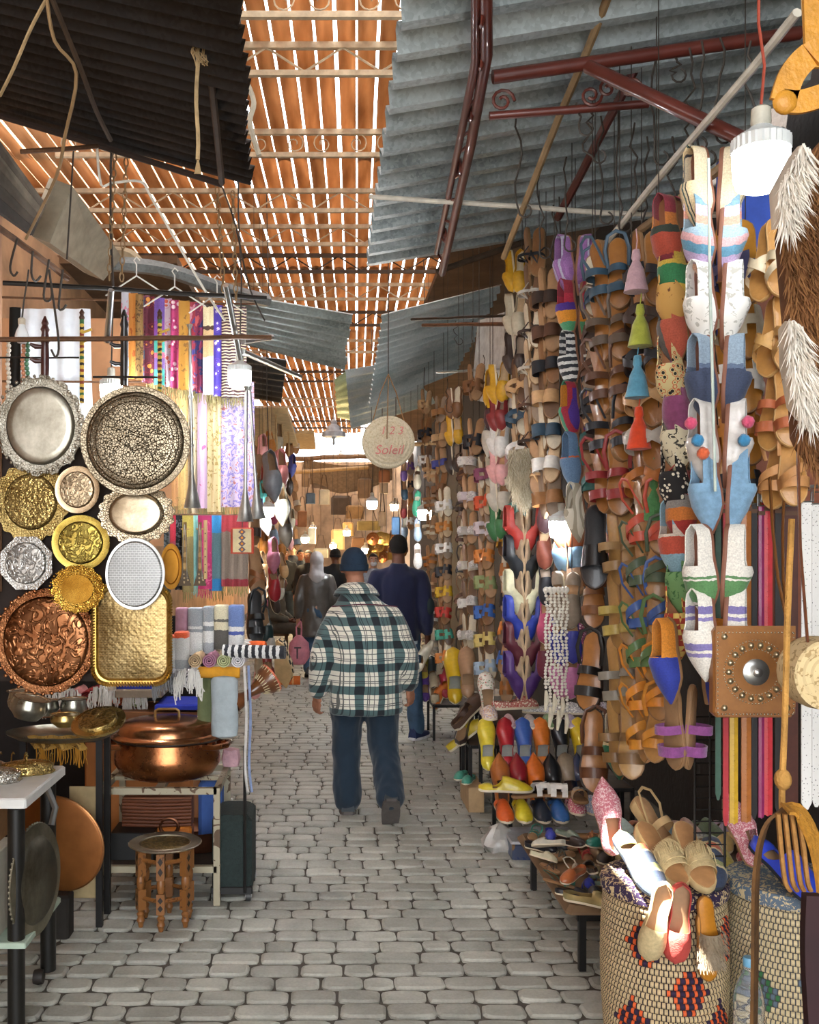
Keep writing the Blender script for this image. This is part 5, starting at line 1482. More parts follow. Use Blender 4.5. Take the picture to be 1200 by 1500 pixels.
# tan sandals on the wall at the far right
sandal_column(1092, 385, 700, 3.2, 'h', ['#4a4a72', '#c0b49a', '#e8e4dc', '#b8752c', '#22242a'], 'of amber sandals behind the near column', az=-.1, s=1.1, seed=29, bed=leather('#c08430'), pair=True)
def wall_sandals():
    for i, (px, py, k, c, d) in enumerate(((1140, 378, 'cross', '#d0c0a0', 'cream cross-strap sandal on the blue board'), (1150, 488, 'cross', '#c69a5c', 'tan lattice sandal under the cream one'), (1152, 595, 'two', '#b0603a', 'sandal woven in orange and black straps'), (1158, 680, 'heel', '#c08a55', 'tan gladiator sandal just above the belts'))):
        hang(k, px, py, 2.9, leather(c, .5), d+', front of its pair', 'sandals on the board', az=-.15, s=1.0, bed=leather('#c08c4c'), sole=mat('#c49a62', .6))
        hang(k, px-16, py+6, 2.95, leather(c, .5), d+', back of its pair', 'sandals on the board', az=-.9, s=1.0, bed=leather('#c08c4c'), sole=mat('#c49a62', .6))
wall_sandals()

# ---- shop interior boards
obj('display_board', MB().box((1.32, 3.35, 2.35), (1.95, 3.38, 3.0)), mat('#2f4fae', .6), smooth=False, label='bright blue painted board behind the amber sandals', cat='board')
obj('display_board', MB().box((1.34, 3.30, 1.2), (2.0, 3.34, 2.55)), mat('#8a4a2c', .5, var=.35, scale=4, coat=.3), smooth=False, label='red-brown varnished board behind the belts', cat='board')
obj('display_board', MB().add([P(700, 470, 8.0), P(760, 450, 7.0), P(760, 600, 7.0), P(690, 585, 8.0)], [(0, 1, 2, 3)]).add([P(700, 470, 8.05), P(760, 450, 7.05), P(760, 600, 7.05), P(690, 585, 8.05)], [(3, 2, 1, 0)]), mat('#cfd4d2', .7), smooth=False, label='whitish panel leaning behind the wire hooks', cat='board')
# ================================================================ shoe bench and ground displays
BLACKIRON = mat('#1d1b1a', .5, metal=.4, var=.3)
def iron_rack(name, x0, x1, y0, y1, shelves, label, cat='rack', r=.011, foot=0.0, board=None, drop=None):
    t = empty(name, ((x0+x1)/2, (y0+y1)/2, 0), label, cat)
    cx, cy = (x0+x1)/2, (y0+y1)/2
    top = max(shelves)
    for x in (x0, x1):
        for y in (y0, y1):
            obj('leg', MB().box((x-cx-r, y-cy-r, foot), (x-cx+r, y-cy+r, top)), BLACKIRON, t, smooth=False)
    for z in shelves:
        for x in (x0, x1): obj('side_rail', MB().box((x-cx-r, y0-cy, z-r), (x-cx+r, y1-cy, z+r)), BLACKIRON, t, smooth=False)
        for y in (y0, y1): obj('cross_rail', MB().box((x0-cx, y-cy-r, z-r), (x1-cx, y-cy+r, z+r)), BLACKIRON, t, smooth=False)
        obj('shelf', MB().box((x0-cx, y0-cy, z), (x1-cx, y1-cy, z+.012)), board or mat('#4a3c30', .8), t, smooth=False)
    return t
# stepped shoe rack
iron_rack('shoe_rack', 1.0, 1.75, 5.98, 6.5, [.62], 'black iron rack holding the upper row of embroidered shoes')
iron_rack('shoe_rack', 1.05, 1.75, 5.72, 5.92, [.30], 'low black iron rack behind the coloured leather slippers')
G = 'leather slippers on the bench'
rowA = [(713, '#d9c63a', 'yellow'), (741, '#a8222c', 'red'), (767, '#3f62ac', 'blue'), (793, '#d5762a', 'orange'), (821, '#1f2228', 'black'), (849, '#d8b828', 'golden yellow')]
for i, (px, c, nm) in enumerate(rowA):
    lay('round', P(px, 1090, 5.86), .0, leather(c, .3), '%s leather slipper leaning toe up in the back row of the bench' % nm, G, pitch=R(68), s=1.22, bed=mat('#9a9a92', .7))
rowB = [(733, '#a5602c', 'tan'), (759, '#8a1f28', 'dark red'), (784, '#cf6a24', 'orange'), (808, '#1c1e22', 'black'), (831, '#8a7a66', 'taupe'), (848, '#26304a', 'navy')]
for i, (px, c, nm) in enumerate(rowB):
    lay('babouche' if i != 4 else 'round', P(px, 1143, 5.70), 0, leather(c, .3), '%s leather babouche standing toe up in the middle row of the bench' % nm, G, pitch=R(64), s=1.22, bed=mat('#4a3226', .7), sole=mat('#6a4226', .6))
rowD = [(737, '#cf5a24', 'burnt orange'), (764, '#d2c22e', 'lemon yellow'), (791, '#1f2836', 'blue-black'), (817, '#2f62a0', 'mid blue')]
for px, c, nm in rowD:
    lay('round', P(px, 1192, 5.50), PI, leather(c, .35), '%s leather slipper lying toe forward at the front of the bench' % nm, G, s=1.1, pitch=R(-8))
for px, c, nm in ((842, printed('#d98a9a', '#e8d8c8', '#b8405a', scale=90), 'pink embroidered'), (866, printed('#b8c4d8', '#e8e4dc', '#7a9ac0', scale=90), 'pale blue embroidered'), (886, printed('#c9b48a', '#4a6a8a', '#b85a3a', scale=90), 'beige embroidered')):
    lay('round', P(px, 1186, 5.45), PI, m=px and c, label='%s flat slipper at the front end of the bench' % nm, group=G, s=1.05)
lay('round', P(741, 1167, 5.48)+Vector((0, 0, .03)), R(95), leather('#cdb62a', .35), 'yellow leather slipper lying sideways on the front row', G, s=1.15)
for px, nm in ((783, 'left'), (808, 'right')):
    lay('h', P(px, 1166, 5.5), R(70 if px < 790 else 100), leather('#ece8e0', .5), 'white cut-out strap sandal lying on the front row, %s' % ('toe end' if px < 790 else 'heel end'), G, s=1.1)
lay('cross', P(873, 1110, 5.0), 0, leather('#7a4420', .35), 'big brown leather sandal leaning at the end of the bench', G, pitch=R(70), s=1.5, sole=DARKSOLE, bed=leather('#6a3c1c', .4))
lay('rosette', P(846, 1170, 5.4), PI, leather('#b08a5a'), 'brown jewelled sandal beside the white strap sandals', G, s=1.0, extra_m=STEEL)
# plastic crates under the front row
def crate(x0, x1, y0, y1, z1, label):
    t = empty('plastic_crate', ((x0+x1)/2, (y0+y1)/2, 0), label, 'crate')
    cx, cy = (x0+x1)/2, (y0+y1)/2
    obj('box', MB().cbox((x0-cx, y0-cy, 0), (x1-cx, y1-cy, z1), .012), printed('#46506a', '#2f3f6a', '#8a6a4a', scale=9, kind='noise', rough=.3, thr=.45), t, smooth=False)
    obj('rim', MB().cbox((x0-cx-.01, y0-cy-.01, z1), (x1-cx+.01, y1-cy+.01, z1+.012), .006), mat('#b9bcc2', .3), t, smooth=False)
    if label.startswith('blue'):
        obj('badge', MB().lathe([(.001, .002), (.035, .0015), (.038, 0)], 24, axis='Y', sx=1.3, sy=.75, center=(.1, y0-cy, z1*.5)), mat('#4a2420', .6), t)
        obj('badge_mark', MB().tube([(.065, y0-cy-.003, z1*.6), (.085, y0-cy-.003, z1*.62), (.098, y0-cy-.003, z1*.3), (.11, y0-cy-.003, z1*.64), (.118, y0-cy-.003, z1*.45), (.135, y0-cy-.003, z1*.68)], .0025, 5), mat('#c0a8a0', .6), t)
crate(1.0, 1.36, 5.38, 5.66, .09, 'blue printed plastic crate under the orange and yellow slippers')
crate(1.40, 1.62, 5.36, 5.60, .09, 'dark plastic crate under the embroidered slippers')
obj('plastic_bag', MB().lathe([(.001, 0), (.09, 0), (.10, .03), (.07, .07), (.05, .12), (.015, .14), (.001, .145)], 18, wob=lambda a, r, z: 1+.22*math.sin(a*5+z*40)+.1*math.sin(a*11)), mat('#b9b6b0', .25, var=.2), M=Matrix.Translation((.97, 5.6, 0)), label='crumpled clear plastic bag at the foot of the shoe bench', cat='bag')
# embroidered shoes on top of the rack
GE = 'embroidered shoes on the rack'
BEAD = printed('#e6ddd0', '#c8302c', '#3a7a3c', scale=70, kind='voronoi', thr=.25)
BEAD2 = printed('#e8d8c8', '#d89a2a', '#5a3a9a', scale=80, kind='voronoi', thr=.28)
lay('full', P(713, 1020, 6.05), 0, BEAD, 'white slip-on covered with bright beads standing on the rack corner', GE, pitch=R(62), s=1.2)
lay('full', P(715, 1050, 5.98), PI, BEAD2, 'beaded slip-on lying flat below the standing beaded one', GE, s=1.1)
lay('full', P(755, 1038, 6.05), R(75), printed('#c98a7a', '#e8d8c0', '#a83a3a', scale=75), 'pink embroidered slip-on lying sideways on the rack', GE, s=1.2)
lay('round', P(748, 1018, 6.2), R(80), felt('#d8cfbe'), 'cream felt slipper lying behind the pink embroidered slip-on', GE, s=1.1)
for px, c, nm in ((798, '#e8e4e0', 'white sequinned'), (828, '#d0ccc8', 'silver'), (852, '#3a3a3a', 'black'), (876, '#c8c0d0', 'lilac')):
    lay('full', P(px, 1045, 6.1), R(100), printed(c, '#f0ece4', '#8a8a90', scale=80), '%s slip-on lying on the rack under the bead strings' % nm, GE, s=1.05)
for px, c, nm in ((745, '#c9a0a0', 'dusty pink'), (775, '#b9b0a8', 'grey'), (802, '#7a9a6a', 'moss green'), (835, '#b0a0b8', 'mauve'), (862, '#8a9ab0', 'steel blue')):
    lay('round', P(px, 1063, 5.97), PI, felt(c), '%s slipper at the front edge of the rack' % nm, GE, s=.95)
for px, py, m, nm in ((738, 960, '#3a2a26', 'black'), (826, 945, printed('#3a3f9a', '#e0ddd0', '#c03a3a', scale=60), 'blue embroidered'), (848, 945, printed('#b85a8a', '#e8d8d8', '#6a2a5a', scale=60), 'pink embroidered'), (855, 985, printed('#2a2a3a', '#e0c8a8', '#c03a5a', scale=50), 'dark beaded'), (742, 990, printed('#c8d0d0', '#3a7a9a', '#d07a3a', scale=50), 'white mandala-patterned')):
    lay('round', P(px, py, 6.25), 0, leather(m) if isinstance(m, str) else m, '%s slipper propped up behind the rack' % nm, GE, pitch=R(66), s=1.15)
# bench further along by the man in navy
iron_rack('shoe_bench', .93, 1.3, 8.7, 9.2, [.30], 'small black iron bench beside the man in navy', 'bench')
GB = 'slippers on the small bench'
for i, (px, py, c, nm, ins_) in enumerate(((620, 975, '#c8b448', 'yellow', 0), (633, 985, '#2f3a3f', 'dark grey', 0), (645, 990, '#c0b49a', 'beige', 0), (622, 1005, '#5a3a8a', 'violet', 0), (636, 1008, '#cdbfa0', 'cream', 0), (652, 1000, '#a82a3a', 'crimson', 0), (648, 1018, '#d5762a', 'orange', 1), (624, 962, '#e0d8c0', 'ivory', 1))):
    lay('round', P(px, py, 8.95 - .02*i), 0 if not ins_ else R(60), leather(c, .4), '%s slipper propped on the small bench by the man in navy' % nm, GB, pitch=R(60), s=1.2)
iron_rack('shoe_stand', .98, 1.2, 7.0, 7.3, [.52], 'narrow black stand with the yellow slipper', 'stand')
lay('round', P(665, 990, 7.1), 0, leather('#d6b023', .35), 'large yellow leather slipper standing on the narrow stand', 'slippers on the stands', pitch=R(70), s=1.6, bed=mat('#8a8a80', .7))
lay('round', P(684, 985, 6.9), 0, leather('#b08a68', .5), 'pinkish tan sole-up slipper beside the big yellow one', 'slippers on the stands', pitch=R(75), s=1.4)
for i, (px, py, c, nm) in enumerate(((680, 1065, '#4a3a34', 'dark brown'), (690, 1045, '#5a4438', 'brown'), (688, 1080, '#c9b02a', 'yellow'))):
    lay('full', P(px, py, 6.7), R(20+40*i), leather(c, .35), '%s slip-on on the lower stand beside the rack' % nm, 'slippers on the stands', pitch=R(40), s=1.3)
iron_rack('shoe_stand', .94, 1.2, 6.55, 6.9, [.38], 'low black stand between the rack and the yellow slipper', 'stand')
obj('cardboard_box', MB().cbox((.90, 6.35, 0), (1.0, 6.75, .16), .004), mat('#b99a72', .85, var=.2), smooth=False, label='small cardboard box on the pavement by the racks', cat='box')
for k, (dx, nm) in enumerate(((0, 'front'), (-.035, 'rear'))):
    lay('full', Vector((.92+dx, 6.48+.12*k, .165)), PI+R(25), leather('#4fa08a', .4), 'turquoise child shoe on the cardboard box, %s one' % nm, 'turquoise shoes', s=.75)

# ---- low table of children's shoes
def kids_table():
    t = empty('low_table', (1.22, 4.45, 0), 'low wooden table with black legs heaped with small shoes', 'table')
    obj('table_top', MB().cbox((-.27, -.5, .235), (.27, .55, .265), .02), mat('#7a6044', .7, var=.3, scale=5), t, smooth=False)
    for x in (-.20, .22):
        for y in (-.46, .48): obj('leg', MB().box((x-.014, y-.014, 0), (x+.014, y+.014, .237)), BLACKIRON, t, smooth=False)
    obj('apron', MB().box((-.22, -.47, .20), (.22, -.45, .236)), BLACKIRON, t, smooth=False)
kids_table()
KC = ['#24242a', '#3a3f44', '#a8a878', '#b5673c', '#c07a8a', '#2f7a6a', '#2f3a9a', '#8a9a8a', '#b0703c', '#d0a8a0', '#4a4038', '#c4bfae', '#9a8a68', '#1f2a30', '#b8a070', '#cfc8a8', '#5a5a50', '#a02a2a', '#3a2f2a', '#b9a06a']
KN = ['black', 'charcoal', 'sage', 'rust', 'pink', 'teal', 'blue', 'grey-green', 'orange', 'blush', 'dark brown', 'ivory', 'khaki', 'ink', 'straw', 'pale olive', 'grey', 'dark red', 'chocolate', 'gold']
def kids_shoes():
    rr = random.Random(12); n = 0
    for r in range(6):
        for c in range(5):
            i = (r*5+c) % 20
            kind = ['full', 'full', 'thong', 'heel'][(r*3+c) % 4]
            pos = Vector((1.0+.095*c+rr.uniform(-.02, .02), 4.05+.165*r+rr.uniform(-.03, .03), .266+rr.uniform(0, .012)))
            lay(kind, pos, rr.uniform(-1.2, 1.2)+PI*.9, leather(KC[i], .35), '%s small %s on low table, %s row from front, %s across' % (KN[i], 'slip-on' if kind == 'full' else 'sandal', ['nearest', 'second', 'third', 'fourth', 'fifth', 'sixth'][r], ['first', 'second', 'third', 'fourth', 'fifth'][c]), 'small shoes on the low table', s=rr.uniform(.55, .72), roll=rr.uniform(-.4, .4))
    for k in range(8):
        i = (k*7+3) % 20
        pos = Vector((1.03+.1*(k % 4)+rr.uniform(-.02, .02), 4.2+.4*(k//4)+rr.uniform(-.05, .05), .315))
        lay('full', pos, rr.uniform(0, 6), leather(KC[i], .3), '%s small slip-on thrown on top of the heap, %s' % (KN[i], 'front' if k < 4 else 'rear'), 'small shoes on the low table', s=.62, roll=rr.uniform(-.8, .8), pitch=rr.uniform(-.3, .3))
    lay('full', Vector((1.05, 3.98, .27)), R(120), mat('#b5a878', .25, metal=.6), 'shiny gold ballerina shoe at the near corner of the low table', 'small shoes on the low table', s=.85)
kids_shoes()

# ---- second shelf of small slippers at the foot of the hanging sandals
iron_rack('shoe_shelf', 1.28, 1.85, 3.95, 4.55, [.40], 'dark wire shelf of flat slippers behind the low table')
def flat_slippers():
    cols = [('#c96a7a', 'pink'), ('#b96a3a', 'rust orange'), ('#8a4a72', 'plum'), ('#c4b04a', 'mustard'), ('#a83a3a', 'red'), ('#6a7a9a', 'blue grey')]
    for i, (c, nm) in enumerate(cols):
        lay('round', Vector((1.33+.09*i, 4.02, .412)), PI+R(15), felt(c), '%s flat slipper in the front row of the dark wire shelf' % nm, 'flat slippers on the wire shelf', s=.85)
    cols2 = [('#2a2c30', 'black', 'two'), ('#b8a88a', 'sand', 'rosette'), ('#4a4642', 'charcoal', 'full'), ('#c8c0b0', 'silver', 'rosette'), ('#d0b070', 'gold', 'full'), ('#7a4a3a', 'brown', 'two')]
    for i, (c, nm, k) in enumerate(cols2):
        lay(k, Vector((1.32+.095*i, 4.25, .415)), PI+R(30), leather(c, .3), '%s %s in the second row of the dark wire shelf' % (nm, 'closed flat' if k == 'full' else 'strapped sandal'), 'flat slippers on the wire shelf', s=.9, extra_m=STEEL)
    cols3 = [('#a8b8b0', 'mint'), ('#b06a4a', 'copper'), ('#7a9aa8', 'dusty blue'), ('#c09a8a', 'rose beige'), ('#5a6a4a', 'moss'), ('#b8a0b0', 'lilac grey')]
    for i, (c, nm) in enumerate(cols3):
        lay('round', Vector((1.32+.095*i, 4.46, .415)), PI-R(10), felt(c), '%s slipper at the back of the dark wire shelf' % nm, 'flat slippers on the wire shelf', s=.9)
flat_slippers()
hang_pair('babouche', 918, 1090, 4.0, bands([(0, '#e8e0c8'), (.3, '#d8c49a'), (.5, '#2f7a58'), (.8, '#2a6a4a')], 'Y'), ['green and cream pointed slipper above the wire shelf, alley side', 'green and cream pointed slipper above the wire shelf, shop side'], 'green slippers above the wire shelf', s=1.1)

# ---- coiled baskets
def coil_basket(cx, cy, r, h, base, gap, motif, label, lid=True, seed=1, grow=.05):
    t = empty('coiled_basket', (cx, cy, 0), label, 'basket')
    n = 28; dz = h/n; seg = 90
    pal = [mat(base, .8, var=.25, scale=60), mat(gap, .9, var=.3), mat(motif[0], .7, var=.15), mat(motif[1], .8, var=.2)]
    for i in range(n):
        z = (i+.5)*dz; q = r*(1-grow+2.2*grow*math.sin(PI*(i+2)/(n+6)))
        mb = MB(); vs = []; K = 6
        for j in range(seg*2):
            a = 2*PI*(j//2 + (0 if j % 2 == 0 else .72) + .5*(i % 2))/seg
            for k in range(K+1):
                b = -PI/2+PI*k/K
                rad = q - dz*.30 + dz*.42*math.cos(b) * (1.0) 
                vs.append((rad*math.cos(a), rad*math.sin(a), z + dz*.47*math.sin(b)))
        off = len(mb.v); mb.v += vs
        J = seg*2
        for j in range(J):
            st = j//2; ang = 360*(st+.5*(i % 2))/seg
            m = 0
            if j % 2 == 1: m = 1
            else:
                for (ma, mz, mr) in motif[2]:
                    da = ((ang-ma+180) % 360-180)/(360/seg); di = i-mz
                    if abs(da)*.8+abs(di) <= mr: m = 2 if (int(math.floor(da+.5))+di) % 2 == 0 else 3
            for k in range(K):
                a0 = j*(K+1)+k; b0 = ((j+1) % J)*(K+1)+k
                mb.f.append((a0, b0, b0+1, a0+1)); mb.mi.append(m)
        obj('coil', mb, pal, t)
    obj('lining', MB().lathe([(r*.80, 0), (r*(1-grow)-.004, .005)]+[(r*(1-grow+2.2*grow*math.sin(PI*(i+2)/(n+6)))-dz*.22, (i+.5)*dz) for i in range(n)], 48), mat(gap, .9), t)
    if lid:
        mb = MB(); rr = r*(1+grow*.6)
        prof = []
        for k in range(10):
            prof += [(rr*(1-k/10), h+.012+.006*(k % 2)+.03*(k/10)*0)]
        mb.lathe([(rr*1.03, h-.03), (rr*1.04, h-.005), (rr*1.01, h+.012)]+prof[1:]+[(.001, h+.014)], 60)
        obj('lid', mb, printed(motif[1], base, scale=60, kind='noise', thr=.46), t)
    return t
coil_basket(1.135, 3.36, .195, .575, '#cbb48a', '#2c2026', ('#e0602a', '#2a1a3c', [(234, 20, 4), (272, 13, 4), (306, 6, 5), (222, 7, 4), (322, 20, 4)]), 'big coiled basket with purple rim and orange diamonds under the plaid slipper')
coil_basket(1.56, 3.34, .20, .575, '#c9b890', '#4a4a4c', ('#2f6a3a', '#5a6a7a', [(272, 15, 5), (268, 7, 5), (215, 12, 4), (300, 11, 4)]), 'big coiled basket with green diamonds beside the water bottle')
# shoes on the baskets
GK = 'shoes on the near basket'
PLAID = bands([(0, '#8a9a7a'), (.12, '#2f3a50'), (.22, '#c9b48a'), (.25, '#7a8a5a'), (.36, '#2f3a50'), (.46, '#b85a34'), (.54, '#c9b48a'), (.57, '#3a4458'), (.7, '#8a8a5a'), (.76, '#c9b48a'), (.79, '#2f3a50')], 'Y', rough=.85)
TWEED = printed('#c4707c', '#e6c8c8', scale=160, kind='noise', thr=.46)
top = .60
lay('babouche', Vector((.98, 3.50, top+.15)), R(-5), TWEED, 'pink tweed pointed slipper standing on the purple-rimmed basket', GK, pitch=R(66), s=1.05)
lay('round', Vector((1.02, 3.27, top+.045)), PI-R(12), PLAID, 'plaid cloth slipper with multicoloured checks lying in the sunbeam', GK, pitch=R(-24), s=1.15, sole=mat('#2a3038', .6))
STRAW = mat('#cdb88a', .9, var=.2, scale=80, bump=.3, bscale=200)
lay('fringe', Vector((1.10, 3.30, top+.06)), PI-R(14), STRAW, 'cream fringed platform sandal with open toe, beside the plaid slipper', GK, pitch=R(-26), s=1.12, sole=mat('#c9b080', .8), bed=leather('#b98a5c'))
lay('fringe', Vector((1.205, 3.29, top+.06)), PI, STRAW, 'cream fringed platform sandal at the middle of the basket lid', GK, pitch=R(-28), s=1.12, sole=mat('#c9b080', .8), bed=leather('#b98a5c'))
lay('round', Vector((1.285, 3.33, top+.03)), PI+R(20), PLAID, 'plaid cloth slipper at the shop side of the basket lid', GK, pitch=R(-18), s=1.1, sole=mat('#2a3038', .6))
lay('thick', Vector((1.15, 3.50, top+.09)), R(150), mat('#b89a6c', .8), 'beige cork platform sandal behind the fringed ones', GK, pitch=R(-40), s=1.05, sole=mat('#b89a6c', .8))
GF = 'shoes hung on the front of the near basket'
fy = 3.36-.205
def front(kind, px, py, m, label, az=0, roll=0.0, s=.98, **kw):
    c = P(px, py, fy-.03)
    return shoe(kind, frame(c, (math.sin(roll), -.02, -1), (math.sin(az), -math.cos(az), .10), s), m, label, GF, **kw)
front('full', 962, 1348, STRAW, 'natural straw flat shoe with orange embroidery hung on the purple-rimmed basket', az=-.3, roll=-.25, sole=mat('#d6c49a', .8))
front('full', 993, 1350, mat('#c04a42', .85, var=.2, bump=.3, bscale=180), 'coral red straw flat shoe hung on the purple-rimmed basket', az=-.2, roll=-.1, sole=mat('#c8564c', .8))
front('fur', 1036, 1362, mat('#9a8a72', .95, var=.3), 'amber slide sandal with grey fur strap hung on the basket, upper one', az=.1, roll=.12, bed=leather('#bd7c22'), sole=mat('#8a5a20', .6), s=.85)
front('fur', 1033, 1385, mat('#a3937c', .95, var=.3), 'amber slide sandal with grey fur strap hung on the basket, lower one', az=.1, roll=.08, bed=leather('#bd7c22'), sole=mat('#8a5a20', .6), s=.85)
G2 = 'shoes on the green-patterned basket'
lay('babouche', Vector((1.40, 3.40, top+.13)), R(-25), TWEED, 'pink tweed pointed slipper standing on the green-patterned basket', G2, pitch=R(60), s=1.0)
lay('round', Vector((1.46, 3.17, top+.05)), PI-R(25), leather('#2f45b8', .3), 'bright blue leather slipper lying on the green-patterned basket', G2, pitch=R(-26), s=1.2, sole=mat('#1f2430', .6))
lay('fringe', Vector((1.58, 3.20, top+.02)), R(85), STRAW, 'cream stitched platform sandal at the back of the green-patterned basket', G2, s=1.0)

# ---- water bottle
def bottle():
    obj('low_plank', MB().cbox((1.24, 3.05, 0), (1.42, 3.2, .082), .006), mat('#6a5038', .8), smooth=False, label='low wooden block under the water bottle', cat='block')
    t = empty('water_bottle', Matrix.Translation((1.325, 3.13, .082)) @ Matrix.Scale(1.14, 4), 'empty clear plastic water bottle with pale blue cap between the baskets', 'bottle')
    m, nt, b = nodes_of('clear_plastic')
    b.inputs['Base Color'].default_value = (.93, .96, .97, 1); b.inputs['Roughness'].default_value = .08
    b.inputs['Transmission Weight'].default_value = .92; b.inputs['IOR'].default_value = 1.12
    prof = [(.001, 0), (.036, 0), (.041, .012), (.041, .05), (.038, .06), (.041, .07), (.041, .10), (.038, .11), (.041, .12), (.041, .16), (.039, .18), (.030, .215), (.016, .245), (.014, .262)]
    obj('body', MB().lathe(prof, 28, caps=False), m, t)
    obj('neck_ring', MB().lathe([(.014, .255), (.017, .257), (.017, .262), (.014, .263)], 20), m, t)
    obj('cap', MB().lathe([(.0155, .262), (.0160, .264), (.0160, .283), (.014, .286), (.001, .286)], 30, wob=lambda a, r, z: 1+.02*math.sin(a*15)), mat('#6fa8c8', .35), t)
bottle()

# ---- studded bag
def studded_bag():
    Y = 2.72; c = P(1102, 984, Y); w = .224; h = .246
    t = empty('studded_bag', c, 'flat tan leather shoulder bag with metal studs and central medallion', 'bag')
    lm = leather('#8f5c2a', .45)
    mb = MB(); k = .012
    o = [(-w/2+k, -h/2), (w/2-k, -h/2), (w/2, -h/2+k), (w/2, h/2-k), (w/2-k, h/2), (-w/2+k, h/2), (-w/2, h/2-k), (-w/2, -h/2+k)]
    mb.rings([[(x*.97, .02, z*.97) for x, z in o], [(x, .014, z) for x, z in o], [(x, -.012, z) for x, z in o], [(x*.97, -.018, z*.97) for x, z in o]])
    obj('body', mb, lm, t, smooth=False)
    mb = MB(); o2 = [(-w/2+.004, h/2+.004), (-w/2+.004, -h/2+.03), (0, -h/2+.014), (w/2-.004, -h/2+.03), (w/2-.004, h/2+.004)]
    mb.rings([[(x, -.019, z) for x, z in o2], [(x, -.023, z) for x, z in o2]])
    obj('flap', mb, leather('#96632e', .45), t, smooth=False)
    st = MB(); SM = mat('#c9bfa8', .25, metal=.9)
    def dome(x, z, r, b): b.lathe([(r, 0), (r*.8, r*.45), (r*.3, r*.7), (.0005, r*.75)], 8, center=(x, -.023, z), axis='Y')
    for i in range(44): dome(.062*math.cos(2*PI*i/44), .002+.062*math.sin(2*PI*i/44), .0026, st)
    for i in range(60): dome(.086*math.cos(2*PI*i/60), .002+.086*math.sin(2*PI*i/60), .0026, st)
    for i in range(22):
        x = -w/2+.012+(w-.024)*i/21; dome(x, h/2-.014, .0026, st); dome(x, -h/2+.011, .0026, st)
    for i in range(20):
        z = -h/2+.016+(h-.032)*i/19; dome(-w/2+.009, z, .0026, st); dome(w/2-.009, z, .0026, st)
    obj('small_studs', st, SM, t, kind='stuff')
    me = MB(); dome(0, 0, .0095, me); me.xf(Matrix.Translation((0, .023, 0))); dm = me.mesh('stud')
    for i in range(18):
        a = 2*PI*i/18; inst('stud', dm, mat('#b8a888', .3, metal=.85), t, Matrix.Translation((.073*math.cos(a), -.023, .002+.073*math.sin(a))))
    for x in (-.085, .085):
        for z in (-.095, .098): inst('stud', dm, mat('#b8a888', .3, metal=.85), t, Matrix.Translation((x, -.023, z)))
    obj('medallion', MB().lathe([(.036, 0), (.036, .004), (.030, .007), (.020, .010), (.012, .011), (.012, .018), (.006, .022), (.0005, .023)], 28, center=(0, -.023, .002), axis='Y', wob=lambda a, r, z: 1+(.04*math.sin(a*14) if .015 < r < .034 else 0)), STEEL, t)
    for sx, top_ in ((1, P(1150, 705, 2.9)-c), (1.0, P(1128, 700, 2.9)-c)):
        a = Vector((w/2-.012, 0, h/2-.01))
        obj('strap', MB().tube([a, a.lerp(top_, .33)+Vector((-.012, 0, 0)), a.lerp(top_, .66)+Vector((-.01, 0, 0)), top_], .009, 6, flat=.35), leather('#8a5a2c', .5), t)
studded_bag()

# ---- belts
def belts():
    Y = 2.98
    data = [(1052, '#3a5a4a', 'dark green', 8), (1062, '#b03038', 'red', 8), (1075, '#c9a02a', 'yellow braided', 12), (1092, '#a8662c', 'tan braided', 14), (1105, '#1f1c1c', 'black', 8), (1114, '#8a2458', 'magenta braided', 8), (1124, '#c0353c', 'crimson braided', 15), (1140, '#211c1a', 'black leather', 12), (1158, '#4a2418', 'dark brown leather', 22), (1180, '#e6e4de', 'white perforated', 15), (1196, '#dedcd6', 'off-white perforated', 13)]
    for i, (px, c, nm, wpx) in enumerate(data):
        w = wpx/FPX*Y; z1 = PZ(735+3*(i % 3), Y); z0 = PZ(1172+(i*37) % 40, Y)
        t = empty('leather_belt', (PX(px, Y), Y-.006*(i % 2), z1), '%s belt hanging on the rail, %s from the slippers' % (nm, ['first', 'second', 'third', 'fourth', 'fifth', 'sixth', 'seventh', 'eighth', 'ninth', 'tenth', 'eleventh'][i]), 'belt', 'belts on the rail')
        mb = MB()
        braided = 'braid' in nm
        n = 60 if braided else 2
        hgt = z1-z0
        if braided:
            for k in range(n):
                za, zb = -hgt*k/n, -hgt*(k+1)/n
                for s in (-1, 1):
                    x0, x1 = 0, s*w/2
                    mb.add([(x0, -.004, za-.004), (x1, -.002, za+.006), (x1, -.002, zb+.006), (x0, -.004, zb-.003), (x0, .002, za), (x1, .002, za)], [(0, 1, 2, 3), (0, 4, 5, 1)])
            mb.box((-w/2, .001, -hgt), (w/2, .003, 0))
        else:
            mb.rings([[(-w/2, -.002, 0), (w/2, -.002, 0), (w/2, .002, 0), (-w/2, .002, 0)], [(-w/2, -.002, -hgt+.02), (w/2, -.002, -hgt+.02), (w/2, .002, -hgt+.02), (-w/2, .002, -hgt+.02)], [(-w*.15, -.002, -hgt), (w*.15, -.002, -hgt), (w*.15, .002, -hgt), (-w*.15, .002, -hgt)]])
        mm = printed(c, '#3a3632', scale=110, kind='voronoi', thr=.16, rough=.5) if 'perforated' in nm else leather(c, .45)
        obj('strap', mb, mm, t, smooth=False)
        b = w/2+.004
        obj('buckle', MB().tube([(-b, -.004, .0), (-b, -.004, .035), (b, -.004, .035), (b, -.004, .0), (-b, -.004, .0)], .0028, 6), STEEL, t)
        obj('keeper', MB().box((-w/2-.002, -.005, -.028), (w/2+.002, .004, -.016)), leather('#5a3a22', .5) if 'white' not in nm else mm, t, smooth=False)
    pole('belt_rail', P(1040, 718, Y), P(1235, 712, Y), .006, STEEL, 'thin steel rail carrying the belts', 'rail')
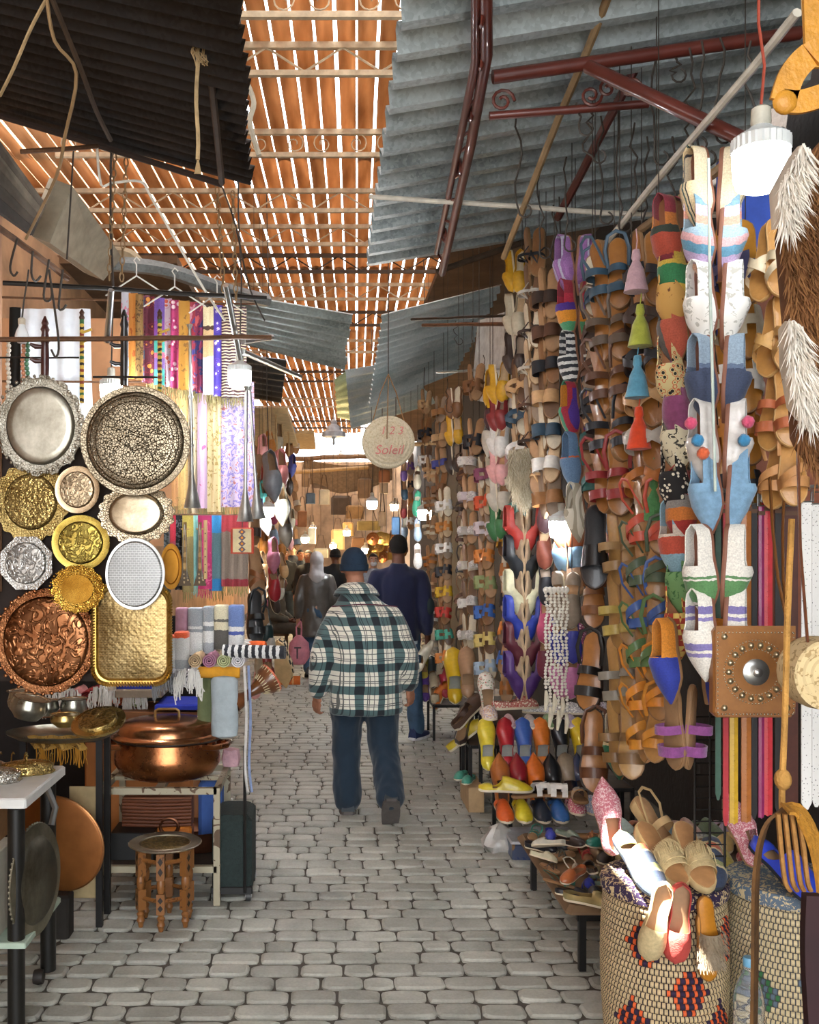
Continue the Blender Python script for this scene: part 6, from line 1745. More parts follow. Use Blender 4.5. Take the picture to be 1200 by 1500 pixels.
belts()

def wire_grid():
    t = empty('wire_grid', P(1030, 1160, 3.25), 'black wire grid stand behind the purple sandals', 'wire stand')
    o = t.matrix_world.translation
    for k in range(3): obj('upright', MB().tube([P(1018+k*22, 1040, 3.25)-o, P(1018+k*22, 1290, 3.25)-o], .004, 6), BLACKIRON, t)
    for k in range(14): obj('crossbar', MB().tube([P(1016, 1050+k*17, 3.25)-o, P(1064, 1050+k*17, 3.25)-o], .0025, 5), BLACKIRON, t)
wire_grid()

# ---- strings of white beads
def bead_strings():
    rr = random.Random(3)
    mb = MB(); mb.ball((0, 0, 0), .0075, 8, 5); bm_ = mb.mesh('bead')
    PEARL = mat('#e4e0d4', .3, var=.1)
    wd = ['nearest the tulip slippers', 'second from the tulip slippers', 'third across', 'fourth across', 'fifth across', 'nearest the black sandal']
    for k in range(6):
        t = empty('bead_string', P(800+k*6, 868, 4.42), 'string of white beads with tasselled end, %s' % wd[k], 'beads', 'white bead strings')
        n = 30 + (k*5) % 9
        for i in range(n):
            inst('bead', bm_, PEARL, t, Matrix.Translation((rr.uniform(-.004, .004)+.004*math.sin(i*.4), rr.uniform(-.01, .01), -.0145*i)))
        obj('tassel_end', MB().tube([(0, 0, -.0145*n), (.004, 0, -.0145*n-.04), (-.004, 0, -.0145*n-.09)], [.006, .012, .005], 8), mat('#d9d0b8', .8), t)
        obj('knot', MB().ball((0, 0, .012), .014, 8, 6), PEARL, t)
bead_strings()

# ---- fur hides
def fur_hide(name, pts, Y, base, hair, label, n=5000, ln=.06, seed=1, thick=.03, hair2=None):
    """a hanging pelt: padded outline with tufts of hair"""
    rr = random.Random(seed)
    Q = [P(x, y, Y) for x, y in pts]
    c = sum(Q, Vector())/len(Q)
    t = empty(name, c, label, 'fur')
    V = [q-c for q in Q]
    mb = MB()
    mb.rings([[v*.9+Vector((0, thick, 0)) for v in V], V, [v*.93+Vector((0, -thick*.7, 0)) for v in V]])
    obj('hide', mb, mat(base, .95, var=.4, scale=9), t)
    tris = [(Vector((0, -thick*.7, 0)), V[i], V[(i+1) % len(V)]) for i in range(len(V))]
    areas = [((b-a).cross(d-a)).length for a, b, d in tris]; tot = sum(areas)
    hb = MB()
    for _ in range(n):
        x = rr.random()*tot
        for tr_, ar in zip(tris, areas):
            x -= ar
            if x <= 0: break
        u, v = rr.random(), rr.random()
        if u+v > 1: u, v = 1-u, 1-v
        a, b, d = tr_
        p = a+(b-a)*u+(d-a)*v; p.y = -thick*.6
        l = ln*rr.uniform(.5, 1.3)
        dr = Vector((rr.uniform(-.5, .5), rr.uniform(-.7, -.1), -1+rr.uniform(-.2, .4))).normalized()*l
        w = Vector((rr.uniform(-1, 1), rr.uniform(-1, 1), .0)).normalized()*.0022
        hb.add([p-w, p+w, p+dr*.6+w*.6, p+dr], [(0, 1, 2), (0, 2, 3)], 0 if rr.random() < .6 else 1)
    obj('hair', hb, [mat(hair, .8, var=.3, scale=5), mat(hair2 or hair, .8, var=.3, scale=5)], t, smooth=False, kind='stuff')
fur_hide('fur_pelt', [(1165, 250), (1215, 190), (1290, 200), (1290, 720), (1215, 715), (1165, 660), (1160, 560), (1150, 450), (1140, 330)], 1.75, '#6b4526', '#7a4f2a', 'shaggy brown and white fur pelt at the edge of the shoe shop', 9000, .05, 4, hair2='#8f6236')
fur_hide('fur_trim', [(1136, 275), (1168, 215), (1180, 225), (1165, 275), (1152, 330), (1140, 335)], 1.70, '#cfc6b6', '#e6e0d4', 'white fur tuft at the shoulder of the brown pelt', 900, .05, 5, hair2='#cfc6b8')
fur_hide('fur_trim', [(1150, 470), (1168, 480), (1184, 560), (1180, 620), (1164, 600), (1152, 530)], 1.70, '#cfc6b6', '#e6e0d4', 'white fur tuft low on the brown pelt', 900, .05, 7, hair2='#cfc6b8')
fur_hide('fur_pelt', [(745, 660), (782, 655), (790, 690), (782, 725), (768, 745), (752, 730), (744, 695)], 5.2, '#c9bda0', '#d8cdb4', 'pale cream goat fur hanging above the tulip slippers', 2500, .06, 6, hair2='#b9ab8c')

# ---- straps and bags in the near corner
OCHRE = mat('#b07a24', .8, var=.35, scale=40, bump=.5, bscale=120)
def ribbon(pts, w, th, m, name, label, cat, side=Vector((0, 1, 0))):
    """flat strap along points; side = direction of its width"""
    Q = [Vector(p) for p in pts]; rings = []
    for i, p in enumerate(Q):
        d = (Q[min(i+1, len(Q)-1)]-Q[max(0, i-1)]).normalized()
        s = (side - d*side.dot(d)).normalized(); nn = d.cross(s)
        rings.append([p+s*w/2+nn*th/2, p-s*w/2+nn*th/2, p-s*w/2-nn*th/2, p+s*w/2-nn*th/2])
    mb = MB(); mb.rings(rings)
    return obj(name, mb, m, label=label, cat=cat, smooth=False)
def arc_pts(pxs, Y): 
    Q = [P(x, y, Y) for x, y in pxs]; out = []
    for i in range(len(Q)-1):
        for k in range(5):
            t = k/5; p0 = Q[max(0, i-1)]; p1 = Q[i]; p2 = Q[i+1]; p3 = Q[min(len(Q)-1, i+2)]
            out.append(0.5*((2*p1)+(p2-p0)*t+(2*p0-5*p1+4*p2-p3)*t*t+(3*p1-p0-3*p2+p3)*t*t*t))
    return out+[Q[-1]]
ribbon(arc_pts([(1104, 1540), (1106, 1400), (1108, 1280), (1120, 1215), (1142, 1190), (1165, 1190), (1195, 1240), (1225, 1360)], 1.9), .035, .006, mat('#5c3d18', .85, var=.4, scale=30, bump=.5), 'woven_strap', 'dark ochre woven strap looping in the near corner', 'strap', Vector((.6, .8, 0)))
ribbon(arc_pts([(1150, 1184), (1175, 1195), (1200, 1260), (1215, 1400), (1220, 1540)], 1.85), .04, .006, OCHRE, 'woven_strap', 'mustard braided strap hanging beside the dark ochre one', 'strap', Vector((.8, .6, 0)))
def cord_bundle():
    t = empty('cord_bundle', P(1155, 1192, 1.88), 'bundle of tan leather cords hung on the dark ochre strap', 'cords')
    o = t.matrix_world.translation
    for k in range(4):
        obj('cord', MB().tube([q-o for q in arc_pts([(1140+k*10, 1192), (1144+k*11, 1240), (1150+k*11, 1290), (1158+k*10, 1305)], 1.88-.01*k)], .007, 6, flat=.6), mat('#a87a40', .8, var=.3, scale=60, bump=.4), t)
cord_bundle()
ribbon(arc_pts([(1190, 1310), (1188, 1400), (1196, 1540)], 1.8), .03, .02, mat('#2c0f14', .7, var=.3), 'cloth_strip', 'dark maroon strip at the lower corner of the shop', 'strap', Vector((1, 0, 0)))
obj('knotted_rope', MB().tube(arc_pts([(1160, 760), (1154, 900), (1150, 1050), (1146, 1150), (1146, 1190)], 2.0), .0065, 8).ball(P(1147, 1142, 2.0), (.017, .017, .022), 10, 8), mat('#b98a45', .9, var=.3, bump=.5, bscale=150), label='ochre rope with a knot hanging past the studded bag', cat='rope')
def top_basket():
    t = empty('leather_handled_bag', P(1195, 100, 1.8), 'mustard leather bag with curved handle hanging at the top corner', 'bag')
    o = t.matrix_world.translation
    def rb(pxs, Y, w, m, nm, side):
        Q = [q-o for q in arc_pts(pxs, Y)]; rings = []
        for i, p in enumerate(Q):
            d = (Q[min(i+1, len(Q)-1)]-Q[max(0, i-1)]).normalized(); s = (side-d*side.dot(d)).normalized(); nn = d.cross(s)
            rings.append([p+s*w/2+nn*.004, p-s*w/2+nn*.004, p-s*w/2-nn*.004, p+s*w/2-nn*.004])
        obj(nm, MB().rings(rings), m, t, smooth=False)
    lm = mat('#c0862a', .5, var=.25, scale=20, bump=.3, bscale=90)
    rb([(1215, 70), (1185, 82), (1160, 110), (1146, 150)], 1.75, .045, lm, 'handle', Vector((1, 0, .6)))
    rb([(1146, 148), (1170, 150), (1200, 142), (1230, 130)], 1.75, .04, lm, 'handle', Vector((0, 0, 1)))
    rb([(1188, -10), (1190, 60), (1192, 100)], 1.85, .03, lm, 'strap', Vector((1, 0, 0)))
    obj('handle_joint', MB().ball(P(1150, 150, 1.75)-o, (.022, .012, .022), 12, 8), lm, t)
    obj('body', MB().add([P(1172, -20, 1.9)-o, P(1260, -20, 1.9)-o, P(1260, 90, 1.9)-o, P(1178, 80, 1.9)-o, P(1172, -20, 2.0)-o, P(1260, -20, 2.0)-o, P(1260, 90, 2.0)-o, P(1178, 80, 2.0)-o], [(0, 1, 2, 3), (4, 7, 6, 5), (0, 3, 7, 4), (3, 2, 6, 7), (0, 4, 5, 1)]), mat('#b08a5a', .8, var=.2), t, smooth=False)
top_basket()
def edge_bag():
    c = P(1200, 985, 2.4)
    t = empty('round_straw_bag', c, 'small round straw bag with leather strap at the edge behind the rope', 'bag')
    obj('straw_body', MB().lathe([(.001, -.05)]+[(.085*k/9, -.05-.004*(k % 2)) for k in range(1, 10)]+[(.088, 0), (.085, .04), (.001, .045)], 30, axis='Y'), printed('#d6bf90', '#a98f62', scale=60, kind='noise', thr=.42), t, Matrix.Rotation(PI, 4, 'Z'))
    obj('strap', MB().tube([(-.04, -.03, .05), (-.045, 0, .3), (-.03, .05, .62)], .007, 6, flat=.4), leather('#7a4a30'), t)
edge_bag()
# ================================================================ brass and cloth stalls
def metalmat(c0, c1, rough=.28, engrave=0.0, scale=60.0, hammer=0.0, kind='voronoi'):
    key = ('metal', c0, c1, rough, engrave, scale, hammer, kind)
    if key in MATS: return MATS[key]
    m, nt, b = nodes_of('beaten_metal')
    tc = N(nt, 'ShaderNodeTexCoord')
    nz = N(nt, 'ShaderNodeTexNoise', i_Scale=7.0, i_Detail=6.0, i_Roughness=.7); L(nt, tc.outputs['Object'], nz.inputs['Vector'])
    cr = N(nt, 'ShaderNodeValToRGB')
    cr.color_ramp.elements[0].position = .32; cr.color_ramp.elements[0].color = hx(c0)
    cr.color_ramp.elements[1].position = .68; cr.color_ramp.elements[1].color = hx(c1)
    L(nt, nz.outputs['Fac'], cr.inputs['Fac']); L(nt, cr.outputs['Color'], b.inputs['Base Color'])
    b.inputs['Metallic'].default_value = .92
    r = N(nt, 'ShaderNodeMapRange'); r.inputs['To Min'].default_value = rough*.7; r.inputs['To Max'].default_value = rough*1.6
    L(nt, nz.outputs['Fac'], r.inputs['Value']); L(nt, r.outputs[0], b.inputs['Roughness'])
    last = None
    if engrave:
        if kind == 'voronoi':
            v = N(nt, 'ShaderNodeTexVoronoi', i_Scale=scale, feature='DISTANCE_TO_EDGE'); out = v.outputs['Distance']
        elif kind == 'swirl':
            v = N(nt, 'ShaderNodeTexNoise', i_Scale=scale*.55, i_Detail=2.0, i_Distortion=2.5); out = v.outputs['Fac']
        elif kind == 'lattice':
            v = N(nt, 'ShaderNodeTexBrick', i_Scale=scale); out = v.outputs['Fac']
        else:
            v = N(nt, 'ShaderNodeTexMagic', i_Scale=scale, turbulence_depth=3); out = v.outputs['Fac']
        L(nt, tc.outputs['Object'], v.inputs['Vector'])
        if kind == 'lattice':
            mp = N(nt, 'ShaderNodeMapping'); mp.inputs['Rotation'].default_value = (R(90), 0, 0)
            L(nt, tc.outputs['Object'], mp.inputs['Vector']); L(nt, mp.outputs['Vector'], v.inputs['Vector'])
        mr = N(nt, 'ShaderNodeMapRange'); mr.inputs['From Max'].default_value = .12 if kind == 'voronoi' else 1.0
        if kind == 'swirl': mr.inputs['From Min'].default_value = .44; mr.inputs['From Max'].default_value = .56
        L(nt, out, mr.inputs['Value'])
        gm = N(nt, 'ShaderNodeMapRange'); gm.inputs['To Min'].default_value = .42; gm.inputs['To Max'].default_value = 1.0
        gh = N(nt, 'ShaderNodeHueSaturation'); L(nt, mr.outputs[0], gm.inputs['Value']); L(nt, gm.outputs[0], gh.inputs['Value'])
        L(nt, cr.outputs['Color'], gh.inputs['Color']); L(nt, gh.outputs['Color'], b.inputs['Base Color'])
        bp = N(nt, 'ShaderNodeBump', i_Strength=engrave, i_Distance=.004); L(nt, mr.outputs[0], bp.inputs['Height']); last = bp
    if hammer:
        v2 = N(nt, 'ShaderNodeTexVoronoi', i_Scale=75.0, feature='SMOOTH_F1'); L(nt, tc.outputs['Object'], v2.inputs['Vector'])
        b2 = N(nt, 'ShaderNodeBump', i_Strength=hammer, i_Distance=.004); L(nt, v2.outputs['Distance'], b2.inputs['Height'])
        if last: L(nt, last.outputs['Normal'], b2.inputs['Normal'])
        last = b2
    if last: L(nt, last.outputs['Normal'], b.inputs['Normal'])
    MATS[key] = m
    return m
SILVER = ('#8d8878', '#c8c2b2'); GOLD = ('#9c8046', '#d2b876'); COPPER = ('#8a5230', '#c88a5c'); BRONZE = ('#84765e', '#bfb096'); PALE = ('#b0aea8', '#dedcd6')

def tray(px, py, rx, ry, Y, cols, label, rim='plain', engrave=.5, escale=60, ekind='voronoi', hammer=0, tilt=0.0, yaw=0.0, rough=.26, depth=.018, well=.74, star=False):
    c = P(px, py, Y); a = rx/FPX*Y; b = ry/FPX*Y
    M = Matrix.Translation(c) @ Matrix.Rotation(yaw, 4, 'Z') @ Matrix.Rotation(tilt, 4, 'X') @ Matrix.Diagonal((1, 1, b/a, 1))
    t = empty('metal_tray', M, label, 'tray', 'trays on the brass stall')
    base = metalmat(cols[0], cols[1], rough, engrave, escale, hammer, ekind)
    rimm = metalmat(cols[0], cols[1], rough*.9, .3 if rim != 'plain' or star else 0, 90)
    n = 96
    obj('well', MB().lathe([(.0005, .002), (a*.3, .002), (a*.6, .002), (a*(well-.03), .001), (a*well, -.004), (a*(well+.02), -depth)], n, axis='Y', caps=False), base, t)
    wob = {'plain': None, 'scallop': lambda q, r, z: 1+(.030*abs(math.sin(q*9)) - .02 if r > a*.93 else 0), 'wave': lambda q, r, z: 1+(.04*math.sin(q*18) if r > a*.93 else .012*math.sin(q*18) if r > a*.85 else 0), 'octagon': lambda q, r, z: 1/math.cos((q+PI/8) % (PI/4)-PI/8)*.93 if r > a*.7 else 1, 'ornate': lambda q, r, z: 1+(.035*math.sin(q*14)+.015*math.sin(q*42) if r > a*.93 else 0)}[rim]
    obj('rim', MB().lathe([(a*(well+.015), -depth+.001), (a*(well+.04), -depth-.004), (a*.90, -depth-.003), (a*.95, -depth-.008), (a*.985, -depth-.007), (a, -depth), (a*.99, -depth+.005), (a*.9, -depth+.004), (a*(well+.03), -depth+.004)], n, axis='Y', caps=False, wob=wob), rimm, t)
    if star:
        line = mat('#4a3a24', .5, metal=.6)
        for q, (k, st, rad) in enumerate(((12, 5, .66), (8, 3, .34), (6, 2, .18))):
            pts = []
            for i in range(k+1):
                an = 2*PI*((i*st) % k)/k + .13; pts.append((a*rad*math.cos(an), -.0045, a*rad*math.sin(an)))
            obj('engraved_star', MB().tube(pts, .0012, 4), line, t)
        for rad in (.70, .80, .92): obj('engraved_ring', MB().tube([(a*rad*math.cos(2*PI*k/64), -.006 if rad < .85 else .024, a*rad*math.sin(2*PI*k/64)) for k in range(65)], .0014, 4, caps=False), line, t)
        for k in range(6):
            an = 2*PI*k/6+.4; c_ = Vector((a*.5*math.cos(an), -.0045, a*.5*math.sin(an)))
            pts = [c_+Vector((a*.11*(1 if i % 2 else .5)*math.cos(PI*i/6), 0, a*.11*(1 if i % 2 else .5)*math.sin(PI*i/6))) for i in range(13)]
            obj('engraved_star', MB().tube(pts, .0012, 4), line, t)
    if rim in ('ornate', 'bead', 'scallop'):
        mb = MB(); K = 42 if rim == 'ornate' else 36
        for k in range(K):
            q = 2*PI*k/K; r = a*(.965)
            mb.ball((r*math.cos(q), depth*0-.0+(-(-depth-.010))*-1+0, r*math.sin(q)), (a*.04, .006, a*.04), 7, 5)
        obj('rim_beading', mb, rimm, t, kind='stuff')
    return t
tray(58, 623, 64, 73, 4.30, SILVER, 'large plain silver tray with ornate scalloped rim, top of the stall', 'ornate', 0, 8, rough=.32, well=.76)
tray(197, 645, 81, 81, 4.16, BRONZE, 'largest engraved bronze tray with star pattern, hanging beside the scarves', 'plain', .5, 95, rough=.34, well=.86, star=True)
tray(44, 735, 55, 58, 4.36, GOLD, 'hammered gold tray with wavy rim under the silver tray', 'wave', .5, 120, hammer=.7, well=.68)
tray(112, 717, 33, 35, 4.30, ('#9a8468', '#d6bf9c'), 'small pinkish brass plate between the big trays', 'plain', .3, 70, 'swirl')
tray(198, 752, 56, 44, 4.27, BRONZE, 'deep brass dish with frilled rim below the engraved tray', 'wave', 0, 60, rough=.2, well=.7, depth=.03)
tray(117, 795, 43, 41, 4.32, ('#9c8238', '#d2bc62'), 'yellow brass tray engraved with a flower star', 'plain', .6, 40, 'swirl')
tray(37, 825, 41, 42, 4.31, PALE, 'silver octagonal tray with scalloped edge at the left of the stall', 'octagon', .5, 50, 'swirl', well=.72)
tray(197, 841, 44, 53, 4.20, ('#b8b8b6', '#e2e2e0'), 'upright oval silver tray with woven lattice engraving', 'plain', .5, 30, 'lattice', rough=.4, well=.9)
tray(113, 863, 39, 35, 4.22, ('#a87a28', '#d8ae50'), 'small gold dish with ornate pierced rim', 'ornate', 0, 60, rough=.15, well=.5)
tray(66, 940, 74, 78, 4.34, COPPER, 'large copper tray chased with flowers and scalloped rim', 'scallop', .8, 26, 'swirl', well=.82)
def rect_tray():
    Y = 4.27; c = P(194, 930, Y); w = 58/FPX*Y; h = 73/FPX*Y
    t = empty('metal_tray', c, 'upright rectangular gold tray with roped rim and lattice engraving', 'tray', 'trays on the brass stall')
    def rr_(w, h, r, y, n=8):
        out = []
        for (cx, cz, a0) in ((w-r, h-r, 0), (-w+r, h-r, 90), (-w+r, -h+r, 180), (w-r, -h+r, 270)):
            for k in range(n+1):
                a = R(a0+90*k/n); out.append((cx+r*math.cos(a), y, cz+r*math.sin(a)))
        return out
    obj('well', MB().rings([rr_(w*.86, h*.88, w*.35, 0), rr_(w*.84, h*.86, w*.35, -.001), rr_(w*.01, h*.2, w*.005, -.001)]), metalmat('#b0925a', '#dcc088', .3, .7, 34, .35, 'lattice'), t)
    obj('rim', MB().rings([rr_(w*.86, h*.88, w*.35, 0), rr_(w*.90, h*.91, w*.37, -.014), rr_(w*.97, h*.975, w*.4, -.018), rr_(w, h, w*.4, -.012), rr_(w, h, w*.4, 0)], caps=False), metalmat('#a8823a', '#d9b866', .25), t)
    path = rr_(w*.975, h*.98, w*.4, -.019, 14)
    mb = MB(); per = []
    path = path+[path[0]]
    for i in range(len(path)-1):
        a, b = Vector(path[i]), Vector(path[i+1]); n = max(1, int((b-a).length/.012))
        for k in range(n): per.append(a.lerp(b, k/n))
    for i, p in enumerate(per):
        d = (per[(i+1) % len(per)]-p).normalized(); s = Vector((0, 1, 0)).cross(d)
        mb.tube([p-s*.008-d*.005, p+Vector((0, -.006, 0)), p+s*.008+d*.005], .0042, 5)
    obj('roped_edge', mb, metalmat('#a8823a', '#d9b866', .25), t, kind='stuff')
rect_tray()
tray(250, 830, 16, 34, 4.55, ('#a06a20', '#d69a40'), 'amber disc half hidden behind the oval tray', 'plain', 0, 60, rough=.5)
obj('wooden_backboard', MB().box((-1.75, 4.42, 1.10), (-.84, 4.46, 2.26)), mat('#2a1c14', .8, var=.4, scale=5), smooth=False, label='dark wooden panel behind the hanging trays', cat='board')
obj('plywood_sheet', MB().box((-2.0, 5.9, 1.7), (-.72, 5.94, 3.05)), mat('#c9976c', .8, var=.25, scale=3), smooth=False, label='bare plywood sheet behind the top row of scarves', cat='board')
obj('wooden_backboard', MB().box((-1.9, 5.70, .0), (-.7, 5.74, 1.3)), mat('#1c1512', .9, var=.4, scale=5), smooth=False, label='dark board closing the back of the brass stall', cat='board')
obj('door_frame_post', MB().box((-1.52, 4.25, 1.5), (-1.44, 4.4, 3.3)), mat('#b98a68', .8, var=.4, scale=5), smooth=False, label='scuffed tan wooden post at the edge of the brass stall', cat='post')

# ---- cloths
def cloth_strip(name, x0, x1, y0, y1, Y, m, label, fringe=None, folds=2, amp=.012, group=None, cat='scarf', flen=.05, taper=0.0, seed=0, dx=0):
    c = P((x0+x1)/2, y0, Y); w = (x1-x0)/FPX*Y; h = (y1-y0)/FPX*Y
    t = empty(name, c, label, cat, group)
    rr = random.Random(int(x0*13+y0)); ph = rr.uniform(0, 6)
    def fn(u, v):
        x = (u-.5)*w*(1+taper*v); z = -h*v
        y = amp*math.sin(u*folds*2*PI+ph+v*.6)*(.35+.65*v) + .004*math.sin(v*9+ph)
        return (x + dx/FPX*Y*v, y, z)
    mb = MB(); mb.grid(fn, max(8, folds*6), 14)
    obj('cloth', solid(mb, .003), m, t)
    if fringe is not None:
        fb = MB(); n = max(6, int(w/.008))
        for k in range(n):
            u = (k+.5)/n; p = Vector(fn(u, 1)); l = flen*rr.uniform(.8, 1.15)
            fb.tube([p+Vector((0, 0, .003)), p+Vector((rr.uniform(-.004, .004), rr.uniform(-.004, .004), -l*.5)), p+Vector((rr.uniform(-.006, .006), rr.uniform(-.006, .006), -l))], [.0022, .0026, .0018], 5)
        obj('fringe', fb, fringe, t, kind='stuff')
    return t
OLIVE = mat('#8f8556', .9, var=.25); 
def pm(a, b, c=None, sc=45, k='voronoi', th=.34): return printed(a, b, c, scale=sc, kind=k, thr=th)
GS = 'scarves in the top row'
row1 = [(178, 190, pm('#c8ccd8', '#d58aa0', sc=22, k='noise', th=.4), 'pale blue and pink'), (189, 201, pm('#c9853c', '#a85a24', sc=10, k='noise', th=.4), 'orange'), (199, 209, pm('#8a6a3c', '#5a4022', sc=35, k='noise', th=.42), 'bronze brown'),
        (208, 218, pm('#a0607a', '#6a3a5a', '#5a7a9a', 26, 'noise', .4), 'mauve paisley'), (213, 226, pm('#5c2030', '#d08a3a', '#7a2a3a', 24, 'voronoi', .3), 'burgundy with orange flowers'), (226, 240, bands([(0, '#3fa898'), (.3, '#3fa898'), (.34, '#7a5a9a'), (.45, '#c0607a'), (.5, '#3fa090'), (.62, '#3fa898'), (.66, '#7a3a8a'), (.8, '#6a4a9a')], 'Z', lo=-.55, hi=0), 'teal and violet'),
        (240, 251, pm('#d0bcc4', '#d0604a', '#c890a8', 28, 'voronoi', .3), 'pale pink with red motifs'), (250, 262, pm('#b03a6a', '#e0c8cc', '#8a2a5a', 26, 'voronoi', .28), 'magenta patterned'), (262, 277, pm('#a8782c', '#7a5420', sc=14, k='noise', th=.4), 'ochre'), (276, 288, pm('#a03a48', '#4a4a8a', '#c88a9a', 12, 'noise', .42), 'red and blue'),
        (286, 298, pm('#7a2a4a', '#2a2a5a', '#c05a5a', 10, 'noise', .44), 'crimson and navy'), (298, 312, bands([(0, '#c9b48a'), (.12, '#c8c0d0'), (.42, '#b8c0cc'), (.52, '#c9a878'), (.78, '#4a3428'), (.82, '#d8c8a0'), (1, '#3a2a20')], 'Z', lo=-.55, hi=0), 'beige and brown banded'),
        (311, 326, pm('#4a3aa0', '#d0c8e8', '#6a4ab0', 30, 'voronoi', .26), 'violet blue spotted'), (325, 360, pm('#4a2c2c', '#d8c8a8', '#3a3a7a', 20, 'rings', .4), 'brown swirl-patterned')]
for i, (x0, x1, m, nm) in enumerate(row1):
    cloth_strip('hanging_scarf', x0, x1+1, 428+i*1.6, 552+i*2.4, 5.25-.03*(i % 3), m, '%s scarf in the top row, %s from the plywood' % (nm, ['first', 'second', 'third', 'fourth', 'fifth', 'sixth', 'seventh', 'eighth', 'ninth', 'tenth', 'eleventh', 'twelfth', 'thirteenth', 'fourteenth'][i]), OLIVE if i > 3 else None, 1 if x1-x0 < 20 else 3, .010, GS)
row2 = [(252, 264, '#b98a5a', 'tan'), (262, 275, '#c2a064', 'gold'), (274, 291, '#b3a284', 'stone'), (290, 303, None, 'lilac and pink'), (302, 329, None, 'cream damask'), (325, 372, None, 'wide lilac figured')]
for i, (x0, x1, c, nm) in enumerate(row2):
    m = pm(c, '#8a7448', sc=40, k='noise', th=.38) if c else [pm('#b89ab0', '#b0507a', sc=9, k='noise', th=.34), pm('#d3c194', '#a88f58', sc=32, k='noise', th=.42), pm('#b7a6b8', '#a0605c', '#7a70b0', 30, 'noise', .36)][i-3]
    cloth_strip('hanging_scarf', x0, x1, 560, 742+(i*5) % 12, 5.38-.03*(i % 2), m, '%s scarf in the middle row, %s from the trays' % (nm, ['first', 'second', 'third', 'fourth', 'fifth', 'sixth'][i]), OLIVE, 1 if x1-x0 < 25 else 3, .012, 'scarves in the middle row', taper=.08, flen=.07)
row3 = [(240, 250, pm('#6a7070', '#3a4040', sc=50, k='noise', th=.45), 'grey'), (249, 257, bands([(0, '#b02038'), (.15, '#a03a4a'), (.75, '#c0243c')], 'Z', lo=-.5, hi=0), 'red'), (257, 268, pm('#1c1c20', '#6a6a70', sc=45, k='noise', th=.42), 'black paisley'), (267, 283, bands([(0, '#c0a84a'), (.2, '#8a7a4a'), (.8, '#b8a44a')], 'Z', lo=-.5, hi=0), 'mustard'), (282, 290, mat('#8fc8c0', .9), 'aqua'), (290, 310, pm('#a82a5c', '#c85a7a', sc=30, k='noise', th=.4), 'magenta'), (307, 328, bands([(0, '#2f80b8'), (.22, '#5a7a80'), (.8, '#2f86c0')], 'Z', lo=-.42, hi=0), 'sky blue bordered'), (325, 364, bands([(0, '#8a1f2c'), (.22, '#7a6a5c'), (.82, '#a02a34')], 'Z', lo=-.42, hi=0), 'wide red-bordered paisley')]
for i, (x0, x1, m, nm) in enumerate(row3):
    cloth_strip('hanging_scarf', x0, x1, 755, 868-(i*7) % 10, 5.30-.03*(i % 2), m, '%s scarf in the lower row, %s from the trays' % (nm, ['first', 'second', 'third', 'fourth', 'fifth', 'sixth', 'seventh', 'eighth'][i]), OLIVE if i in (3, 6, 7) else (m if i in (4, 5) else None), 1 if x1-x0 < 25 else 3, .010, 'scarves in the lower row')
for y_, Y_, w_ in ((432, 5.25, 'top'), (558, 5.38, 'middle'), (753, 5.30, 'lower')):
    pole('scarf_rail', (-2.06, Y_+.01, PZ(y_, Y_)), P(375, y_+(14 if y_ < 500 else 2), Y_+.01), .006, RUSTROD, 'thin rail along the %s row of scarves' % w_, 'rail')
cloth_strip('white_cloth', 28, 132, 452, 640, 5.5, mat('#d8dee4', .9, var=.1), 'plain white cloth hanging behind the silver tray', None, 4, .02, None, 'cloth', taper=.06)
cloth_strip('dark_cloth', 14, 30, 450, 570, 4.6, mat('#15130f', .9), 'narrow black cloth beside the wooden post', None, 1, .01, None, 'cloth')
# towels and blankets below
def folded(x0, x1, y0, y1, Y, m, label, d=.10):
    c = P((x0+x1)/2, y1, Y); w = (x1-x0)/FPX*Y; h = (y1-y0)/FPX*Y
    mb = MB()
    rings = []
    for k in range(7):
        z = h*(0, .2, .5, .8, .95, .985, 1)[k]; s = (1, 1, 1, 1, 1, .96, .85)[k]
        rings.append([(w/2*math.copysign(abs(math.cos(a))**.5, math.cos(a))*s, d/2*math.copysign(abs(math.sin(a))**.5, math.sin(a))*s, z) for a in [2*PI*(j+.5)/16 for j in range(16)]])
    mb.rings(rings)
    return obj('folded_blanket', mb, m, M=Matrix.Translation(c), label=label, cat='blanket', group='blankets standing below the scarves')
def zb(st): return bands(st, 'Z', lo=0, hi=.30)
folded(258, 276, 890, 960, 5.0, mat('#b58a9a', .95), 'pink blanket standing upright beneath the lower scarves')
folded(276, 299, 890, 958, 5.0, zb([(0, '#e2e2de'), (.35, '#e2e2de'), (.40, '#9aa0a4'), (.45, '#e0e0dc'), (.5, '#a0a6aa')]), 'light grey and white blanket standing upright, wider one')
folded(298, 315, 888, 956, 5.0, zb([(0, '#b0b4b8'), (.2, '#e4e4e0'), (.4, '#8a9096'), (.48, '#e4e4e0'), (.55, '#a0a6aa')]), 'light grey and white blanket standing upright, slimmer one')
folded(314, 336, 886, 950, 5.0, zb([(0, '#5a5650'), (.3, '#5a5650'), (.34, '#d8cfae'), (.48, '#6a665c'), (.52, '#d8cfae')]), 'cream blanket with dark bands standing upright')
folded(335, 358, 886, 950, 5.0, zb([(0, '#e0e0de'), (.2, '#e0e0de'), (.26, '#4a5aa0'), (.32, '#dcdcdc'), (.4, '#6a80b4')]), 'blue blanket with white band standing upright')
folded(256, 277, 925, 990, 4.85, zb([(0, '#c8c8c4'), (.15, '#a0a4a4'), (.3, '#d0d0cc'), (.65, '#d9572a'), (1, '#d9572a')]), 'orange-topped grey striped blanket standing in front')
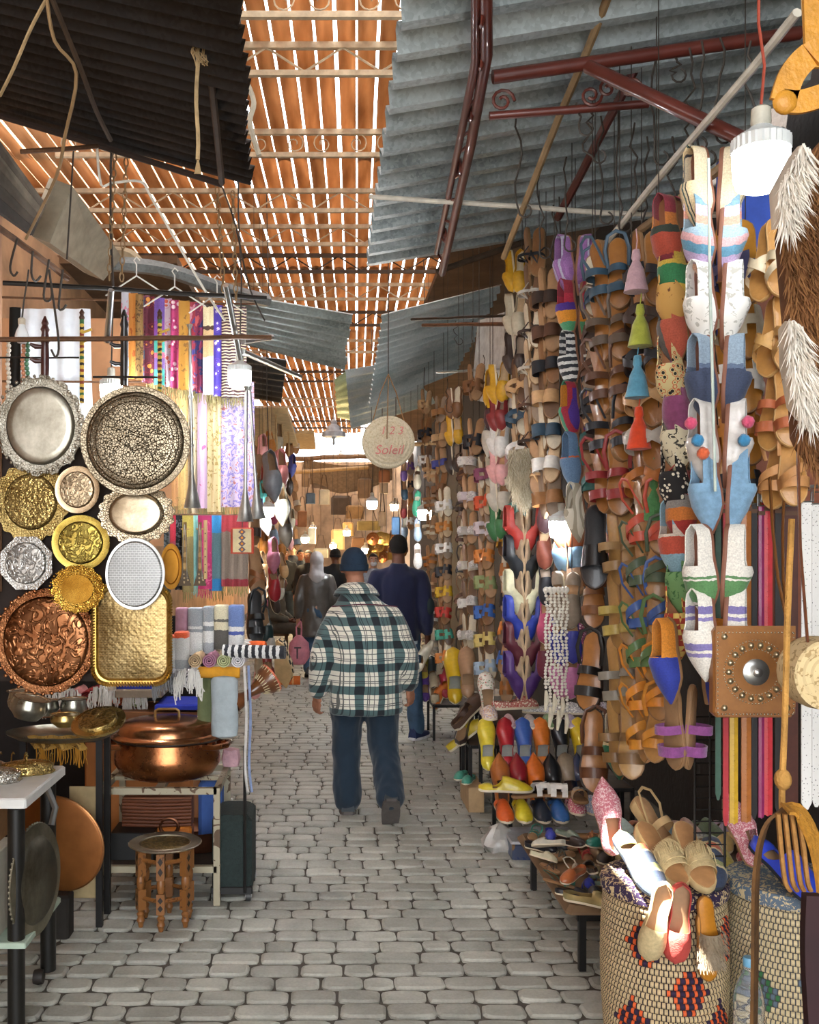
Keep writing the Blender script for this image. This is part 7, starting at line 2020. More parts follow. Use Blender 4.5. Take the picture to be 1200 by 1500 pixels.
folded(247, 260, 930, 990, 4.85, zb([(0, '#b0b0ac'), (.3, '#d0d0cc'), (.65, '#cf5a2c')]), 'slim orange-topped blanket beside the gold tray')
SPIRAL = {}
def roll(px, py, Y, r, ln, yaw, m, label, fringe=None, pitch=0.0, name='rolled_towel'):
    """rolled cloth with a spiral end facing the alley"""
    t = empty(name, Matrix.Translation(P(px, py, Y)) @ Matrix.Rotation(yaw, 4, 'Z') @ Matrix.Rotation(pitch, 4, 'X'), label, 'rolled cloth', 'rolled cloths')
    mb = MB(); n = 64; turns = 3.2
    pts = []
    for k in range(n+1):
        s = k/n; a = s*turns*2*PI; q = r*(.18+.82*s); pts.append((q*math.cos(a), q*math.sin(a)))
    mb.grid(lambda u, v: (pts[int(round(u*n))][0], v*ln, pts[int(round(u*n))][1]), n, 3)
    obj('cloth', solid(mb, .006 if r > .03 else .004), m, t)
    if fringe:
        fb = MB(); rr = random.Random(int(px))
        for k in range(46):
            a = rr.uniform(-.2, PI+.2); q = r*rr.uniform(.7, 1.03)
            p = Vector((q*math.cos(a), rr.uniform(-.005, .01), q*math.sin(a)))
            l = rr.uniform(.6, 1.3)*r*1.7
            fb.tube([p, p+Vector((.3*p.x, -.02, .004)), p+Vector((.35*p.x+rr.uniform(-.01, .01), -.03, -l*.5)), p+Vector((.35*p.x+rr.uniform(-.012, .012), -.032, -l))], .0032, 5)
        obj('fringe', fb, fringe, t, kind='stuff')
    return t
WF = mat('#dcd9d2', .95, var=.15); GF_ = mat('#8a8a8c', .95, var=.2)
roll(328, 954, 4.75, .035, .30, R(-100), stripes(['#e0e0de', '#22242c'], 18, 'Y', lo=0, hi=.3), 'black and white striped towel roll with orange end lying across')
roll(366, 948, 4.86, .034, .08, R(-100), mat('#d9602c', .95), 'orange end of cloth roll with white fringe beside the blankets', WF)
for px, c, nm in ((285, '#c4a882', 'tan'), (306, '#a8748c', 'mauve'), (327, '#b3b888', 'pale green'), (348, '#d8d6d8', 'white')):
    roll(px, 968, 4.72, .036, .16, 0, mat(c, .95, var=.2), '%s towel roll in the row under the striped one' % nm)
roll(290, 985, 4.75, .03, .2, R(-90), mat('#d99a2c', .95), 'golden yellow cloth roll with white fringe', WF)
roll(245, 995, 4.7, .045, .2, 0, mat('#8a8a8c', .95), 'grey rolled blanket with long grey fringe', GF_)
roll(277, 995, 4.68, .05, .2, 0, mat('#d8d4d6', .95), 'white rolled blanket with long white fringe', WF)
for px, py, c, nm, f in ((148, 1018, '#cfc8b4', 'ivory', WF), (173, 1022, '#d8602c', 'orange', WF), (199, 1024, '#b4c48a', 'lime green', WF), (105, 1022, '#c88a88', 'red striped', WF), (80, 1024, '#8a9a8a', 'grey green', WF), (127, 1022, '#8a1c1c', 'dark red', None)):
    roll(px, py, 5.40, .048, .2, 0, mat(c, .95, var=.25), '%s rolled cloth with fringe on the shelf behind the bowls' % nm, f)
obj('cloth_shelf', MB().box((-1.6, 5.28, PZ(1040, 5.35)-.03), (-.68, 5.65, PZ(1040, 5.35))), mat('#8a5a34', .7, var=.3, scale=5), smooth=False, label='wooden shelf under the fringed rolls', cat='shelf')
def stack_item(x0, x1, y0, y1, Y, c, label):
    mb = MB(); a = P(x0, y1, Y); b = P(x1, y0, Y); mb.cbox((a.x, Y, a.z), (b.x, Y+.3, b.z), .008)
    obj('folded_cloth', mb, mat(c, .95, var=.2, bump=.3), smooth=False, label=label, cat='cloth', group='folded cloths on the shelf')
stack_item(170, 232, 1002, 1010, 5.32, '#26348a', 'dark blue folded cloth under the gold tray')
stack_item(168, 236, 1010, 1022, 5.30, '#8a7a68', 'taupe folded cloth under the dark blue one')
stack_item(226, 290, 1032, 1040, 5.26, '#2a3aa8', 'bright blue folded cloth on the shelf edge')
# shelf unit under the blankets
obj('wooden_chest', MB().cbox((-1.3, 5.32, .0), (-.72, 5.62, .78), .01), mat('#b8743a', .6, var=.3, scale=4), smooth=False, label='orange-brown wooden cupboard behind the copper pot', cat='cupboard')
def bolt_of_cloth(px, y0, y1, Y, w, c, label, band_=None):
    c0 = P(px, y1, Y); h = (y1-y0)/FPX*Y; r = w/2/FPX*Y
    obj('cloth_bolt', MB().lathe([(r*.6, 0), (r*.95, .01), (r, .05), (r*.97, h*.5), (r, h*.9), (r*.85, h-.01), (r*.4, h)], 24, sy=.7, wob=lambda a, q, z: 1+.02*math.sin(a*3+z*14)), mat(c, .95, var=.15, bump=.4, bscale=40), M=Matrix.Translation(c0), label=label, cat='cloth')
bolt_of_cloth(329, 988, 1080, 4.75, 40, '#a9b4b8', 'upright grey-blue blanket bolt on the suitcase')
bolt_of_cloth(300, 985, 1062, 4.95, 22, '#6a7450', 'upright olive blanket bolt beside the grey one')
def suitcase():
    t = empty('suitcase', P(345, 1180, 4.85), 'dark green fabric suitcase on small wheels beside the copper pot', 'suitcase')
    o = t.matrix_world.translation; o.z = 0; t.matrix_world = Matrix.Translation(o)
    w = .17; h = .36
    obj('body', MB().cbox((-w/2-.02, -.1, .05), (w/2, .22, .05+h), .025), mat('#22302e', .8, var=.3, scale=50, bump=.5, bscale=150), t, smooth=False)
    obj('trim', MB().cbox((-w/2-.025, -.105, .04), (w/2+.005, -.095+.02, .075), .005), mat('#181818', .5), t, smooth=False)
    for x in (-.09, .07):
        for y in (-.08, .2):
            wheel = obj('wheel', MB().lathe([(.001, -.012), (.022, -.012), (.024, 0), (.022, .012), (.001, .012)], 16, axis='X', center=(x, y, .024)), mat('#3a3a3a', .5), t)
            obj('axle_bracket', MB().box((x-.016, y-.008, .02), (x+.016, y+.008, .055)), STEEL, wheel, smooth=False)
    obj('trolley_pole', MB().tube([(.055, -.11, .05), (.055, -.11, .75)], .008, 8), BLACKIRON, t)
suitcase()
# tasselled cords hanging by the trolley
for k, (px, c, nm) in enumerate(((358, '#d8d4d0', 'white'), (364, '#8a9ac0', 'pale blue'))):
    cable([(px, 975, 4.7), (px+3, 1050, 4.7), (px+1, 1120, 4.68), (px+5, 1160, 4.68)], .007, mat(c, .95, bump=.4, bscale=160), '%s fringed cord hanging down the trolley pole' % nm, 'fringe_cord', 'cord')

# ---- djembe and woven pouch
def djembe():
    M = frame(P(362, 1018, 4.8), (-.75, -.35, -.5), (0, -1, .2), .75)
    t = empty('djembe_drum', M, 'small wooden goblet drum lying tilted beside the grey bolt', 'drum')
    pr = [(.055, .10), (.052, .06), (.034, .02), (.028, -.02), (.045, -.09), (.09, -.15), (.10, -.20)]
    obj('shell', MB().lathe([(r, -z) for r, z in [(q[0], q[1]) for q in pr]], 28, axis='Y', caps=False), mat('#6a3f20', .3, var=.3, coat=.4), t, Matrix.Rotation(PI, 4, 'X') @ Matrix.Rotation(PI, 4, 'X'))
    obj('drum_skin', MB().lathe([(.001, .205), (.10, .203), (.102, .19)], 28, axis='Y'), mat('#c9684a', .7), t)
    mb = MB()
    for k in range(22):
        a = 2*PI*k/22
        obj('rope_stay', MB().tube([(.102*math.cos(a), -.195, .102*math.sin(a)), (.06*math.cos(a+.1), -.10, .06*math.sin(a+.1))], .003, 5), mat('#cbbf9a', .9), t)
djembe()
def woven_pouch():
    c = P(355, 792, 4.75)
    t = empty('woven_pouch', c, 'small square woven pouch with red border hanging below the trumpets', 'pouch')
    w, h = .055, .062
    obj('body', MB().cbox((-w, -.012, -h), (w, .012, h), .006), mat('#b5432c', .85), t, smooth=False)
    obj('panel', MB().box((-w*.8, -.016, -h*.9), (w*.8, -.011, h*.9)), mat('#d9c79c', .85), t, smooth=False)
    dm = MB().add([(-.018, -.018, 0), (0, -.018, -.0155), (.018, -.018, 0), (0, -.018, .0155)], [(0, 1, 2, 3)])
    me = dm.mesh('diamond', 1, False); q = MB().lathe([(.001, .019), (.006, .0185), (.0065, .017)], 10, axis='Y').mesh('flower')
    for k in range(4):
        z = -h*.68+k*h*.45
        inst('diamond', me, mat('#6a5a62', .85), t, Matrix.Translation((0, 0, z)))
        inst('flower', q, mat('#d98a2c', .85), t, Matrix.Translation((0, 0, z)))
    obj('cord', MB().tube([(0, 0, h), (0, 0, h+.05)], .002, 5), WIRE, t)
woven_pouch()

# ---- instruments
def trumpet(px, y0, y1, Y, label, dx=0, s=1.0):
    a = P(px, y0, Y); b = P(px+dx, y1, Y); h = (a-b).length
    t = empty('long_trumpet', frame(b, (a-b), (0, -1, 0)), label, 'trumpet', 'long metal trumpets')
    sm = metalmat('#9a9a96', '#d0d0cc', .3)
    obj('bell', MB().lathe([(.040*s, 0), (.038*s, -.004), (.030*s, -.04), (.022*s, -.08), (.012*s, -.13), (.010*s, -.15)], 24, axis='Y', caps=False), sm, t)
    obj('tube', MB().tube([(0, .145, 0), (0, h*.6, 0), (0, h, 0)], [.0085*s, .0075*s, .0065*s], 12), sm, t)
    for k in (.35, .62): obj('ferrule', MB().tube([(0, h*k-.008, 0), (0, h*k, 0), (0, h*k+.008, 0)], [.009, .012, .009], 12), sm, t)
    obj('mouthpiece', MB().tube([(0, h, 0), (0, h+.012, 0), (0, h+.02, 0)], [.007, .012, .015], 12), sm, t)
trumpet(278, 482, 744, 4.5, 'long silver trumpet hanging straight in front of the tan scarves', 4)
trumpet(361, 572, 764, 4.6, 'long silver trumpet hanging under the scarf bulb, front one', -2)
trumpet(366, 572, 760, 4.72, 'long silver trumpet hanging under the scarf bulb, rear one', 12)
def lute(px, y0, y1, Y, label):
    a = P(px, y0, Y); h = (y1-y0)/FPX*Y
    t = empty('folk_lute', Matrix.Translation(a), label, 'instrument', 'small string instruments')
    wood = mat('#c09a62', .5, var=.3, scale=40)
    obj('body', MB().rings([[(-.028, -.012, -h), (.028, -.012, -h), (.028, .012, -h), (-.028, .012, -h)], [(-.008, -.010, -h*.76), (.008, -.010, -h*.76), (.008, .010, -h*.76), (-.008, .010, -h*.76)]]), printed('#5a4a38', '#b8a078', scale=70, thr=.3), t, smooth=False)
    obj('neck', MB().tube([(0, 0, -h*.8), (0, 0, -h*.4), (0, 0, 0)], .008, 10), stripes(['#c09a62', '#8a6a3c'], 16, 'Z', lo=-.4, hi=0), t)
    for s in (-1, 1): obj('string', MB().tube([(s*.012, -.013, -h*.9), (s*.006, -.012, -h*.3), (0, -.010, -.01)], .0015, 4), STEEL, t)
    obj('peg', MB().tube([(-.018, 0, -.03), (.018, 0, -.03)], .004, 6), wood, t)
lute(271, 765, 858, 4.5, 'small long-necked lute with triangular body, nearer the trays')
lute(293, 765, 858, 4.5, 'small long-necked lute with triangular body, beside the bamboo flute')
def flute(px, y0, y1, Y):
    a = P(px, y0, Y); h = (y1-y0)/FPX*Y
    t = empty('bamboo_flute', a, 'pale bamboo flute with finger holes before the magenta scarf', 'flute')
    obj('tube', MB().tube([(0, 0, 0), (0, 0, -h*.5), (0, 0, -h)], .0085, 12), mat('#d0b07a', .5), t)
    for k in range(7): obj('hole', MB().lathe([(.001, .0088), (.003, .0086)], 8, axis='Y', center=(0, 0, -.06-.035*k)), mat('#22180f', .9), t)
flute(301, 762, 848, 4.5)
def striped_stick(px, y0, y1, Y, label):
    a = P(px, y0, Y); h = (y1-y0)/FPX*Y
    t = empty('striped_pipe', a, label, 'pipe', 'striped smoking pipes')
    obj('stem', MB().tube([(0, 0, 0), (0, 0, -h*.5), (0, 0, -h)], .010, 12), bands([(k/28, ['#d8b24a', '#2a221c', '#d8b24a', '#8a3a24' if k % 3 else '#3a6a3a'][k % 4]) for k in range(28)], 'Z', lo=-h, hi=0), t)
    obj('finial', MB().lathe([(.010, 0), (.013, .008), (.008, .02), (.012, .03), (.003, .045)], 12), mat('#4a2c1c', .4), t)
    for z in (-.06, -.10): obj('stub', MB().tube([(0, -.005, z), (.045, -.01, z+.015)], .006, 8), mat('#d8b24a', .5), t)
striped_stick(120, 468, 590, 4.35, 'yellow striped stick pipe hanging before the white cloth')
striped_stick(234, 468, 580, 4.4, 'yellow striped stick pipe hanging before the teal scarf')
def water_pipe(px, y0, y1, Y, c, label):
    a = P(px, y0, Y); h = (y1-y0)/FPX*Y
    t = empty('carved_pipe', a, label, 'pipe', 'carved wooden pipes')
    m = mat(c, .35, var=.3, coat=.3)
    obj('stem', MB().lathe([(.018, -h), (.018, -h*.6), (.016, -h*.4), (.020, -h*.35), (.014, -h*.2), (.020, -h*.15), (.012, -.02), (.016, -.01), (.004, .02)], 16), m, t)
    for z in (-h*.45, -h*.7): obj('branch', MB().tube([(0, 0, z), (-.04, -.01, z), (-.06, -.02, z+.01)], [.008, .011, .006], 10), m, t)
water_pipe(66, 470, 555, 4.35, '#4a2420', 'dark red carved wooden pipe hanging beside the unlit bulb')
water_pipe(182, 460, 565, 4.5, '#1f1a18', 'black and silver carved pipe hanging above the engraved tray')
for k, (px, c, nm) in enumerate(((34, '#c98a6a', 'coral'), (40, '#4a7a5a', 'green'), (12, '#c8bfae', 'shell'))):
    t = empty('bead_string', P(px, 500, 4.4), '%s bead string hanging behind the silver tray' % nm, 'beads')
    me = MB().ball((0, 0, 0), .011, 8, 6).mesh('bead')
    for i in range(14): inst('bead', me, mat(c, .4), t, Matrix.Translation((.003*math.sin(i), 0, -.02*i)))

# ---- tray table with bowls
def bowl_table():
    Y = 4.45
    t = empty('bowl_stand', (PX(100, Y), Y, 0), 'black iron stand under the round tray of silver bowls', 'stand')
    z = PZ(1072, Y)
    for x in (-.2, .14):
        for y in (0, .16): obj('leg', MB().box((x-.014, y-.014, 0), (x+.014, y+.014, z-.02)), BLACKIRON, t, smooth=False)
    for y in (0, .16): obj('rail', MB().box((-.2, y-.012, z-.045), (.14, y+.012, z-.02)), BLACKIRON, t, smooth=False)
    tt = empty('round_tray', (PX(92, Y), Y, z-.018), 'wide flat dark silver tray carrying the bowls', 'tray')
    obj('plate', MB().lathe([(.001, .004), (.2, .002), (.235, .014), (.25, .022), (.245, .016), (.2, -.006), (.001, -.004)], 48, sy=.75), metalmat('#6a675c', '#a8a598', .3), tt)
    def bowl(px, py, r, h, cols, label, tilt=0.0, foot=.6, flut=0, Yo=0.0):
        c = P(px, py, Y+Yo); 
        b = empty('metal_bowl', Matrix.Translation(c) @ Matrix.Rotation(tilt, 4, 'Y'), label, 'bowl', 'bowls on the round tray')
        wob = (lambda a, q, zz: 1+.035*abs(math.sin(a*flut/2))) if flut else None
        obj('body', MB().lathe([(r*foot, 0), (r*foot*1.05, .004), (r*.9, h*.35), (r*.95, h*.55), (r*.85, h*.85), (r*.83, h*.95)], 40, wob=wob), metalmat(cols[0], cols[1], .25, hammer=.1), b)
        obj('lip', MB().lathe([(r*.83, h*.93), (r*1.0, h*.98), (r*1.02, h), (r*.95, h*1.0), (r*.80, h*.96), (r*.78, h*.6), (r*.5, h*.2), (.001, h*.15)], 40, caps=False), metalmat(cols[0], cols[1], .2), b)
    SV = ('#77756a', '#b8b6a8')
    bowl(38, 1052, .085, .095, SV, 'fluted silver bowl lying tilted at the edge of the tray', .25, flut=14, Yo=-.05)
    bowl(36, 1046, .08, .11, SV, 'tall silver bowl with flared lip behind the tilted one', 0, Yo=.12)
    bowl(70, 1048, .055, .07, SV, 'small plain silver bowl between the taller ones', 0, Yo=.1)
    bowl(108, 1050, .065, .085, SV, 'straight-sided silver bowl at the back of the tray', 0, .8, Yo=.12)
    bowl(95, 1064, .066, .055, GOLD, 'shallow brass bowl at the front of the tray', 0, .55, Yo=-.08)
    tray(143, 1052, 40, 40, 4.22, GOLD, 'engraved gold dish resting at a slant on the bowl tray', 'plain', .5, 60, 'swirl', tilt=R(-66), yaw=R(-14), well=.7)
bowl_table()
cloth_strip('tasselled_shawl', 40, 118, 1078, 1098, 4.36, pm('#a8823c', '#6a4a1c', sc=50, k='noise', th=.42), 'ochre patterned shawl with tassels under the round tray', mat('#a8741c', .9), 3, .03, None, 'shawl', flen=.07, dx=10)
obj('paper_sheet', MB().box((-1.16, 4.47, .12), (-1.03, 4.48, .62)), mat('#a8946c', .85, var=.2), smooth=False, label='tan cardboard sheet standing behind the copper disc', cat='cardboard')

# ---- copper pot on its iron table
def pot_table():
    x0, x1, y0, y1, z = -1.075, -.525, 4.72, 5.22, .555
    t = empty('iron_table', ((x0+x1)/2, (y0+y1)/2, 0), 'rusty cream-painted iron table under the copper pot', 'table')
    m = printed('#a89f86', '#5c4630', scale=14, kind='noise', rough=.6, thr=.40)
    X, Yh, r = (x1-x0)/2, (y1-y0)/2, .015
    for x in (-X, X):
        for y in (-Yh, Yh): obj('leg', MB().box((x-r, y-r, 0), (x+r, y+r, z)), m, t, smooth=False)
    for zz in (z-.015, .17):
        for y in (-Yh, Yh): obj('rail', MB().box((-X, y-r, zz-r), (X, y+r, zz+r)), m, t, smooth=False)
        for x in (-X, X): obj('rail', MB().box((x-r, -Yh, zz-r), (x+r, Yh, zz+r)), m, t, smooth=False)
    obj('grate_bar', MB().box((-X, -.02, z-.02), (X, .02, z)), m, t, smooth=False)
    obj('grate_bar', MB().box((-.02, -Yh, z-.02), (.02, Yh, z)), m, t, smooth=False)
    c = Vector((-.80, 4.97, z))
    p = empty('copper_pot', c, 'large lidded copper cooking pot with brass lid handle', 'pot')
    cm = metalmat('#7d4a2c', '#b8794c', .24, hammer=.08)
    obj('body', MB().lathe([(.001, 0), (.18, .0), (.23, .02), (.262, .07), (.262, .11), (.25, .15), (.245, .18), (.262, .195), (.258, .20), (.23, .19), (.2, .05), (.001, .02)], 64, sy=.88), cm, p)
    lid = obj('lid', MB().lathe([(.275, .198), (.278, .205), (.27, .214), (.25, .222), (.245, .25), (.225, .272), (.16, .286), (.08, .293), (.001, .295)], 64, sy=.88), metalmat('#8a5838', '#c08a62', .2, hammer=.06), p)
    obj('lid_handle', MB().tube([(-.06, -.01, .288), (-.058, -.01, .325), (-.045, -.01, .333), (.045, -.01, .333), (.058, -.01, .325), (.06, -.01, .288)], .0065, 8), metalmat('#a8824a', '#d8b878', .25), lid)
    obj('dark_rim', MB().lathe([(.266, .186), (.275, .192), (.272, .199), (.262, .197)], 64, sy=.88, caps=False), mat('#2a211c', .4, metal=.6), p)
    for s in (-1, 1):
        obj('handle', MB().tube([(s*.20, -.16, .172), (s*.25, -.19, .175), (s*.31, -.14, .178), (s*.315, -.06, .178), (s*.255, -.02, .172)], .014, 8, flat=1.6 if False else 1.0), cm, p)
pot_table()
def under_table():
    t = empty('leather_tote', P(232, 1225, 4.95), 'orange leather bag with ribbed brown top standing under the pot table', 'bag')
    o = t.matrix_world.translation; c = o.copy()
    w = .17
    obj('body', MB().cbox((-w, -.04, -.10), (w, .06, .06), .01), mat('#c8742a', .4, var=.35, scale=6), t, smooth=False)
    for k in range(8): obj('rib', MB().tube([(-w, -.045, .07+.017*k), (0, -.05, .066+.017*k), (w, -.045, .07+.017*k)], .008, 6), mat('#6a3a22', .5), t)
    obj('back_panel', MB().box((-w, -.03, .06), (w, .05, .20)), mat('#8a5230', .6), t, smooth=False)
    p = empty('copper_pan', (-.66, 5.0, .19), 'wide shallow copper pan with ring handle on the lower shelf', 'pan')
    cm = metalmat('#5a3826', '#8a5c44', .35)
    obj('body', MB().lathe([(.001, 0), (.14, 0), (.17, .04), (.19, .10), (.195, .105), (.185, .10), (.16, .04), (.001, .008)], 44, sy=.8), cm, p)
    obj('ring_handle', MB().tube([(.045*math.cos(2*PI*k/16)-.12, -.10, .13+.04*math.sin(2*PI*k/16)) for k in range(17)], .009, 8, caps=False), cm, p)
    b = empty('black_case', (-.96, 4.9, .186), 'black boxed case with small white mark on the lower shelf', 'box')
    obj('box', MB().cbox((-.09, -.1, 0), (.12, .1, .13), .004), mat('#131313', .5), b, smooth=False)
    obj('white_mark', MB().tube([(.0, -.102, .085), (.01, -.102, .07), (.03, -.102, .064), (.05, -.102, .072), (.06, -.102, .082)], .004, 5).tube([(.012, -.102, .075), (.05, -.102, .078)], .002, 4), mat('#d0d0d0', .6), b)
    obj('shelf_board', MB().box((-1.06, 4.74, .175), (-.54, 5.2, .185)), mat('#3a2f26', .8), smooth=False, label='dark board on the lower rails of the pot table', cat='board')
    obj('blue_cloth', MB().cbox((-.66, 5.06, .19), (-.54, 5.2, .50), .02), mat('#3f5fa0', .9, var=.15), smooth=False, label='folded blue cloth standing under the pot table', cat='cloth')
    obj('pink_towel', MB().lathe([(.001, 0), (.04, .005), (.05, .04), (.04, .09), (.001, .10)], 18, wob=lambda a, r, z: 1+.1*math.sin(a*7)), mat('#c8a0a8', .95, bump=.5), M=Matrix.Translation((-.50, 5.15, .56)), label='crumpled pale pink towel beside the copper pot', cat='towel')
under_table()

# ---- carved stool with brass tray
def stool():
    c = Vector((PX(242, 4.5), 4.5, 0))
    t = empty('carved_stool', c, 'small folding wooden stool with carved legs carrying a brass tray', 'stool')
    wm = printed('#84552a', '#5a3618', scale=22, kind='noise', rough=.4, thr=.36)
    black = mat('#1f140c', .5)
    for k in range(6):
        a = 2*PI*k/6 + R(30)
        x, y = .115*math.cos(a), .115*math.sin(a)
        M = Matrix.Translation((x, y, 0)) @ Matrix.Rotation(a+PI/2, 4, 'Z')
        leg = obj('leg', MB().lathe([(.010, 0), (.014, .02), (.019, .03), (.014, .045), (.019, .06), (.012, .07), (.017, .08)], 12).box((-.018, -.018, .08), (.018, .018, .17)).lathe([(.014, .17), (.019, .19), (.019, .215), (.014, .23)], 12).box((-.018, -.018, .23), (.018, .018, .345)), wm, t, M)
        for z0, z1 in ((.09, .16), (.245, .335)):
            zm = (z0+z1)/2
            for q in (0, 1):
                zz = z0+(z1-z0)*(q+.5)/2; hh = (z1-z0)*.22
                obj('inlay', MB().add([(-.012, -.0186, zz), (0, -.0186, zz-hh), (.012, -.0186, zz), (0, -.0186, zz+hh)], [(0, 1, 2, 3)]), black, leg, smooth=False)
        a2 = a+PI/3
        obj('stretcher', MB().tube([(x, y, .13), (.115*math.cos(a2), .115*math.sin(a2), .13)], .010, 4), wm, t)
        obj('stretcher', MB().tube([(x, y, .30), (.115*math.cos(a2), .115*math.sin(a2), .30)], .010, 4), wm, t)
    tt = empty('round_tray', c+Vector((0, 0, .347)), 'round brass tray with wide dull rim on the carved stool', 'tray')
    obj('well', MB().lathe([(.001, .006), (.105, .005), (.11, .012)], 48), metalmat('#7a6a42', '#b09a64', .3, .4, 40, 0, 'swirl'), tt)
    obj('rim', MB().lathe([(.108, .010), (.116, .016), (.122, .013), (.16, .018), (.165, .014), (.15, .006), (.108, .001), (.001, .0)], 48, caps=False), metalmat('#6a6050', '#a09684', .4), tt)
stool()
# ---- big copper disc leaning on the floor
def disc():
    c = P(84, 1236, 4.35); r = .215
    M = Matrix.Translation(c) @ Matrix.Rotation(R(-12), 4, 'Z') @ Matrix.Rotation(R(8), 4, 'X')
    t = empty('copper_disc', M, 'plain round copper tray back leaning behind the table leg', 'tray')
    obj('plate', MB().lathe([(.001, .012), (r*.96, .010), (r*.99, .006), (r, -.004), (r*.97, -.010), (.001, -.006)], 72, axis='Y'), mat('#b0703c', .42, metal=.6, var=.25, scale=6), t)
    obj('raised_edge', MB().tube([(r*math.cos(2*PI*k/72), 0, r*math.sin(2*PI*k/72)) for k in range(73)], .006, 6, caps=False), metalmat('#8a5a34', '#c08a5a', .35), t)
    obj('disc_block', MB().cbox((-1.20, 4.3, 0), (-1.12, 4.4, PZ(1304, 4.35)-.01), .01), mat('#2a2622', .8), smooth=False, label='small dark block propping up the copper disc', cat='block')
disc()

# ---- near left table with brass ware
def brass_table():
    z = .83
    t = empty('display_table', (-1.45, 3.7, 0), 'white-topped table on thick black posts in the near left corner', 'table')
    obj('table_top', MB().cbox((-.6, -.27, z-.035), (.41, .25, z), .006), mat('#d8d8d2', .5, var=.1), t, smooth=False)
    post = mat('#15130f', .45, var=.6, scale=8)
    for y in (-.2, .2):
        obj('leg', MB().tube([(.355, y, .0 if y < 0 else .04), (.355, y, .4), (.355, y, z-.05)], .030, 14), post, t)
    obj('leg', MB().tube([(-.5, -.2, 0), (-.5, -.2, z-.05)], .03, 14), post, t)
    obj('leg', MB().tube([(-.5, .2, 0), (-.5, .2, z-.05)], .03, 14), post, t)
    obj('caster', MB().lathe([(.001, -.018), (.026, -.018), (.03, 0), (.026, .018), (.001, .018)], 16, axis='X', center=(.33, .16, .03)), mat('#2a2420', .6), t)
    obj('lower_shelf', MB().cbox((-.55, -.24, .30), (.40, .22, .32), .004), mat('#a9bba8', .6, var=.15), t, smooth=False)
    obj('bracket', MB().tube([(.355, .17, z-.06), (.40, .14, z-.14), (.39, .12, z-.2)], .012, 8), STEEL, t)
    # hung oval tray
    M = Matrix.Translation(P(58, 1290, 3.58)) @ Matrix.Rotation(R(70), 4, 'Z') @ Matrix.Rotation(R(0), 4, 'X') @ Matrix.Diagonal((.72, 1, 1, 1))
    tt = empty('metal_tray', M, 'dull oval pewter tray hanging side-on against the black posts', 'tray')
    r = .205
    pm_ = metalmat('#4a463c', '#7a7566', .35)
    obj('well', MB().lathe([(.001, .004), (r*.7, .003), (r*.75, -.006), (r*.78, -.014)], 56, axis='Y', caps=False), pm_, tt)
    obj('rim', MB().lathe([(r*.77, -.014), (r*.95, -.018), (r, -.020), (r*.99, -.014), (r*.77, -.010)], 56, axis='Y', caps=False), metalmat('#6a6554', '#9a9482', .35), tt)
    mb = MB()
    for k in range(64): mb.ball((r*.985*math.cos(2*PI*k/64), .021, r*.985*math.sin(2*PI*k/64)), .006, 6, 4)
    obj('rim_beading', mb, metalmat('#6a6554', '#9a9482', .3), tt, kind='stuff')
brass_table()
def ornate_box(x, y, rz, cols, label, s=1.0):
    M = Matrix.Translation((x, y, .831)) @ Matrix.Rotation(rz, 4, 'Z') @ Matrix.Scale(s, 4)
    t = empty('ornate_dish', M, label, 'dish', 'ornate lidded dishes')
    m = metalmat(cols[0], cols[1], .22, .5, 120, .4)
    obj('base', MB().lathe([(.001, 0), (.07, 0), (.075, .006), (.068, .016), (.07, .03)], 40, sx=1.5, sy=.75, wob=lambda a, r, z: 1+.03*math.sin(a*12)), m, t)
    obj('lid', MB().lathe([(.073, .030), (.072, .036), (.055, .048), (.03, .055), (.001, .057)], 40, sx=1.5, sy=.75, wob=lambda a, r, z: 1+.02*math.sin(a*16)), m, t)
    obj('finial', MB().lathe([(.006, .055), (.004, .064), (.008, .072), (.001, .080)], 12), m, t)
ornate_box(-1.33, 3.52, R(5), GOLD, 'ornate gold lidded dish at the front edge of the white table')
ornate_box(-1.24, 3.66, R(12), ('#a8a298', '#dcd8cc'), 'ornate silver lidded dish in the middle of the white table')
ornate_box(-1.15, 3.80, R(18), GOLD, 'ornate gold lidded dish at the back corner of the white table', .95)
ornate_box(-1.34, 3.80, R(10), ('#9a968a', '#d0ccc0'), 'long silver lidded dish at the rear of the white table')
def goblet():
    t = empty('brass_candlestick', (-1.42, 3.62, .831), 'tall shiny brass candlestick at the edge of the picture', 'candlestick')
    m = metalmat('#b08a3c', '#e0c068', .15, hammer=.2)
    obj('foot', MB().lathe([(.001, 0), (.055, 0), (.05, .012), (.02, .03), (.014, .05)], 28), m, t)
    obj('stem', MB().lathe([(.014, .05), (.035, .08), (.04, .10), (.03, .13), (.014, .145), (.045, .165), (.052, .19), (.04, .215), (.014, .23), (.012, .26), (.02, .27), (.001, .275)], 28, wob=lambda a, r, z: 1+.03*math.sin(a*10)), m, t)
goblet()
for k in range(7):
    t = empty('spoon_hook', (-1.38+.05*k, 3.87, .831), 'small gold hooked spoon standing at the rear table edge, %s from the corner' % ['seventh', 'sixth', 'fifth', 'fourth', 'third', 'second', 'first'][k], 'spoon', 'hooked spoons')
    m = metalmat('#b09048', '#e0c888', .2)
    obj('stem', MB().tube([(0, 0, 0), (0, 0, .035), (.002, 0, .06), (.008, 0, .068), (.012, 0, .06)], .0028, 6), m, t)
    obj('foot', MB().lathe([(.001, 0), (.009, 0), (.004, .008)], 10), m, t)
obj('carton', MB().cbox((-1.75, 3.46, .322), (-1.16, 3.7, .62), .004), mat('#c9c2b0', .7, var=.15), smooth=False, label='pale printed carton on the lower shelf of the white table', cat='box')
obj('carton', MB().cbox((-1.8, 3.55, .62), (-1.2, 3.8, .74), .004), mat('#8a6034', .8), smooth=False, label='brown carton on top of the pale one', cat='box')
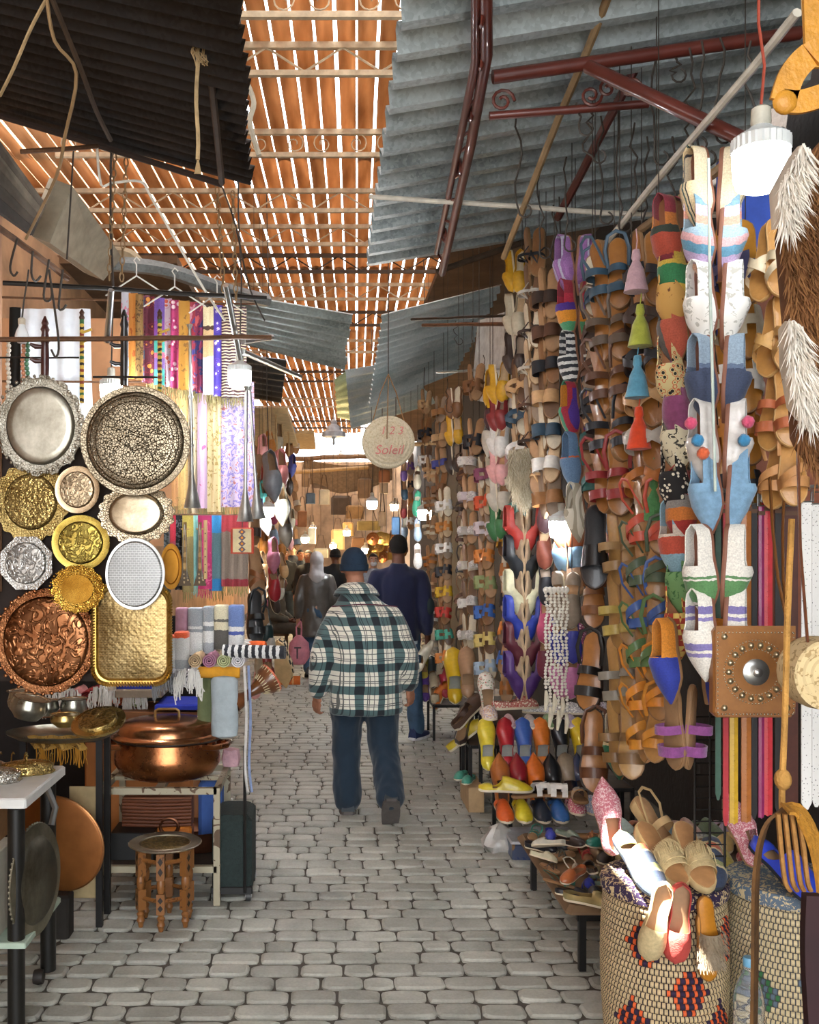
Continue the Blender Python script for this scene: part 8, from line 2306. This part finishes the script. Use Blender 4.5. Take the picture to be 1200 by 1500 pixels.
# ================================================================ far stalls opposite the shoes and the alley end
LC = ['#c9a070', '#7f95a8', '#3a2a22', '#e6a8a4', '#e8e4dc', '#c8bfae', '#9a6a3c', '#22242a', '#8a2a2a', '#b8752c', '#b04a6a', '#4a4f9a', '#c0b49a', '#1f5a54']
def left_col(px, y0, y1, Y, kind, n, where, seed, az=.5, s=1.1):
    rr = random.Random(seed)
    a_, b_ = P(px, y1, Y+.03), P(px, y0, Y+.03)
    obj('hanging_twine', MB().tube([a_, b_, (b_.x, b_.y, ROOF_Z+.02)], .002, 4), WIRE, label='thin twine carrying the stall column '+where, cat='twine')
    for i in range(n):
        c = LC[(i*5+seed*3) % len(LC)]
        nm = COLNAME[c]
        w = {'babouche': 'pointed slipper', 'slide': 'slide sandal', 'full': 'slip-on shoe', 'cross': 'cross-strap sandal', 'round': 'soft slipper', 'two': 'two-strap sandal'}[kind]
        hang(kind, px+rr.uniform(-4, 4), y0+(y1-y0)*i/max(1, n-1), Y+rr.uniform(-.1, .1), leather(c, .5), '%s %s, %s in the stall column %s' % (nm, w, ORD[i], where), 'shoes in the column '+where, az=az+rr.uniform(-.4, .4), roll=rr.uniform(-.25, .25), s=s)
left_col(385, 660, 900, 8.6, 'babouche', 8, 'just past the trumpets', 1)
left_col(372, 690, 900, 7.9, 'slide', 6, 'nearest the scarves', 2)
left_col(398, 650, 880, 9.8, 'round', 8, 'second past the trumpets', 3)
left_col(410, 640, 860, 11.5, 'full', 8, 'above the seated man', 4, s=1.2)
left_col(422, 630, 790, 13.5, 'babouche', 7, 'behind the pink slippers', 5, s=1.3)
left_col(431, 650, 790, 16.0, 'slide', 6, 'farthest on that side', 6, s=1.4)
left_col(380, 930, 1000, 8.3, 'round', 3, 'low beside the drum', 7)
for i, (px, py, Y, kind, c, s, lab) in enumerate(((372, 905, 6.4, 'thick', '#14181a', 1.35, 'large black leather sandal hanging below the brown one'), (374, 838, 6.6, 'cross', '#8a5a34', 1.35, 'large brown leather sandal beside the red-bordered scarf'), (396, 700, 7.6, 'babouche', '#8a8f96', 1.6, 'large grey pointed slipper high past the trumpets'), (409, 690, 8.8, 'babouche', '#d98a86', 1.5, 'pink tipped beige pointed slipper high past the trumpets'), (410, 740, 8.6, 'babouche', '#cfc8b0', 1.5, 'cream pointed slipper under the pink tipped one'), (416, 775, 8.8, 'babouche', '#5a5248', 1.4, 'dark pointed slipper under the cream one'), (399, 815, 8.2, 'babouche', '#c07a90', 1.2, 'rose pointed slipper above the man in the dark suit'), (400, 855, 8.2, 'round', '#a82a34', 1.2, 'red slipper above the seated man'), (388, 915, 8.0, 'full', '#22383a', 1.2, 'dark green shoe beside the black sandal'), (393, 940, 8.0, 'round', '#b9b4aa', 1.2, 'grey knitted slipper beside the black sandal'), (392, 985, 7.8, 'round', '#8a3a34', 1.2, 'brick red slipper above the orange mat'))):
    hang(kind, px, py, Y, leather(c, .4), lab, 'single shoes past the scarves', az=.45, roll=.05*((i % 3)-1), s=s, sole=DARKSOLE if i == 0 else None, bed=leather('#1a1c1e') if i == 0 else None)
CHK = printed('#d8bf98', '#22201c', scale=42, kind='checker', thr=.5)
lay('babouche', P(413, 975, 9.6), R(20), CHK, 'large beige slipper with black checks propped over the orange mat', 'propped slippers', pitch=R(-66), s=2.0, sole=mat('#d0b080', .7))
cloth_strip('orange_mat', 398, 440, 990, 1003, 12.2, bands([(0, '#d9702c'), (.3, '#e0a060'), (.36, '#d9702c'), (.7, '#e8b070'), (.76, '#d9702c')], 'X', lo=-.2, hi=.2), 'bright orange striped mat on the pavement beyond the drum', None, 1, .0, None, 'mat')

# goods, lamps and boards at the end of the alley
def hanging_plate(px, py, Y, r, c, label, rough=.3):
    t = empty('brass_plate', P(px, py, Y), label, 'plate', 'brass plates at the alley end')
    obj('plate', MB().lathe([(.001, 0), (r*.7, .005), (r*.75, .03), (r, .04), (r*.98, .03), (.001, -.01)], 28, axis='Y'), metalmat(c[0], c[1], rough), t)
    obj('cord', MB().tube([(0, .02, r*.9), (0, .02, ROOF_Z+.02-PZ(py, Y))], .004, 4), WIRE, t)
    obj('boss', MB().lathe([(r*.25, .0), (r*.2, .02), (.001, .03)], 16, axis='Y'), metalmat(c[0], c[1], rough), t)
rr = random.Random(21)
for i in range(10):
    hanging_plate(548+(i % 4)*9+rr.uniform(-3, 3), 788+(i//4)*13+rr.uniform(-3, 3), 17+i*.05, .11, GOLD if i % 3 else COPPER, 'small round brass plate in the far stall, number %s from the top' % ['one', 'two', 'three', 'four', 'five', 'six', 'seven', 'eight', 'nine', 'ten'][i])
def hung_box(px, py, w, h, Y, c, label, name='hanging_bag', cat='bag'):
    c0 = P(px, py, Y); W = w/FPX*Y/2; H = h/FPX*Y/2
    t = empty(name, c0, label, cat, 'goods hanging at the far end')
    obj('body', MB().cbox((-W, -.06, -H), (W, .06, H), min(W, H)*.25), mat(c, .8, var=.25, scale=6), t, smooth=False)
    obj('strap', MB().tube([(-W*.7, 0, H*.9), (-W*.3, 0, H+.25), (W*.3, 0, H+.25), (W*.7, 0, H*.9)], .01, 6).tube([(0, 0, H+.25), (0, 0, ROOF_Z+.02-c0.z)], .005, 4), mat('#5a4430', .7), t)
fb = [(475, 728, 16, 22, 17, '#d0c8b4', 'pale cloth bag with round emblem'), (455, 730, 14, 16, 17, '#5a7088', 'blue cloth bag'), (457, 785, 12, 24, 20, '#cfe0e4', 'pale blue lit lantern box'), (563, 698, 16, 18, 15, '#a8683c', 'orange brown leather bag'), (562, 715, 12, 16, 15.5, '#cbb08a', 'tan leather bag'), (540, 770, 34, 14, 18, '#b8a468', 'golden slipper-shaped bag'), (510, 775, 16, 20, 22, '#d8b070', 'yellow lit wall box'), (495, 790, 20, 30, 23, '#e0c490', 'cream lit wall box'), (525, 795, 20, 16, 21, '#6a4c34', 'dark brown leather pouch'), (470, 810, 22, 14, 19, '#a8a89a', 'grey folded bag'), (560, 760, 10, 22, 14, '#8a6a48', 'brown satchel'), (520, 750, 26, 20, 24, '#9a7a52', 'large straw bag'), (448, 700, 12, 26, 22, '#7a6248', 'brown shoulder bag'), (535, 715, 22, 30, 23, '#6a543e', 'dark shoulder bag'), (500, 740, 30, 28, 25, '#5a4a3a', 'dark canvas bundle'), (470, 700, 26, 30, 25, '#6a5a4a', 'grey-brown canvas bundle'), (443, 760, 14, 24, 18, '#a87a5a', 'rust leather bag'), (580, 770, 12, 26, 13.5, '#4a6a8a', 'slate blue bag'), (575, 810, 14, 20, 16, '#b8903c', 'ochre woven bag')]
for f in fb: hung_box(f[0], f[1], f[2], f[3], f[4], f[5], f[6]+' hanging in the far end of the alley')
obj('sagging_tarp', MB().grid(lambda u, v: P(445+130*u, 672+10*math.sin(u*3)+42*v*(1-.5*abs(u-.4)), 24.5+.5*v), 12, 6), mat('#8a7560', .9, var=.3), label='brown sagging tarpaulin under the far bright opening', cat='tarpaulin')
pole('far_beam', P(430, 672, 24), P(560, 668, 24), .06, mat('#7a5c40', .8), 'brown timber beam under the far bright opening', 'beam')
pole('far_beam', P(425, 692, 21), P(540, 684, 22), .04, mat('#b08a5a', .8), 'pale timber beam below the brown one', 'beam')
obj('far_awning', MB().box((-.55, 14.6, 3.35), (-.2, 17, 3.40)), mat('#c0a070', .8), smooth=False, label='pale wooden board awning over the far stall of bags', cat='awning')
obj('far_awning', MB().box((-1.0, 10.5, 3.1), (-.42, 14, 3.16)), mat('#c8aa78', .8), smooth=False, label='pale plank awning above the pointed slippers', cat='awning')
for k in range(5):
    pole('cane_pole', P(386+k*9, 600+k*4, 9+k*.8), P(388+k*9, 668, 9+k*.8), .012, mat('#c8a878', .7), 'upright cane pole above the slippers past the scarves, %s along' % ['first', 'second', 'third', 'fourth', 'fifth'][k])
